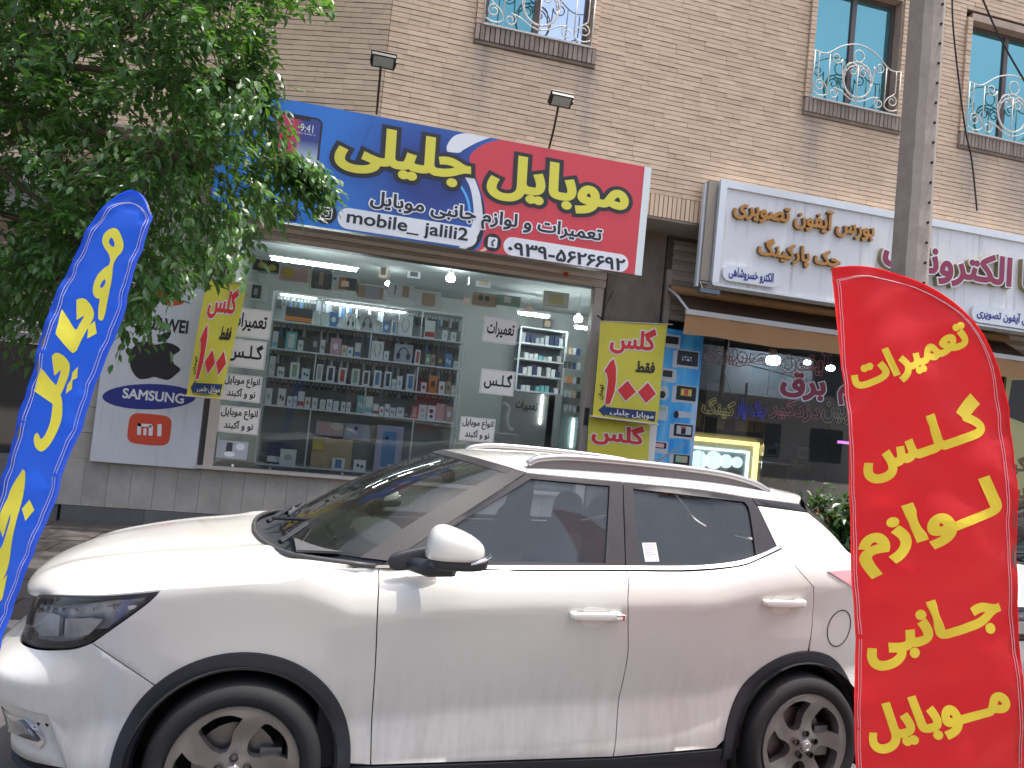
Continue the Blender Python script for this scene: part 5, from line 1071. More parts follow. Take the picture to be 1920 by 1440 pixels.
# floodlights on stalks over the sign
for (hx, hy), (bx_, by_), lab in (((719, 113), (706, 214), 'small black floodlight on a thin rusty stalk at the bend of the brick wall'), ((1052, 187), (1029, 280), 'small black floodlight on a thin stalk above the red half of the sign')):
    Y0 = YSg+.06; Y1 = YSg-.42; p0_, p1_ = onY(bx_, by_, Y0), onY(hx-5, hy+12, Y1); h = onY(hx, hy, Y1)
    t = empty('floodlight', tuple(p0_), 0, lab, 'lamp')
    b = B(); b.tube([p0_, (p0_+p1_)/2+np.array([0, -.03, 0]), p1_], .013, 6); b.build('stalk', mat('rusty_iron', (.05, .03, .025), .7, noise=(12, .4)), t)
    R_ = rotx(.98)
    def tr(P): return [R_@np.array(p)+h for p in P]
    b = B(); b.box(-.125, .125, -.035, .02, -.075, .075); b.box(-.135, .135, .02, .03, -.085, .085)
    for k in range(7): b.box(-.10+k*.032, -.095+k*.032, .03, .045, -.06, .06)
    b.v = [tuple(q) for q in tr(b.v)]; b.build('lamp_head', mat('lamp_black', (.02, .02, .022), .5), t)
    b = B(); b.box(-.105, .105, -.038, -.0355, -.058, .058); b.v = [tuple(q) for q in tr(b.v)]; b.build('lamp_glass', mat('lamp_lens', (.35, .38, .36), .15, coat=1), t)
    b = B(); b.box(-.14, -.13, -.03, .03, -.02, .02); b.box(.13, .14, -.03, .03, -.02, .02); b.v = [tuple(q) for q in tr(b.v)]; b.build('bracket', MATS['lamp_black'], t, kind='stuff')
# ================================================================= column and recess between the shops
COLM = mat('sooty_concrete', (.22, .185, .155), .95, noise=(4, .35, 9), bump=(25, .6, .01))
a, c = onY(1120, 515, YG-.05), onY(1238, 560, YG-.05)
b = B(); b.box(XR+.15, c[0]+.02, YG-.04, YG+.5, .1, ZS0-.03); b.build('column', COLM, BLD)
XE = c[0]+.02
b = B(); q = onY(1128, 590, YG-.2); q2 = onY(1150, 545, YG-.1); b.tube([q, q2], .006, 5); b.tube([onY(1120, 592, YG-.3), onY(1130, 598, YG-.08)], .012, 5); b.build('banner_rod', MATS['rusty_iron'], None, label='rusty iron rod holding the upper right yellow banner', cat='rod')
# ================================================================= yellow banners
YCL = mat('banner_yellow', (.60, .54, .055), .65, noise=(3, .07, 5), bump=(30, .15, .003)); BRD = mat('banner_red', (.60, .03, .03), .6); BWH = mat('banner_white', (.72, .70, .66), .65); BNV = mat('banner_navy', (.02, .045, .14), .6)
def banner(cs, Y, label, content, wave=.015, full_=True, white_edge=False, dYr=0):
    TL_, TR_, BR_, BL_ = [onY(*p, Y+(dYr if k in (1, 2) else 0)) for k, p in enumerate(cs)]
    nrm = np.array([0, -1., 0])
    def surf(u, v, d=0):     # u right 0..1, v down 0..1
        p = (TL_*(1-u)+TR_*u)*(1-v)+(BL_*(1-u)+BR_*u)*v
        return p+nrm*(d+wave*(sin(u*7+v*2)*.6+sin(v*5-u*3))*(.3+.7*v))
    b = B(); nu, nv = 16, 24
    V = [surf(i/nu, j/nv) for j in range(nv+1) for i in range(nu+1)]; b.add(V, [(j*(nu+1)+i, (j+1)*(nu+1)+i, (j+1)*(nu+1)+i+1, j*(nu+1)+i+1) for j in range(nv) for i in range(nu)])
    o = b.build('hanging_banner', YCL, None, True, label=label, cat='banner'); 
    def sf(d): return lambda p: surf(p[0], -p[1], d)
    def txt(t, u0, u1, v0, v1, m, off, d, rot=False):
        if rot: lettering('lettering', t, (u1, -v1), (u1, -v0), (u0, -v1), m, o, off=off, surf=sf(d), grid=.05, box=.04)
        else: lettering('lettering', t, (u0, -v1), (u1, -v1), (u0, -v0), m, o, off=off, surf=sf(d), grid=.05, box=.04)
    def poly(nm, P, m, d, off=0):
        c = np.array([(x, -y) for x, y in P]); c = c if sarea(c) > 0 else c[::-1]
        if off: c = offset_poly(c*np.array([1, 1.5]), off)/np.array([1, 1.5])
        P2, T = fill([c], grid=.07); bb = B(); bb.add([sf(d)(p) for p in P2], T); bb.build(nm, m, o)
    for m, off, d in ((BWH, .085, .004), (BRD, .035, .008)):
        if full_:
            txt('گلس', .16, .86, .05, .33, m, off, d)
            e = .018 if m is BWH else 0
            poly('figure_one', [(.235, .385), (.185, .42), (.11, .52), (.15, .54), (.18, .61), (.18, .72), (.175, .855), (.245, .85), (.295, .72), (.30, .61), (.285, .48)], m, d, e)
            for cu in (.48, .79): poly('figure_zero', [(cu, .595-.0), (cu+.14, .70), (cu, .80), (cu-.14, .70)], m, d, e)
        else: txt('گلس', .05, .92, .05, .62, m, off, d)
    if full_:
        txt('فقط', .585, .88, .385, .50, INK, .045, .006); txt('تومان', .055, .14, .66, .815, INK, .03, .006, rot=True)
        poly('arrow', [(.08, .925), (.19, .85), (.19, .885), (.955, .885), (.955, .985), (.19, .985), (.19, 1.0)] if False else [(.08, .925), (.185, .855), (.185, .885), (.955, .875), (.955, .975), (.185, .965), (.185, .985)], BNV, .005)
        txt('موبایل جلیلی', .26, .93, .895, .965, BWH, .02, .010)
        b = B(); b.tube([surf(-.04, 1.0), surf(1.02, 1.0)], .012, 6); b.tube([surf(-.02, .0), surf(1.08, .0)], .008, 6, 0); b.build('rod', mat('pale_wood', (.55, .47, .36), .7), o, kind='stuff')
    return o, surf
banner([(1126, 602), (1251, 608), (1231, 796), (1111, 781)], YG-.35, 'yellow hanging banner with red numerals, right of the shop door', None)
o_, s_ = banner([(1104, 783), (1219, 797), (1214, 875), (1100, 860)], YG-.22, 'lower yellow banner with one red word, above the car roof', None, full_=False, wave=.006)
a, c = onY(1216, 790, YG-.20), onY(1226, 870, YG-.20); b = B(); b.box(a[0], c[0], YG-.20, YG-.18, c[2]-.3, a[2]); b.build('banner_margin', BWH, o_)
banner([(388, 524), (464, 531), (415, 748), (349, 742)], YG-.45, 'yellow hanging banner with red numerals, half under the foliage on the left', None, wave=.03)
# ================================================================= the white poster board with emblems
YPB = YG-.07
pb = [xz(*p, YPB) for p in ((203, 520), (412, 545), (380, 884), (176, 861))]
x0, x1, z0, z1 = (pb[0][0]+pb[3][0])/2, (pb[1][0]+pb[2][0])/2, (pb[2][1]+pb[3][1])/2, pb[0][1]
x1 = min(x1, XL-.09)
BOARD = empty('poster_board', ((x0+x1)/2, YPB, z0), 0, 'large pale grey board with phone makers emblems beside the shop window', 'poster')
b = B(); b.box(x0, x1, YPB, YPB+.05, z0, z1); b.build('board', mat('board_white', (.60, .62, .65), .5, noise=(2.5, .07, 8)), BOARD)
def c8(x, y): return (x/2.182, 340+y/2.182)
NAVY = mat('print_navy', (.02, .03, .22), .45); ORG = mat('print_orange_red', (.62, .07, .03), .45)
def P8(L): return [xz(*c8(*p), YPB) for p in L]
ap = [(632, 668), (600, 655), (565, 660), (538, 690), (530, 725), (538, 770), (565, 805), (600, 808), (630, 800), (660, 808), (690, 812), (720, 790), (738, 768), (712, 745), (708, 715), (738, 690), (712, 668), (680, 660)]
flatpoly('emblem', [tuple(q) for q in crspline(P8(ap), 4, True)], YPB, BKM, BOARD, .002)
flatpoly('emblem_leaf', [tuple(q) for q in crspline(P8([(645, 655), (655, 630), (680, 618), (700, 618), (690, 642), (668, 655)]), 4, True)], YPB, BKM, BOARD, .002)
q = xz(*c8(613, 881), YPB); flatpoly('oval', ellipse(q[0], q[1], .49, .145, 40, radians(6)), YPB, NAVY, BOARD, .002)
stext('SAMSUNG', (503, 870), (752, 890), (520, 848), (740, 908), WHM, .03, .003, cvt=c8, Y=YPB, par=BOARD)
stext('HUAWEI', (560, 590), (768, 600), (680, 562), (680, 613), BKM, .03, .003, cvt=c8, Y=YPB, par=BOARD)
q = xz(*c8(612, 1015), YPB); w_ = .225; flatpoly('rounded_emblem', [tuple(v) for v in crspline([(q[0]+w_*math.copysign(abs(cos(t))**.45, cos(t)), q[1]+w_*.78*math.copysign(abs(sin(t))**.45, sin(t))) for t in np.arange(24)*2*pi/24], 2, True)], YPB, ORG, BOARD, .002)
def bar(L): flatpoly('emblem_bar', P8(L), YPB, WHM, BOARD, .003)
bar([(563, 990), (578, 991), (576, 1038), (561, 1037)]); bar([(563, 990), (622, 994), (621, 1006), (563, 1002)]); bar([(610, 998), (626, 1000), (624, 1041), (608, 1040)]); bar([(588, 1010), (600, 1011), (598, 1039), (586, 1038)]); bar([(645, 993), (662, 994), (660, 1043), (643, 1042)])
q = xz(*c8(650, 500), YPB)
for k in range(8): a = pi*(k+.5)/8; flatpoly('red_petal', ellipse(q[0]+.16*cos(a), q[1]+.16*sin(a), .11, .035, 12, a), YPB, ORG, BOARD, .002)
# ================================================================= the white sign of the next shop
YE = YB-.27
def c4(x, y): return (1200+x/2.667, 320+y/2.667)
ex0 = onY(1344, 432, YE)[0]; ez1, ez0 = (onY(1353, 333, YE)[2]+onY(1687, 401, YE)[2])/2, (onY(1330, 532, YE)[2]+onY(1818, 609, YE)[2])/2; ex1 = 15.5
ES = empty('shop_sign', ((ex0+ex1)/2, YE, ez0), 0, 'weathered white box sign with raised brown and crimson letters over the electronics shop', 'sign')
EWM = mat('sign_panel_white', (.70, .71, .72), .5, noise=(1.5, .06, 6)); 
def streak(m, amt):
    n = m.node_tree; N = n.nodes; L = n.links; b_ = N['Principled BSDF']; old = b_.inputs['Base Color'].links[0].from_socket
    tc = N.new('ShaderNodeTexCoord'); mp = N.new('ShaderNodeMapping'); mp.inputs['Scale'].default_value = (9, 9, .7); L.new(tc.outputs['Object'], mp.inputs[0]); t = N.new('ShaderNodeTexNoise'); t.inputs['Scale'].default_value = 1.7; t.inputs['Detail'].default_value = 7; L.new(mp.outputs[0], t.inputs['Vector'])
    mr = N.new('ShaderNodeMapRange'); mr.inputs['From Min'].default_value = .56; mr.inputs['From Max'].default_value = .85; mr.inputs['To Max'].default_value = amt; L.new(t.outputs['Fac'], mr.inputs['Value'])
    mx = N.new('ShaderNodeMixRGB'); L.new(mr.outputs[0], mx.inputs[0]); L.new(old, mx.inputs[1]); mx.inputs[2].default_value = (.22, .20, .18, 1); L.new(mx.outputs[0], b_.inputs['Base Color'])
streak(EWM, .7); streak(MATS['board_white'], .35)
b = B(); b.box(ex0+.004, ex1, YE+.03, YB-.03, ez0+.004, ez1-.004); b.build('sign_box', EWM, ES)
FRW = mat('sign_frame', (.66, .69, .72), .4, metal=.2, noise=(4, .06))
b = B(); b.box(ex0, ex1, YE, YE+.05, ez1-.09, ez1); b.build('top_frame', FRW, ES); b = B(); b.box(ex0, ex1, YE, YE+.05, ez0, ez0+.03); b.build('bottom_frame', FRW, ES); b = B(); b.box(ex0, ex0+.09, YE-.003, YE+.05, ez0+.031, ez1-.091); b.build('end_frame', FRW, ES)
b = B(); b.box(ex0-.16, ex0-.13, YE+.1, YE+.16, ez0-.02, ez1-.05); b.box(ex0-.13, ex0-.01, YE+.06, YB-.05, ez0+.02, ez1-.02, 1); b.build('side_bracket', [FRW, mat('bracket_tan', (.30, .26, .21), .7)], ES)
BRN = mat('letter_brown', (.42, .19, .03), .4, noise=(6, .15)); BRNS = mat('letter_side_brown', (.16, .11, .05), .6, noise=(9, .3)); CRM = mat('letter_crimson', (.24, .016, .055), .4, noise=(6, .12)); GLD = mat('letter_side_gold', (.30, .24, .12), .55, noise=(9, .2))
YF = YE+.03
def e3(txt, l, r, t, bt, m, sd, off, dp, base=0, box=0.0): return stext(txt, l, r, t, bt, m, off, base, cvt=c4, Y=YF, par=ES, depth=dp, side=sd, name='raised_letters', box=box)
e3('یورس آیفون تصویری'.replace('یورس', 'بورس'), (462, 210), (1158, 300), (925, 205), (1110, 352), BRN, BRNS, .035, .05)
e3('جک پارکینگ', (585, 390), (990, 430), (640, 345), (810, 485), BRN, BRNS, .035, .05)
e3('بابا الکترونیک', (1195, 420), (2060, 560), (1790, 432), (1890, 640), WHM, GLD, .07, .07, box=.035); e3('بابا الکترونیک', (1195, 420), (2060, 560), (1790, 432), (1890, 640), CRM, CRM, .035, .004, base=.072, box=.035)
def epill(l, r, h): a, c = onY(*c4(*l), YF), onY(*c4(*r), YF); z = (a[2]+c[2])/2; flatpoly('raised_plate', rrect(a[0], c[0], z-h/2, z+h/2, h*.45, 6), YF, FRW, ES, .05); return a[0], c[0], z
a_, c_, z_ = epill((405, 510), (683, 550), .20); lettering('lettering', 'الکترو خسروشاهی', (a_+.08, YF-.052, z_-.07), (c_-.08, YF-.052, z_-.07), (a_+.08, YF-.052, z_+.075), NAVY, ES, off=.035)
a_, c_, z_ = epill((1645, 715), (2250, 800), .24); lettering('lettering', 'مرکز تعمیرات تخصصی آیفون تصویری', (a_+.08, YF-.052, z_-.07), (c_-.08, YF-.052, z_-.07), (a_+.08, YF-.052, z_+.08), NAVY, ES, off=.035)
t = empty('floodlight', tuple(onY(1335, 535, YE-.1)), 0, 'small dark floodlight under the lower left corner of the white sign', 'lamp'); h = onY(1328, 546, YE-.15)
b = B(); b.box(h[0]-.13, h[0]+.13, h[1]-.05, h[1]+.05, h[2]-.03, h[2]+.02); b.build('lamp_head', mat('lamp_blue_grey', (.09, .12, .15), .5), t); b = B(); b.tube([(h[0]-.08, h[1], h[2]+.02), (h[0]-.08, h[1]+.1, h[2]+.14), (h[0]+.08, h[1]+.1, h[2]+.14), (h[0]+.08, h[1], h[2]+.02)], .008, 5); b.build('bracket', MATS['lamp_black'], t)
# ================================================================= electronics shop front
EF = empty('electronics_shop_front', (8, YG, .5), 0, 'dark glazed electronics shop front with neon script and tan shutter slats', 'shop front')
XE1 = 14.5; zg1 = onY(1320, 612, YG)[2]; zlow = .75
zz = onY(1290, 605, YG)[2]; k = 0
while zz+k*.135 < ZS0-.1:
    z = zz+k*.135; b = B(); xa = XE+.05 if z > onY(1270, 480, YG)[2]-.3 else XE+.12
    b.add([(XE+.10, YG-.05, z), (XE1, YG-.05, z), (XE1, YG-.075, z+.06), (XE+.10, YG-.075, z+.06), (XE1, YG-.05, z+.128), (XE+.10, YG-.05, z+.128)], [(0, 1, 2, 3), (3, 2, 4, 5)]); b.build('shutter_slat', mat('tan_shutter', (.36, .31, .27), .55, noise=(5, .12, 6)), EF); k += 1
b = B(); b.box(XE+.02, XE1, YG-.045, YG+.05, zz-.01, ZS0-.04); b.build('shutter_back', MATS['shutter_gap'], EF)
b = B(); b.box(XE+.03, XE+.11, YG-.09, YG+.05, .1, zz+.66); b.build('jamb', MATS['tan_shutter'], EF)
b = B(); b.box(XE+.12, XE1, YG-.02, YG+.08, .1, zlow-.002); b.build('low_wall', STONE_D, EF)
EG = glass('dark_shop_glass', (.62, .64, .64), .03, (.3, .3, .3), dscale=5, ior=1.6)
gx = [XE+.12, onY(1330, 700, YG)[0], onY(1442, 720, YG)[0], onY(1560, 740, YG)[0], 9.6, 11, XE1]
for a, c in zip(gx[:-1], gx[1:]): bb = B(); bb.box(a+.002, c-.002, YG+.01, YG+.018, zlow, zz-.01); bb.build('pane', EG, EF)
b = B(); y1 = YG+3.2; x0, x1, z0, z1 = XE+.1, XE1, .3, zz+.15
b.add([(x0, YG+.05, z0), (x1, YG+.05, z0), (x1, y1, z0), (x0, y1, z0), (x0, YG+.05, z1), (x1, YG+.05, z1), (x1, y1, z1), (x0, y1, z1)], [(0, 1, 2, 3), (4, 7, 6, 5), (3, 2, 6, 7), (0, 3, 7, 4), (1, 5, 6, 2)]); b.build('room', mat('dark_room', (.22, .22, .23), .8, noise=(1.5, .2)), EF)
def c7(x, y): return (1080+x/3.556, 560+y/3.556)
# poster of door phones and cameras
YPP = YG-.13
a, c = onY(*c7(612, 205), YPP), onY(*c7(855, 232), YPP); xa, xb = onY(*c7(560, 600), YPP)[0]-.35, onY(*c7(818, 620), YPP)[0]; zt_p = onY(*c7(730, 215), YPP)[2]; zb_p = onY(*c7(640, 1125), YPP)[2]-.6
BP = mat('blue_print', (.10, .40, .70), .4, coat=.2); n_ = BP.node_tree; N_ = n_.nodes; L_ = n_.links; tc = N_.new('ShaderNodeTexCoord'); mp = N_.new('ShaderNodeMapping'); mp.inputs['Rotation'].default_value = (0, .5, 0); mp.inputs['Scale'].default_value = (2.6, 1, .5); L_.new(tc.outputs['Object'], mp.inputs[0]); t_ = N_.new('ShaderNodeTexNoise'); t_.inputs['Scale'].default_value = 1.5; t_.inputs['Detail'].default_value = 2; L_.new(mp.outputs[0], t_.inputs['Vector']); cr = N_.new('ShaderNodeValToRGB'); L_.new(t_.outputs['Fac'], cr.inputs[0])
e = cr.color_ramp.elements; e[0].position = .36; e[0].color = (.02, .27, .68, 1); e[1].position = .62; e[1].color = (.42, .62, .80, 1); k_ = e.new(.5); k_.color = (.07, .42, .76, 1); k2 = e.new(.7); k2.color = (.35, .40, .68, 1); L_.new(cr.outputs[0], N_['Principled BSDF'].inputs['Base Color'])
PB = empty('door_phone_poster', ((xa+xb)/2, YPP, zb_p), 0, 'tall blue poster of door phones and security cameras between the two shops', 'poster')
b = B(); b.box(xa, xb, YPP, YPP+.05, zb_p, zt_p); b.build('board', BP, PB)
DSC = mat('print_dark_screen', (.012, .014, .02), .35); BOD = mat('print_device_body', (.48, .52, .56), .4)
def dev(nm, x0, y0, x1, y1, m, d=.003, r=.01): p, q = onY(*c7(x0, y0), YPP), onY(*c7(x1, y1), YPP); z_a = (onY(*c7((x0+x1)/2, y0), YPP)[2]); z_b = onY(*c7((x0+x1)/2, y1), YPP)[2]; return flatpoly(nm, rrect(p[0], q[0], z_b, z_a, r, 3), YPP, m, PB, d)
dev('printed_body', 600, 240, 690, 330, BOD); dev('printed_screen', 600, 252, 682, 302, DSC, .004)
for (x0, y0, x1, y1, cc) in ((678, 350, 810, 456, DSC), (672, 585, 796, 688, DSC), (655, 838, 773, 928, DSC), (652, 1040, 752, 1128, DSC)):
    dev('printed_handset', x0-28, y0-4, x0-4, y1+4, BOD); dev('printed_body', x0-4, y0-6, x1+4, y1+8, BOD, .0035); dev('printed_screen', x0, y0, x1, y1-8, DSC, .0045)
for i in range(4): dev('printed_icon', 705+i*18, 400+i*2, 716+i*18, 412+i*2, (cm('g'), cm('b'), cm('w'), cm('b'))[i], .0055, .002); dev('printed_icon', 705+i*18, 382+i*2, 716+i*18, 394+i*2, (cm('b'), cm('s'), cm('b'), cm('l'))[i], .0055, .002)
dev('printed_picture', 700, 603, 768, 648, cm('y'), .0055, .003); dev('printed_figure', 722, 605, 745, 645, cm('r'), .0065, .003)
dev('printed_picture', 672, 850, 765, 905, cm('s'), .0055, .003); dev('printed_figure', 702, 855, 728, 902, DSC, .0065, .006); dev('printed_cap', 700, 852, 730, 866, cm('r'), .007, .004)
dev('printed_picture', 665, 1048, 740, 1092, cm('g'), .0055, .003); dev('printed_figure', 705, 1055, 735, 1090, cm('k'), .0065, .006)
dev('printed_body', 575, 465, 665, 558, BOD, .003, .03); dev('printed_screen', 580, 478, 640, 522, DSC, .004); dev('printed_body', 548, 712, 606, 812, BOD); dev('printed_picture', 552, 718, 600, 750, cm('g'), .004); dev('printed_body', 512, 950, 608, 1032, BOD); dev('printed_picture', 522, 958, 600, 998, DSC, .004); dev('printed_picture', 530, 965, 585, 992, cm('q'), .005)
q = xz(*c7(585, 630), YPP); flatpoly('printed_dome', ellipse(q[0], q[1], .075, .10, 20), YPP, BOD, PB, .003); q = xz(*c7(575, 640), YPP); flatpoly('printed_lens', ellipse(q[0], q[1], .045, .05, 16), YPP, DSC, PB, .004)
dev('printed_camera', 660, 750, 745, 795, BOD, .004, .05); q = xz(*c7(668, 772), YPP); flatpoly('printed_lens', ellipse(q[0], q[1], .035, .05, 16), YPP, DSC, PB, .005); dev('printed_mount', 738, 756, 764, 798, BOD, .003, .03)
# neon script on the glass
def neon(txt, l, r, t, bt, m, rad, Y=YG-.004, cvt=c7, off=0.02, label=None):
    x0, x1, z1, z0 = onY(*cvt(*l), Y)[0], onY(*cvt(*r), Y)[0], onY(*cvt(*t), Y)[2], onY(*cvt(*bt), Y)[2]
    C = contours(txt, off); lo, hi = _bx(C); b = B()
    for c in C: b.tube([(x0+(p[0]-lo[0])/(hi[0]-lo[0])*(x1-x0), Y, z0+(p[1]-lo[1])/(hi[1]-lo[1])*(z1-z0)) for p in c], rad, 4, closed=True)
    return b.build('neon_script', m, None, label=label, cat='lettering')
NP = mat('neon_pink_off', (.50, .22, .25), .3); NY = mat('neon_yellow_off', (.52, .50, .20), .3); NB = mat('neon_blue_off', (.10, .12, .60), .3); NW = mat('neon_pale_off', (.35, .36, .28), .3)
neon('آیفون تصویری', (850, 400), (1695, 470), (1670, 352), (1600, 520), NP, .006, off=.05, label='large unlit pink outlined script across the top of the electronics window')
neon('کینگ', (838, 740), (1060, 720), (940, 660), (995, 800), NY, .005, off=.04, label='unlit yellow outlined word low on the electronics window, leftmost')
neon('جک پار', (1065, 740), (1270, 730), (1110, 665), (1130, 815), NB, .006, off=.05, label='unlit blue outlined word between the yellow and the pink words')
neon('دزدگیر', (1285, 750), (1635, 740), (1440, 665), (1530, 825), NP, .005, off=.04, label='unlit pink outlined word below the crimson word')
neon('دوربین', (1640, 750), (1960, 770), (1700, 690), (1780, 840), NW, .005, off=.04, label='unlit pale outlined word behind the red flag edge')
nc = empty('window_lettering', tuple(onY(1500, 720, YG)), 0, 'crimson word with white outline on the electronics window', 'lettering')
for m, off, d in ((WHM, .08, .003), (CRM, .045, .0045)):
    for (tx_, l, r, t, bt) in (('برق', (1358, 600), (1665, 600), (1470, 492), (1600, 690)), ('سیم', (1745, 640), (2050, 650), (1800, 560), (1850, 720))):
        x0, x1, z1, z0 = onY(*c7(*l), YG)[0], onY(*c7(*r), YG)[0], onY(*c7(*t), YG)[2], onY(*c7(*bt), YG)[2]; lettering('lettering', tx_, (x0, YG-d, z0), (x1, YG-d, z0), (x0, YG-d, z1), m, nc, off=off, depth=.001, box=.045)
# things inside the electronics window
def pbox(tl, br, Y0, Y1, m, name, label, cat, cvt=c7, group=None): a, c = onY(*cvt(*tl), Y0), onY(*cvt(*br), Y0); b = B(); b.box(a[0], c[0], Y0, Y1, min(a[2], c[2]), max(a[2], c[2])); return b.build(name, m, None, label=label, cat=cat, group=group)
pbox((800, 690), (1265, 900), YG+.45, YG+.5, mat('tan_board', (.36, .27, .17), .7, noise=(2, .08)), 'display_board', 'tan display board in the electronics window', 'board')
pbox((840, 300), (1560, 690), YG+1.8, YG+1.85, mat('grey_panel', (.20, .21, .22), .7, noise=(1.5, .15)), 'wall_panel', 'grey wall panel at the back of the electronics shop', 'panel')
pbox((855, 770), (935, 885), YG+.38, YG+.44, mat('charcoal_box', (.05, .055, .055), .6), 'meter_box', 'dark charcoal box mounted on the tan board', 'device')
ph = pbox((1005, 800), (1060, 880), YG+.40, YG+.44, MATS['charcoal_box'], 'wall_phone', 'black wall phone mounted on the tan board', 'phone'); 
b = B(); q = onY(*c7(1128, 690), YG+.42); b.tube([q, q+np.array([0, 0, .28])], .018, 6); b.build('antenna', MATS['charcoal_box'], None, label='short black aerial standing above the tan board', cat='aerial')
b = B(); q = onY(*c7(1185, 890), YG+.42); b.tube([q, q+np.array([.02, 0, .32])], .012, 5); b.build('dark_rod', MATS['rusty_iron'], None, label='thin dark rod at the right end of the tan board', cat='rod')
b = B(); b.tube([onY(*c7(985, 470), YG+.5), onY(*c7(1045, 670), YG+.5)], .006, 4); b.tube([onY(*c7(1060, 420), YG+.5), onY(*c7(1300, 480), YG+.5), onY(*c7(1540, 548), YG+.5)], .008, 4); b.build('loose_wire', BKM, None, label='loose black wires hanging behind the electronics window', cat='wire', kind=None)
b = B(); q = onY(*c7(965, 660), YG+1.2); b.tube([q, q+np.array([.03, 0, 1.1])], .04, 6); b.build('dark_post', MATS['charcoal_box'], None, label='dark post standing inside the electronics shop', cat='post')
# light box display
YD = YG+.35; DP = empty('light_box', tuple(onY(*c7(950, 1150), YD)), 0, 'lit display box with yellow and white glowing frames and round lamps', 'display')
a, c = onY(*c7(700, 905), YD), onY(*c7(1225, 965), YD); X0, X1 = a[0], c[0]; Z1 = onY(*c7(960, 935), YD)[2]; Z0 = Z1-1.25
b = B(); b.box(X0-.1, X1+.08, YD+.06, YD+.12, Z0, Z1+.07); b.build('case', mat('display_grey', (.38, .40, .38), .5), DP)
GY = mat('yellow_glow', (.9, .8, .4), .5, emit=((1, .74, .25), 2.6)); GW = mat('white_glow', (.8, .9, .9), .5, emit=((.60, .85, .95), 2.4))
b = B(); b.box(X0, X1, YD, YD+.055, Z1-.055, Z1); b.box(X1-.055, X1, YD, YD+.055, Z0, Z1-.056); b.build('yellow_strip', GY, DP)
b = B(); b.box(X0, X1-.13, YD+.02, YD+.055, Z1-.17, Z1-.135); b.box(X1-.165, X1-.13, YD+.02, YD+.055, Z0, Z1-.171); b.build('white_strip', GW, DP)
for (x, y, r) in ((818, 1078, .135), (922, 1078, .125), (1005, 1085, .095), (1078, 1092, .078)):
    q = onY(*c7(x, y), YD+.03); b = B(); b.lathe([(0, 0), (r, 0), (r, .03), (0, .03)], q, (0, 1, 0), 28); b.build('round_lamp', mat('pale_glow', (.8, .9, .9), .5, emit=((.72, .9, .95), 1.5)), DP)
# stock on the right of the window
k = 0
for (x0, y0, x1, y1, m, lab) in ((1258, 975, 1350, 1060, 's', 'grey photo box, left of the upper pair in the electronics window'), (1355, 965, 1475, 1080, 'l', 'pale lilac box, right of the upper pair in the electronics window'), (1480, 985, 1558, 1075, 'w', 'white and green box with a round figure on it'), (1470, 1082, 1560, 1150, 'g', 'green box under the white and green one'), (1455, 1185, 1550, 1330, 'b', 'tall blue box at the bottom of the electronics window'), (1245, 1110, 1310, 1200, 'd', 'dark tool pack at the lower left of the stock stand'), (1330, 1110, 1400, 1225, 'd', 'dark power tool pack beside the green box')):
    o = pbox((x0, y0), (x1, y1), YG+.30+.02*k, YG+.42+.02*k, cm(m), 'stock_box', lab, 'box', group='stock in the electronics window'); k += 1
    if m in 'slwg':
        a, c = onY(*c7(x0, y0), YG+.30), onY(*c7(x1, y1), YG+.30); Yq = YG+.30+.02*(k-1)
        flatpoly('printed_shape', rrect(a[0]+(c[0]-a[0])*.25, a[0]+(c[0]-a[0])*.8, c[2]+(a[2]-c[2])*.25, c[2]+(a[2]-c[2])*.7, .02, 3), Yq, cm({'s': 'd', 'l': 's', 'w': 'g', 'g': 'w'}[m]), o, .001)
pbox((1235, 1095), (1455, 1108), YG+.28, YG+.6, SHM, 'stock_shelf', 'pale shelf holding the stock boxes of the electronics shop', 'shelf')
pbox((1235, 1110), (1450, 1330), YG+.55, YG+.6, MATS['tan_board'], 'stand_panel', 'tan back panel of the stock stand', 'panel')
for (x, y, r, lab) in ((1315, 412, .10, 'big round glowing lamp inside the electronics shop'), (1541, 425, .05, 'narrow glowing lamp inside the electronics shop'), (1697, 463, .06, 'round glowing lamp nearest the red flag')):
    q = onY(*c7(x, y), YG+1.3); t = empty('hanging_bulb', tuple(q), 0, lab, 'lamp'); b = B(); sup(b, q, (r, r, r*.75), .7); b.build('bulb', mat('cool_glow', (.8, .9, 1), .5, emit=((.7, .85, 1), 40)), t, smooth=True)
    b = B(); b.tube([q+np.array([0, 0, r*.6]), q+np.array([0, 0, r+.5])], .006, 4); b.build('cord', BKM, t)
a = onY(*c7(1798, 960), YG+.3); b = B(); b.box(a[0]-.1, a[0]+.1, a[1], a[1]+.05, a[2]-.02, a[2]+.02); b.build('violet_light', mat('violet_glow', (.6, .2, .8), .5, emit=((.7, .2, 1), 2.5)), None, label='small violet light inside the electronics shop', cat='lamp')
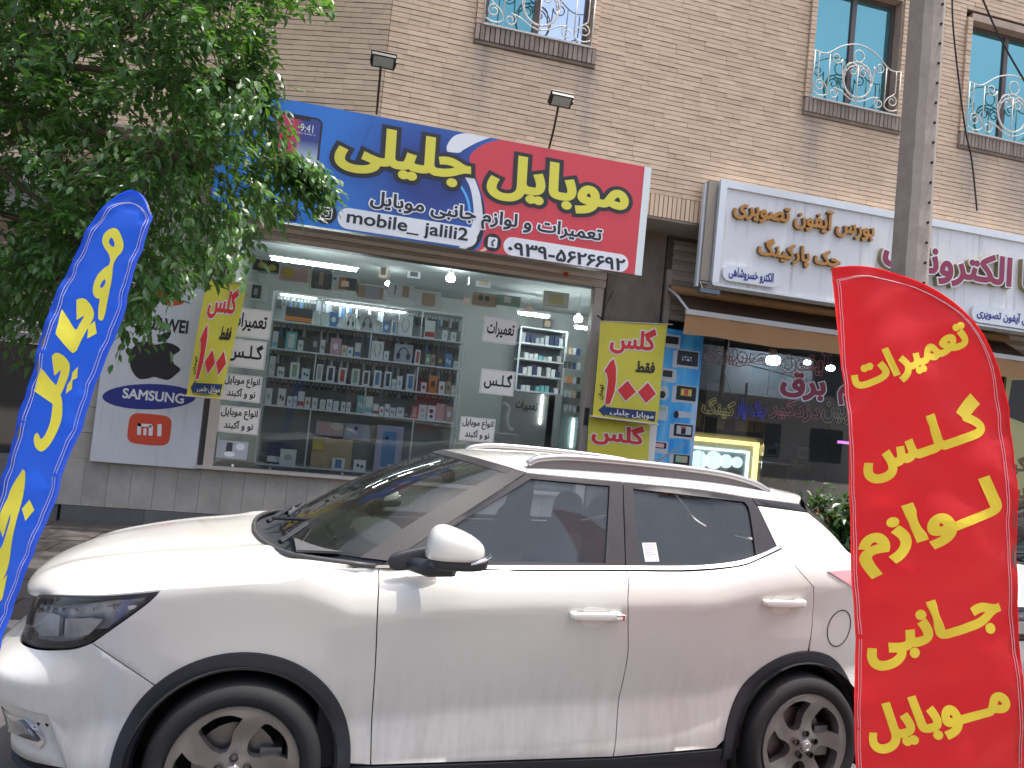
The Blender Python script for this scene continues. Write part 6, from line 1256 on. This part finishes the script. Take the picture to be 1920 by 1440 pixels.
# awning
YA = YG-.62
AW = empty('awning', tuple(onY(1430, 620, YA)), 0, 'rolled tan fabric awning with a white front bar over the electronics window', 'awning')
a, c = onY(1286, 582, YA), onY(1620, 640, YA); xa, xc = a[0], 9.6; za = a[2]
b = B(); b.box(xa, xc, YA-.02, YA+.02, za-.045, za+.02); b.build('front_bar', mat('bar_white', (.55, .55, .53), .5, noise=(4, .08)), AW)
TAN = mat('awning_fabric', (.38, .215, .10), .8, noise=(3, .1, 5))
b = B(); n = 60; V = []
for i in range(n+1):
    x = xa+(xc-xa)*i/n; V += [(x, YA-.005+.012*sin(i*.9), za-.046), (x, YA+.01+.02*sin(i*.9+.4), za-.30+.012*sin(i*.35))]
b.add(V, [(2*i, 2*i+1, 2*i+3, 2*i+2) for i in range(n)]); b.build('valance', TAN, AW, True)
b = B(); b.tube([(xa-.05, YG-.2, za+.33), (xc, YG-.2, za+.33)], .06, 10); b.build('fabric_roll', TAN, AW, True)
b = B(); b.tube([(xa-.07, YG-.2, za+.33), (xa-.05, YG-.45, za+.20), (xa+.04, YA, za)], .018, 5); b.build('arm', FRW, AW)
b = B(); b.add([(xa, YA+.02, za+.02), (xc, YA+.02, za+.02), (xc, YG-.14, za+.30), (xa, YG-.14, za+.30)], [(0, 1, 2, 3)]); b.build('under_fabric', mat('awning_brown', (.10, .055, .035), .9), AW)
# ================================================================= right-hand neighbour behind the red flag
b = B(); x0 = onY(1888, 700, YG-.1)[0]; b.box(x0, x0+3, YG-.1, YG-.06, onY(1900, 960, YG-.1)[2], onY(1900, 690, YG-.1)[2]); o = b.build('yellow_notice', mat('notice_cream', (.48, .45, .20), .6, noise=(2, .1)), None, label='tall cream yellow notice with dark lettering at the right edge behind the red flag', cat='poster')
z_ = onY(1905, 770, YG-.1)[2]; flatpoly('dark_blot', [(x0+.04, z_-.1), (x0+.5, z_-.2), (x0+.5, z_+.5), (x0+.1, z_+.45)], YG-.1, BKM, o, .002)
for k, (t_, zz_) in enumerate((('دزدگیر', onY(1912, 870, YG-.1)[2]), ('دوربین', onY(1912, 925, YG-.1)[2]))): lettering('lettering', t_, (x0+.05, YG-.103, zz_-.16), (x0+.95, YG-.103, zz_-.16), (x0+.05, YG-.103, zz_+.12), BRNS, o, off=.04)
# ================================================================= concrete pole and wires
YP_ = 6.9; pt = onY(1742, 0, YP_); pb_ = onY(1708, 500, YP_); lean = (pt[0]-pb_[0])/(pt[2]-pb_[2])
POLE = empty('utility_pole', (pb_[0]-lean*pb_[2], YP_, .12), 0, 'weathered concrete utility pole standing on the pavement behind the red flag', 'pole')
PC = mat('pole_concrete', (.33, .285, .245), .92, noise=(5, .22, 9), bump=(40, .5, .006)); PCH = mat('pole_hole', (.05, .045, .04), .95)
def px_at(z): return pb_[0]+lean*(z-pb_[2])
b = B(); V = []; rz = random.Random(5)
for k in range(61):
    z = .1+k*.18; w_ = .165-.0035*z; x = px_at(z); j = [rz.uniform(-.006, .006) for _ in range(4)]
    V += [(x-w_+j[0], YP_-.10+.0, z), (x-w_*.35, YP_-.135+j[1], z), (x+w_*.55, YP_-.135, z), (x+w_, YP_-.09+j[2], z), (x+w_, YP_+.13, z), (x-w_, YP_+.13, z)]
b.add(V, [(6*k+i, 6*k+(i+1) % 6, 6*k+6+(i+1) % 6, 6*k+6+i) for k in range(60) for i in range(6)]); b.build('shaft', PC, POLE)
b = B()
for k in range(26): z = 3.2+k*.22; x = px_at(z); b.lathe([(0, 0), (.016, 0), (.012, .012)], (x+.055, YP_-.1365, z), (0, -1, 0), 8)
b.build('bolt_hole', PCH, POLE, kind='stuff')
for pts, D, lab in (([(1785, -40), (1788, 60), (1808, 230), (1822, 300), (1832, 395)], 7.2, 'black cable hanging down beside the concrete pole'), ([(1835, -20), (1870, 60), (1920, 150), (1990, 260)], 6.4, 'black cable crossing the top right corner of the wall')):
    b = B(); b.tube(crspline([onY(x, y, D) for x, y in pts], 5), .010, 5); b.build('cable', mat('cable_black', (.015, .015, .015), .6), None, label=lab, cat='cable')
# ================================================================= left neighbour behind foliage and blue flag
NB_ = empty('neighbour_building', (-6, 10.2, .12), 0, 'grey neighbouring building behind the tree at the left', 'building')
GW_ = mat('grey_render', (.40, .37, .35), .85, noise=(1.5, .12, 6))
xa = XW0-.02; b = B(); b.box(-14, xa-.3, 10.4, 11.5, 3.5, 11); b.build('upper_wall', GW_, NB_)
b = B(); b.box(-14, xa-.02, 9.5, 9.62, 2.55, 3.5); b.build('lintel', mat('brown_panel', (.17, .115, .08), .7, noise=(3, .2)), NB_)
for k in range(4):
    zk = 2.05+k*.125; b = B(); b.box(-14, xa-.02, 9.44, 9.5, zk, zk+.105); b.build('shutter_slat', mat('dull_slat', (.20, .19, .18), .6, noise=(9, .2)), NB_)
for k in range(3): b = B(); b.box(-14, xa-.02, 9.47, 9.56, 2.56+k*.2, 2.56+k*.2+.19); b.build('wall_plank', mat('pale_brown_stone', (.33, .24, .17), .8, noise=(4, .15), rand=.1), NB_)
b = B(); b.box(-14, xa-.02, 9.9, 10.0, .1, 2.05); b.build('shop_glass', mat('dark_glazing', (.015, .018, .02), .05, coat=1), NB_)
b = B(); b.box(-14, xa-.02, 9.3, 9.9, .1, .75); b.build('plinth', STONE_D, NB_)
ox, oz = xz(138, 90, 9.9); t = empty('vertical_sign', (ox, 9.9, oz-1.4), 0, 'tall white and red vertical sign seen through the leaves', 'sign')
b = B(); b.box(ox-.35, ox+.35, 9.9, 10.1, oz-1.7, oz+1.2); b.build('panel', mat('sign_pale', (.6, .6, .62), .5), t)
for k in range(3): zk = oz-1.45+k*.85; flatpoly('red_letter', smoothpoly([(ox-.15, zk), (ox+.15, zk+.05), (ox+.2, zk+.5), (ox+.02, zk+.6), (ox-.1, zk+.3)], 4), 9.9, BRD, t, .01)
# ================================================================= the opposite side of the street (mirrored in the glass)
OB = empty('opposite_building', (0, -17, 0), 0, 'plain beige building across the street behind the camera', 'building')
b = B(); b.box(-30, 40, -22, -17, 0, 7.5); b.build('wall', mat('beige_render', (.45, .38, .32), .9, noise=(.8, .15)), OB)
for i in range(18):
    for z0 in (1.0, 4.6):
        b = B(); b.box(-28+i*3.8, -26+i*3.8, -16.99, -16.96, z0, z0+1.8); b.build('window', MATS['dark_glazing'], OB)
# ================================================================= feather flags standing close to the camera
def flag(name, label, O3, nrm, outline, seams, words, clothm, depthsign=1, ripple=.0022, holes_ok=True, wseed=0, pole_px=()):
    nrm = np.array(nrm, float); nrm /= np.linalg.norm(nrm); ax = np.cross([0, 0, 1.], -nrm); ax /= np.linalg.norm(ax); ax = -ax if ax[0] < 0 else ax; ay = np.array([0, 0, 1.])
    O3 = np.array(O3, float)
    def loc(p): q = onP(p[0], p[1], O3, nrm)-O3; return (q@ax, q[2])
    out2 = smoothpoly([(*loc(p), *p[2:]) for p in outline], 6); OA = np.array(out2); OA = OA if sarea(OA) > 0 else OA[::-1]
    SM = np.array([loc(p) for s in seams for p in crspline(s, 5)])
    def wave(a, b_):
        d = np.sqrt(((SM-np.array([a, b_]))**2).sum(1)).min()
        g_ = math.exp(-(d/.022)**2)
        return .012*sin(a*6+b_*2.3+wseed)+.009*sin(b_*7.5-a*9+wseed*2)+.005*sin(b_*15+a*16+sin(b_*3)*2)+.0022*sin(b_*37-a*22+2*sin(a*9))+ripple*g_*(sin(b_*62+a*30)+.5*sin(b_*131-a*55+1))
    def surf(p, d=0): return O3+ax*p[0]+ay*p[1]+nrm*(wave(p[0], p[1])+d)
    root = empty(name, tuple(O3+ay*-.0), 0, label, 'flag'); root.location = tuple(O3*np.array([1, 1, 0]))
    P, T = fill([OA], grid=.011); b = B(); b.add([surf(p) for p in P], T); o = b.build('cloth', clothm, root, True)
    bd = [tuple(q) for q in OA]; b = B()
    e = np.array(OA); V = [surf(p, .002) for p in e]+[surf(p, -.012) for p in e]; n_ = len(e); b.add(V, [(i, n_+i, n_+(i+1) % n_, (i+1) % n_) for i in range(n_)]); b.build('hem', clothm, root, True)
    for s in seams:
        for k in (0, 1):
            L = [loc((p[0]+k*4.5, p[1]+k*1.5)) for p in crspline(s, 6)]; b = B(); b.tube([surf(p, .002) for p in L], .0008, 4); b.build('stitching', mat('stitch_white', (.62, .60, .66), .7), root)
    for w_ in words:
        if w_[0] == 'poly':
            cs = []
            for kk, c in enumerate(w_[1]):
                c = np.array(smoothpoly([(*loc(p), *p[2:]) for p in c], 4)); ar = sarea(c); c = c if (ar > 0) == (kk == 0) else c[::-1]; cs.append(offset_poly(c, .0035 if kk == 0 else .002))
            P, T = fill(cs, grid=.02); b = B(); b.add([surf(p, .0015) for p in P], T); b.build('lettering', w_[2], root, True)
        else:
            _, txt, ang, pts, off, m = w_; ca, sa = cos(radians(ang)), sin(radians(ang)); U = np.array([(p[0]*ca-p[1]*sa, -p[0]*sa-p[1]*ca) for p in pts]); lo, hi = U.min(0), U.max(0)
            bk = lambda u, v: (u*ca-v*sa, -u*sa-v*ca)
            BL, BR, TL_ = loc(bk(lo[0], lo[1])), loc(bk(hi[0], lo[1])), loc(bk(lo[0], hi[1]))
            lettering('lettering', txt, BL, BR, TL_, m, root, off=off, surf=lambda p: surf(p, .0015), grid=.02, box=off, )
    if pole_px:
        L = [surf(loc(p), -.008) for p in crspline(pole_px, 5)]; b = B(); b.tube(L, [.004+.004*i/len(L) for i in range(len(L))], 6); b.build('flag_pole', mat('pole_fibre', (.12, .12, .12), .4), root)
    return root
def k5(x, y): return (1500+x/2.881, 480+y/2.881)
def k6(x, y): return (1560+x/3, 960+y/3)
def cloth(name, col, sheen):
    m = mat(name, col, .42, sheen=sheen, noise=(6, .05, 4)); n = m.node_tree; N = n.nodes; L = n.links; b_ = N['Principled BSDF']; out = N['Material Output']
    tl = N.new('ShaderNodeBsdfTranslucent'); tl.inputs[0].default_value = (*[c*1.1 for c in col], 1); mx = N.new('ShaderNodeMixShader'); mx.inputs[0].default_value = .5; L.new(b_.outputs[0], mx.inputs[1]); L.new(tl.outputs[0], mx.inputs[2]); L.new(mx.outputs[0], out.inputs[0]); return m
FRED = cloth('flag_red', (.80, .018, .026), .2); FBLU = cloth('flag_blue', (.012, .13, .85), .3); FY = mat('flag_yellow', (.82, .62, .04), .5, noise=(5, .05, 3)); FYB = mat('flag_lemon', (.78, .72, .06), .5)
nr = -np.array([_F[0], _F[1], 0])
rO = onD(1750, 1000, 2.62)
RO_ = [(1557, 504, 1), (1600, 500), (1650, 505), (1700, 519), (1750, 543), (1800, 580), (1848, 636), (1875, 690), (1893, 752), (1900, 825), (1905, 950), (1908, 1100), (1912, 1300), (1916, 1440), (1922, 1800, 1), (1628, 1800, 1), (1612, 1440), (1606, 1200), (1600, 1000), (1590, 800), (1577, 640)]
sR = [[(1566, 526), (1621, 518), (1691, 531), (1743, 553), (1795, 588), (1829, 629), (1854, 674), (1867, 723), (1876, 792), (1881, 896), (1885, 975), (1893, 1147), (1901, 1293), (1907, 1440), (1912, 1700)],
      [(1566, 526), (1576, 600), (1583, 706), (1588, 792), (1597, 896), (1601, 970), (1607, 1127), (1612, 1293), (1614, 1440), (1622, 1700)]]
W = lambda f, L: [f(*p) for p in L]
flag('feather_flag', 'tall red feather flag with yellow slanted lettering standing in front of the car tail', rO, nr, RO_, sR, [
 ('w', 'تعمیرات', 22, W(k5, [(272, 665), (910, 460), (838, 345), (540, 685), (415, 512), (320, 715)]), .052, FY),
 ('w', 'گــلـس', 19, W(k5, [(330, 1135), (390, 1243), (1000, 900), (950, 733), (985, 790), (590, 857)]), .056, FY),
 ('w', 'لــوازم', 20, W(k6, [(150, 240), (225, 380), (855, -195), (965, 18), (419, -45), (330, 50)]), .052, FY),
 ('w', 'جــانبی', 18, W(k6, [(182, 775), (290, 895), (972, 600), (535, 492), (850, 478), (958, 678)]), .052, FY),
 ('w', 'مــوبایل', 17, W(k6, [(218, 1280), (300, 1380), (985, 1080), (925, 1000), (275, 1095), (430, 1048), (445, 1335)]), .052, FY)], FRED, wseed=1.3, pole_px=[(1562, 506), (1650, 512), (1745, 548), (1848, 645), (1890, 760), (1900, 950), (1908, 1300), (1918, 1790)])
bO = onD(90, 900, 2.15); a_ = radians(-8); nb = np.array([nr[0]*cos(a_)-nr[1]*sin(a_), nr[0]*sin(a_)+nr[1]*cos(a_), 0])
BO_ = [(238, 353), (262, 368), (278, 402, 1), (272, 428), (247, 512), (220, 597), (174, 716), (128, 844), (95, 945), (57, 1055), (22, 1148), (0, 1250), (-32, 1440), (-80, 1800, 1), (-190, 1800, 1), (-120, 1440), (-60, 1150), (0, 926), (18, 867), (41, 798), (69, 688), (101, 569), (124, 500), (147, 450), (170, 408), (202, 371)]
def k3(x, y): return (x/7.2, 560+y/7.2)
sB = [[(-95, 1440), (-35, 1150), (8, 926), (50, 798), (78, 688), (112, 569), (135, 500), (158, 452), (181, 412), (208, 382), (238, 377), (262, 392), (271, 412), (262, 440), (236, 520), (209, 600), (163, 720), (117, 846), (85, 945), (47, 1055), (12, 1148), (-12, 1250)]]
wv = W(c8, [(455, 195), (476, 200), (490, 224), (500, 256), (495, 284), (478, 303), (464, 325), (457, 350), (456, 380), (452, 415), (442, 452), (428, 500), (417, 545), (410, 563), (401, 556), (402, 520), (408, 478), (392, 472), (382, 452), (384, 420), (398, 385), (424, 358), (446, 344), (452, 320), (444, 292), (426, 266), (418, 240), (428, 212)])
flag('feather_flag', 'narrow blue feather flag with yellow lettering leaning over the car nose at the left', bO, nb, BO_, sB, [
 ('poly', [wv, W(c8, [(453, 226), (440, 244), (447, 262), (462, 270), (470, 256), (464, 238)]), W(c8, [(424, 398), (406, 424), (412, 440), (428, 426), (434, 408)])], FYB),
 ('poly', [[(*k3(*p[:2]), *p[2:]) for p in [(1045, 25, 1), (1085, 10), (1130, 15), (1170, 50), (1205, 100), (1235, 170), (1235, 240), (1210, 310), (1170, 400), (1120, 530), (1080, 640), (1055, 698), (1030, 712), (1000, 700), (815, 480, 1), (835, 330), (850, 170, 1), (930, 290), (1000, 400), (1030, 432), (1065, 425), (1100, 340), (1143, 245), (1135, 215), (1100, 228), (1055, 262, 1)]]], FYB),
 ('poly', [[(*k3(*p), 1) for p in [(1258, 325), (1205, 385), (1205, 515), (1282, 460)]]], FYB),
 ('poly', [[(*k3(*p[:2]), *p[2:]) for p in [(765, 790, 1), (800, 758), (840, 758), (900, 795), (945, 860), (955, 920), (930, 1020), (870, 1160), (805, 1310, 1), (822, 1345), (828, 1440), (815, 1600), (759, 1782), (676, 1963), (594, 2045), (530, 2000), (511, 1900), (538, 1831), (577, 1914), (643, 1848), (709, 1666), (742, 1452), (740, 1410, 1), (525, 1240, 1), (585, 960, 1), (680, 1090), (760, 1182), (785, 1175), (858, 985), (852, 950), (825, 962), (765, 1015, 1)]]], FYB),
 ('poly', [[(*k3(*p), 1) for p in [(1060, 945), (1005, 1010), (983, 1088), (1035, 1060)]]], FYB), ('poly', [[(*k3(*p), 1) for p in [(981, 1090), (930, 1170), (905, 1258), (958, 1210)]]], FYB),
 ('poly', [[(46, 883, 1), (30, 906), (17, 935), (9, 962), (7, 985), (10, 1003, 1), (16, 985), (22, 962), (25, 958), (26, 975), (18, 1003), (4, 1030), (-20, 1050), (-30, 1100, 1), (0, 1092), (15, 1066), (24, 1022), (32, 985), (39, 940), (47, 890)]], FYB),
 ('poly', [[(54, 941, 1), (45, 954, 1), (52, 972, 1), (62, 956, 1)]], FYB), ('poly', [[(16, 1080, 1), (-6, 1106, 1), (-9, 1142, 1), (8, 1120, 1)]], FYB)], FBLU, ripple=.0042, wseed=2.4, pole_px=[(276, 400), (262, 372), (238, 358), (206, 374), (152, 450), (106, 569), (46, 798), (4, 930), (-56, 1150), (-115, 1440), (-180, 1790)])
# ================================================================= the car parked behind
def copy_tree(o, parent=None):
    c = o.copy(); COL.objects.link(c); c.parent = parent
    if parent is not None: c.matrix_parent_inverse = o.matrix_parent_inverse.copy()
    for ch in kids.get(o.name, []): copy_tree(ch, c)
    return c
kids = {}
for o in list(SC.objects):
    if o.parent: kids.setdefault(o.parent.name, []).append(o)
c2_ = copy_tree(CAR); c2_.location.x += 4.95; c2_.location.y += .55; props(c2_, 'second white car parked behind, mostly hidden by the red flag at the right edge', 'car')
# ================================================================= street tree
def leafmat(name, col, tcol):
    m = mat(name, col, .34, island=.35, spec=.6); n = m.node_tree; N = n.nodes; L = n.links; b_ = N['Principled BSDF']; out = N['Material Output']
    tl = N.new('ShaderNodeBsdfTranslucent'); tl.inputs[0].default_value = (*tcol, 1); mx = N.new('ShaderNodeMixShader'); mx.inputs[0].default_value = .32; L.new(b_.outputs[0], mx.inputs[1]); L.new(tl.outputs[0], mx.inputs[2]); L.new(mx.outputs[0], out.inputs[0]); return m
LEAF = leafmat('leaf_green', (.052, .118, .034), (.17, .40, .04)); BARK = mat('bark', (.11, .085, .065), .9, noise=(14, .3, 7), bump=(50, .8, .01))
rl = random.Random(21); nl = np.random.default_rng(4)
def inside(p, poly):
    x, y = p; c = False; n = len(poly)
    for i in range(n):
        (x1, y1), (x2, y2) = poly[i], poly[(i+1) % n]
        if (y1 > y) != (y2 > y) and x < (x2-x1)*(y-y1)/(y2-y1)+x1: c = not c
    return c
CROWN = [(-260, -260), (560, -260), (545, -60), (600, -10), (498, 30), (485, 110), (495, 160), (500, 215), (515, 270), (585, 322), (585, 350), (550, 365), (505, 400), (480, 430), (450, 455), (425, 480), (385, 500), (345, 520), (310, 545), (290, 585), (255, 600), (215, 590), (150, 575), (60, 625), (-60, 600), (-260, 560)]
TBX, TBY = -3.55, 5.75
TREE = empty('street_tree', (TBX, TBY, .12), 0, 'leafy street tree with dense glossy green foliage covering the left of the shop sign', 'tree')
def leaf_geom(base, d, nrm, L, wd):
    d = d/np.linalg.norm(d); s = np.cross(d, nrm); s /= np.linalg.norm(s)+1e-9; n = np.cross(s, d); f = .16*wd
    P = [base, base+d*L*.30+s*wd*.42+n*f, base+d*L*.62+s*wd*.42+n*f-n*L*.03, base+d*L-n*L*.10, base+d*L*.62-s*wd*.42+n*f-n*L*.03, base+d*L*.30-s*wd*.42+n*f, base+d*L*.46-n*L*.0]
    return P, [(0, 1, 6), (1, 2, 6), (2, 3, 6), (3, 4, 6), (4, 5, 6), (5, 0, 6)]
clusters = []
tries = 0
while len(clusters) < 980 and tries < 20000:
    tries += 1; p = (rl.uniform(-260, 640), rl.uniform(-260, 660))
    if not inside(p, CROWN): continue
    if any((p[0]-gx_)**2/(a*a)+(p[1]-gy_)**2/(b_*b_) < 1 for gx_, gy_, a, b_ in ((250, 205, 48, 42), (150, 290, 28, 25), (40, 300, 14, 16), (180, 350, 22, 14), (130, 45, 20, 18), (390, 90, 26, 30))) and rl.random() < .85: continue
    D = rl.uniform(4.3, 6.2)
    if p[0] > 480: D = rl.uniform(4.6, 5.4)
    clusters.append((p, D))
clusters += [((595-k*6, 322+k*4), 4.85) for k in range(8)]+[((490+k*1.5, 60+k*18), 4.9) for k in range(10)]+[((605, 326), 4.9), ((596, 335), 4.8), ((580, 330), 4.9), ((590, 350), 4.9), ((540, 385), 5), ((520, 215), 4.8), ((600, 5), 4.9), ((575, -12), 4.9), ((280, 615), 4.8), ((232, 620), 4.8), ((400, 505), 4.9), ((470, 450), 4.9)]
leaves = []; tw = B()
hub = np.array([TBX+.25, TBY-.2, 3.3])
main = [hub, onD(60, 120, 5.3), onD(120, 330, 5.1), onD(260, 60, 5.2), onD(330, 300, 5.0), onD(200, 480, 5.0), onD(-60, 400, 5.2), onD(420, 160, 5.1), onD(20, -120, 5.6), np.array([-1.6, 6.6, 6.6])]
high = [(np.array([rl.uniform(-3.2, .1), rl.uniform(7.0, 8.5), rl.uniform(6.2, 7.4)]), 0) for _ in range(110)]
for p, D in clusters+high:
    c = onD(p[0], p[1], D) if D else p; k = rl.choice((30, 36, 42)) if p[0] < 480 and D else 30
    near = min(main[1:], key=lambda q: np.linalg.norm(q-c)); v = c-near; L = np.linalg.norm(v); dirn = v/(L+1e-6)
    dirn = dirn+np.array([rl.uniform(-.5, .7), rl.uniform(-.3, .3), rl.uniform(-.45, .1)]); dirn /= np.linalg.norm(dirn)
    tl_ = rl.uniform(.20, .34); a0 = c-dirn*tl_*.55
    pts = [a0+dirn*tl_*t+np.array([0, 0, -.10*t*t*tl_*3]) for t in np.linspace(0, 1, 5)]
    tw.tube(pts, [.004, .0035, .003, .0022, .001], 4)
    if L < .7 and rl.random() < .35: tw.tube([near+(a0-near)*.15, near+(a0-near)*.6+np.array([0, 0, .03]), a0], [.005, .004, .003], 4)
    for i in range(k):
        t = rl.random(); b0 = a0+dirn*tl_*t+np.array([0, 0, -.10*t*t*tl_*3])+nl.normal(0, .042, 3)
        d = dirn*.6+np.array([rl.uniform(-.8, .8), rl.uniform(-.8, .8), rl.uniform(-1.0, .15)]); nn = np.array([rl.uniform(-.5, .5), rl.uniform(-.6, .3), 1.0])
        Ll = rl.uniform(.055, .095); leaves.append((b0, d, nn, Ll, Ll*rl.uniform(.42, .56)))
def px_size(l): q = proj(l[0]+l[1]*0); return l[3]/q[2] if (0 < q[0] < 700 and 0 < q[1] < 680) else 0
order = sorted(range(len(leaves)), key=lambda i: -px_size(leaves[i])*(1.0 if proj(leaves[i][0])[2] < 5.0 else .5))
solo = set(order[:300]); FOL = B()
for i, l in enumerate(leaves):
    P_, F_ = leaf_geom(*l)
    if i in solo: bb = B(); bb.add(P_, F_); bb.build('leaf', LEAF, TREE)
    else: FOL.add(P_, F_)
FOL.build('foliage', LEAF, TREE, kind='stuff')
tw.build('twig', BARK, TREE, kind='stuff')
b = B(); tp = [(TBX, TBY, .05), (TBX-.02, TBY, 1.0), (TBX+.06, TBY-.05, 2.2), tuple(hub)]; b.tube(crspline(tp, 5), list(np.linspace(.15, .10, 16)), 12); b.build('trunk', BARK, TREE, True)
for q in main[1:]:
    b = B(); mid = (hub+q)/2+np.array([0, 0, .18]); L = crspline([hub, mid, q], 7); b.tube(L, list(np.linspace(.042, .010, len(L))), 7); b.build('branch', BARK, TREE, True)
    for _ in range(4):
        e = q+nl.normal(0, .45, 3)*np.array([1, .6, .7]); b = B(); L = crspline([q+(mid-q)*.2, (q+e)/2+nl.normal(0, .06, 3), e], 5); b.tube(L, list(np.linspace(.014, .004, len(L))), 5); b.build('branch', BARK, TREE, True)
# ================================================================= potted shrub by the electronics shop
pc = onD(1572, 1000, 6.3); SHR = empty('potted_shrub', (pc[0], pc[1], .12), 0, 'bushy green shrub in a pot between the car tail and the red flag', 'plant')
b = B(); b.lathe([(0, .0), (.16, .0), (.20, .34), (.215, .36), (.19, .36), (.18, .30), (0, .30)], (pc[0], pc[1], .122), (0, 0, 1), 20); b.build('pot', mat('clay_pot', (.30, .13, .07), .8), SHR, auto=40)
FS = B(); top = onD(1572, 930, 6.3)
for k in range(9):
    a = rl.uniform(0, 6.28); e = np.array([pc[0]+.25*cos(a), pc[1]+.2*sin(a), rl.uniform(top[2]-.3, top[2]+.08)]); b = B(); b.tube(crspline([(pc[0], pc[1], .42), (pc[0]+.05*cos(a), pc[1], .8), e], 4), .008, 5); b.build('stem', BARK, SHR)
    for _ in range(180):
        t = rl.random()**.6; b0 = np.array([pc[0], pc[1], .75])*(1-t)+e*t+nl.normal(0, .06, 3); Ll = rl.uniform(.06, .115); P_, F_ = leaf_geom(b0, np.array([rl.uniform(-1, 1), rl.uniform(-1, 1), rl.uniform(-.9, .4)]), np.array([rl.uniform(-.4, .4), rl.uniform(-.6, .2), 1]), Ll, Ll*.5); FS.add(P_, F_)
FS.build('foliage', leafmat('shrub_leaf', (.035, .08, .025), (.09, .22, .03)), SHR, kind='stuff')
q = onD(1530, 985, 6.6); b = B(); b.box(q[0]-.2, q[0]+.25, q[1], q[1]+.35, .12, q[2]+.1); b.build('crate', mat('crate_red', (.45, .05, .03), .5, noise=(4, .15)), None, label='red plastic crate beside the shrub, just above the car tail', cat='crate')
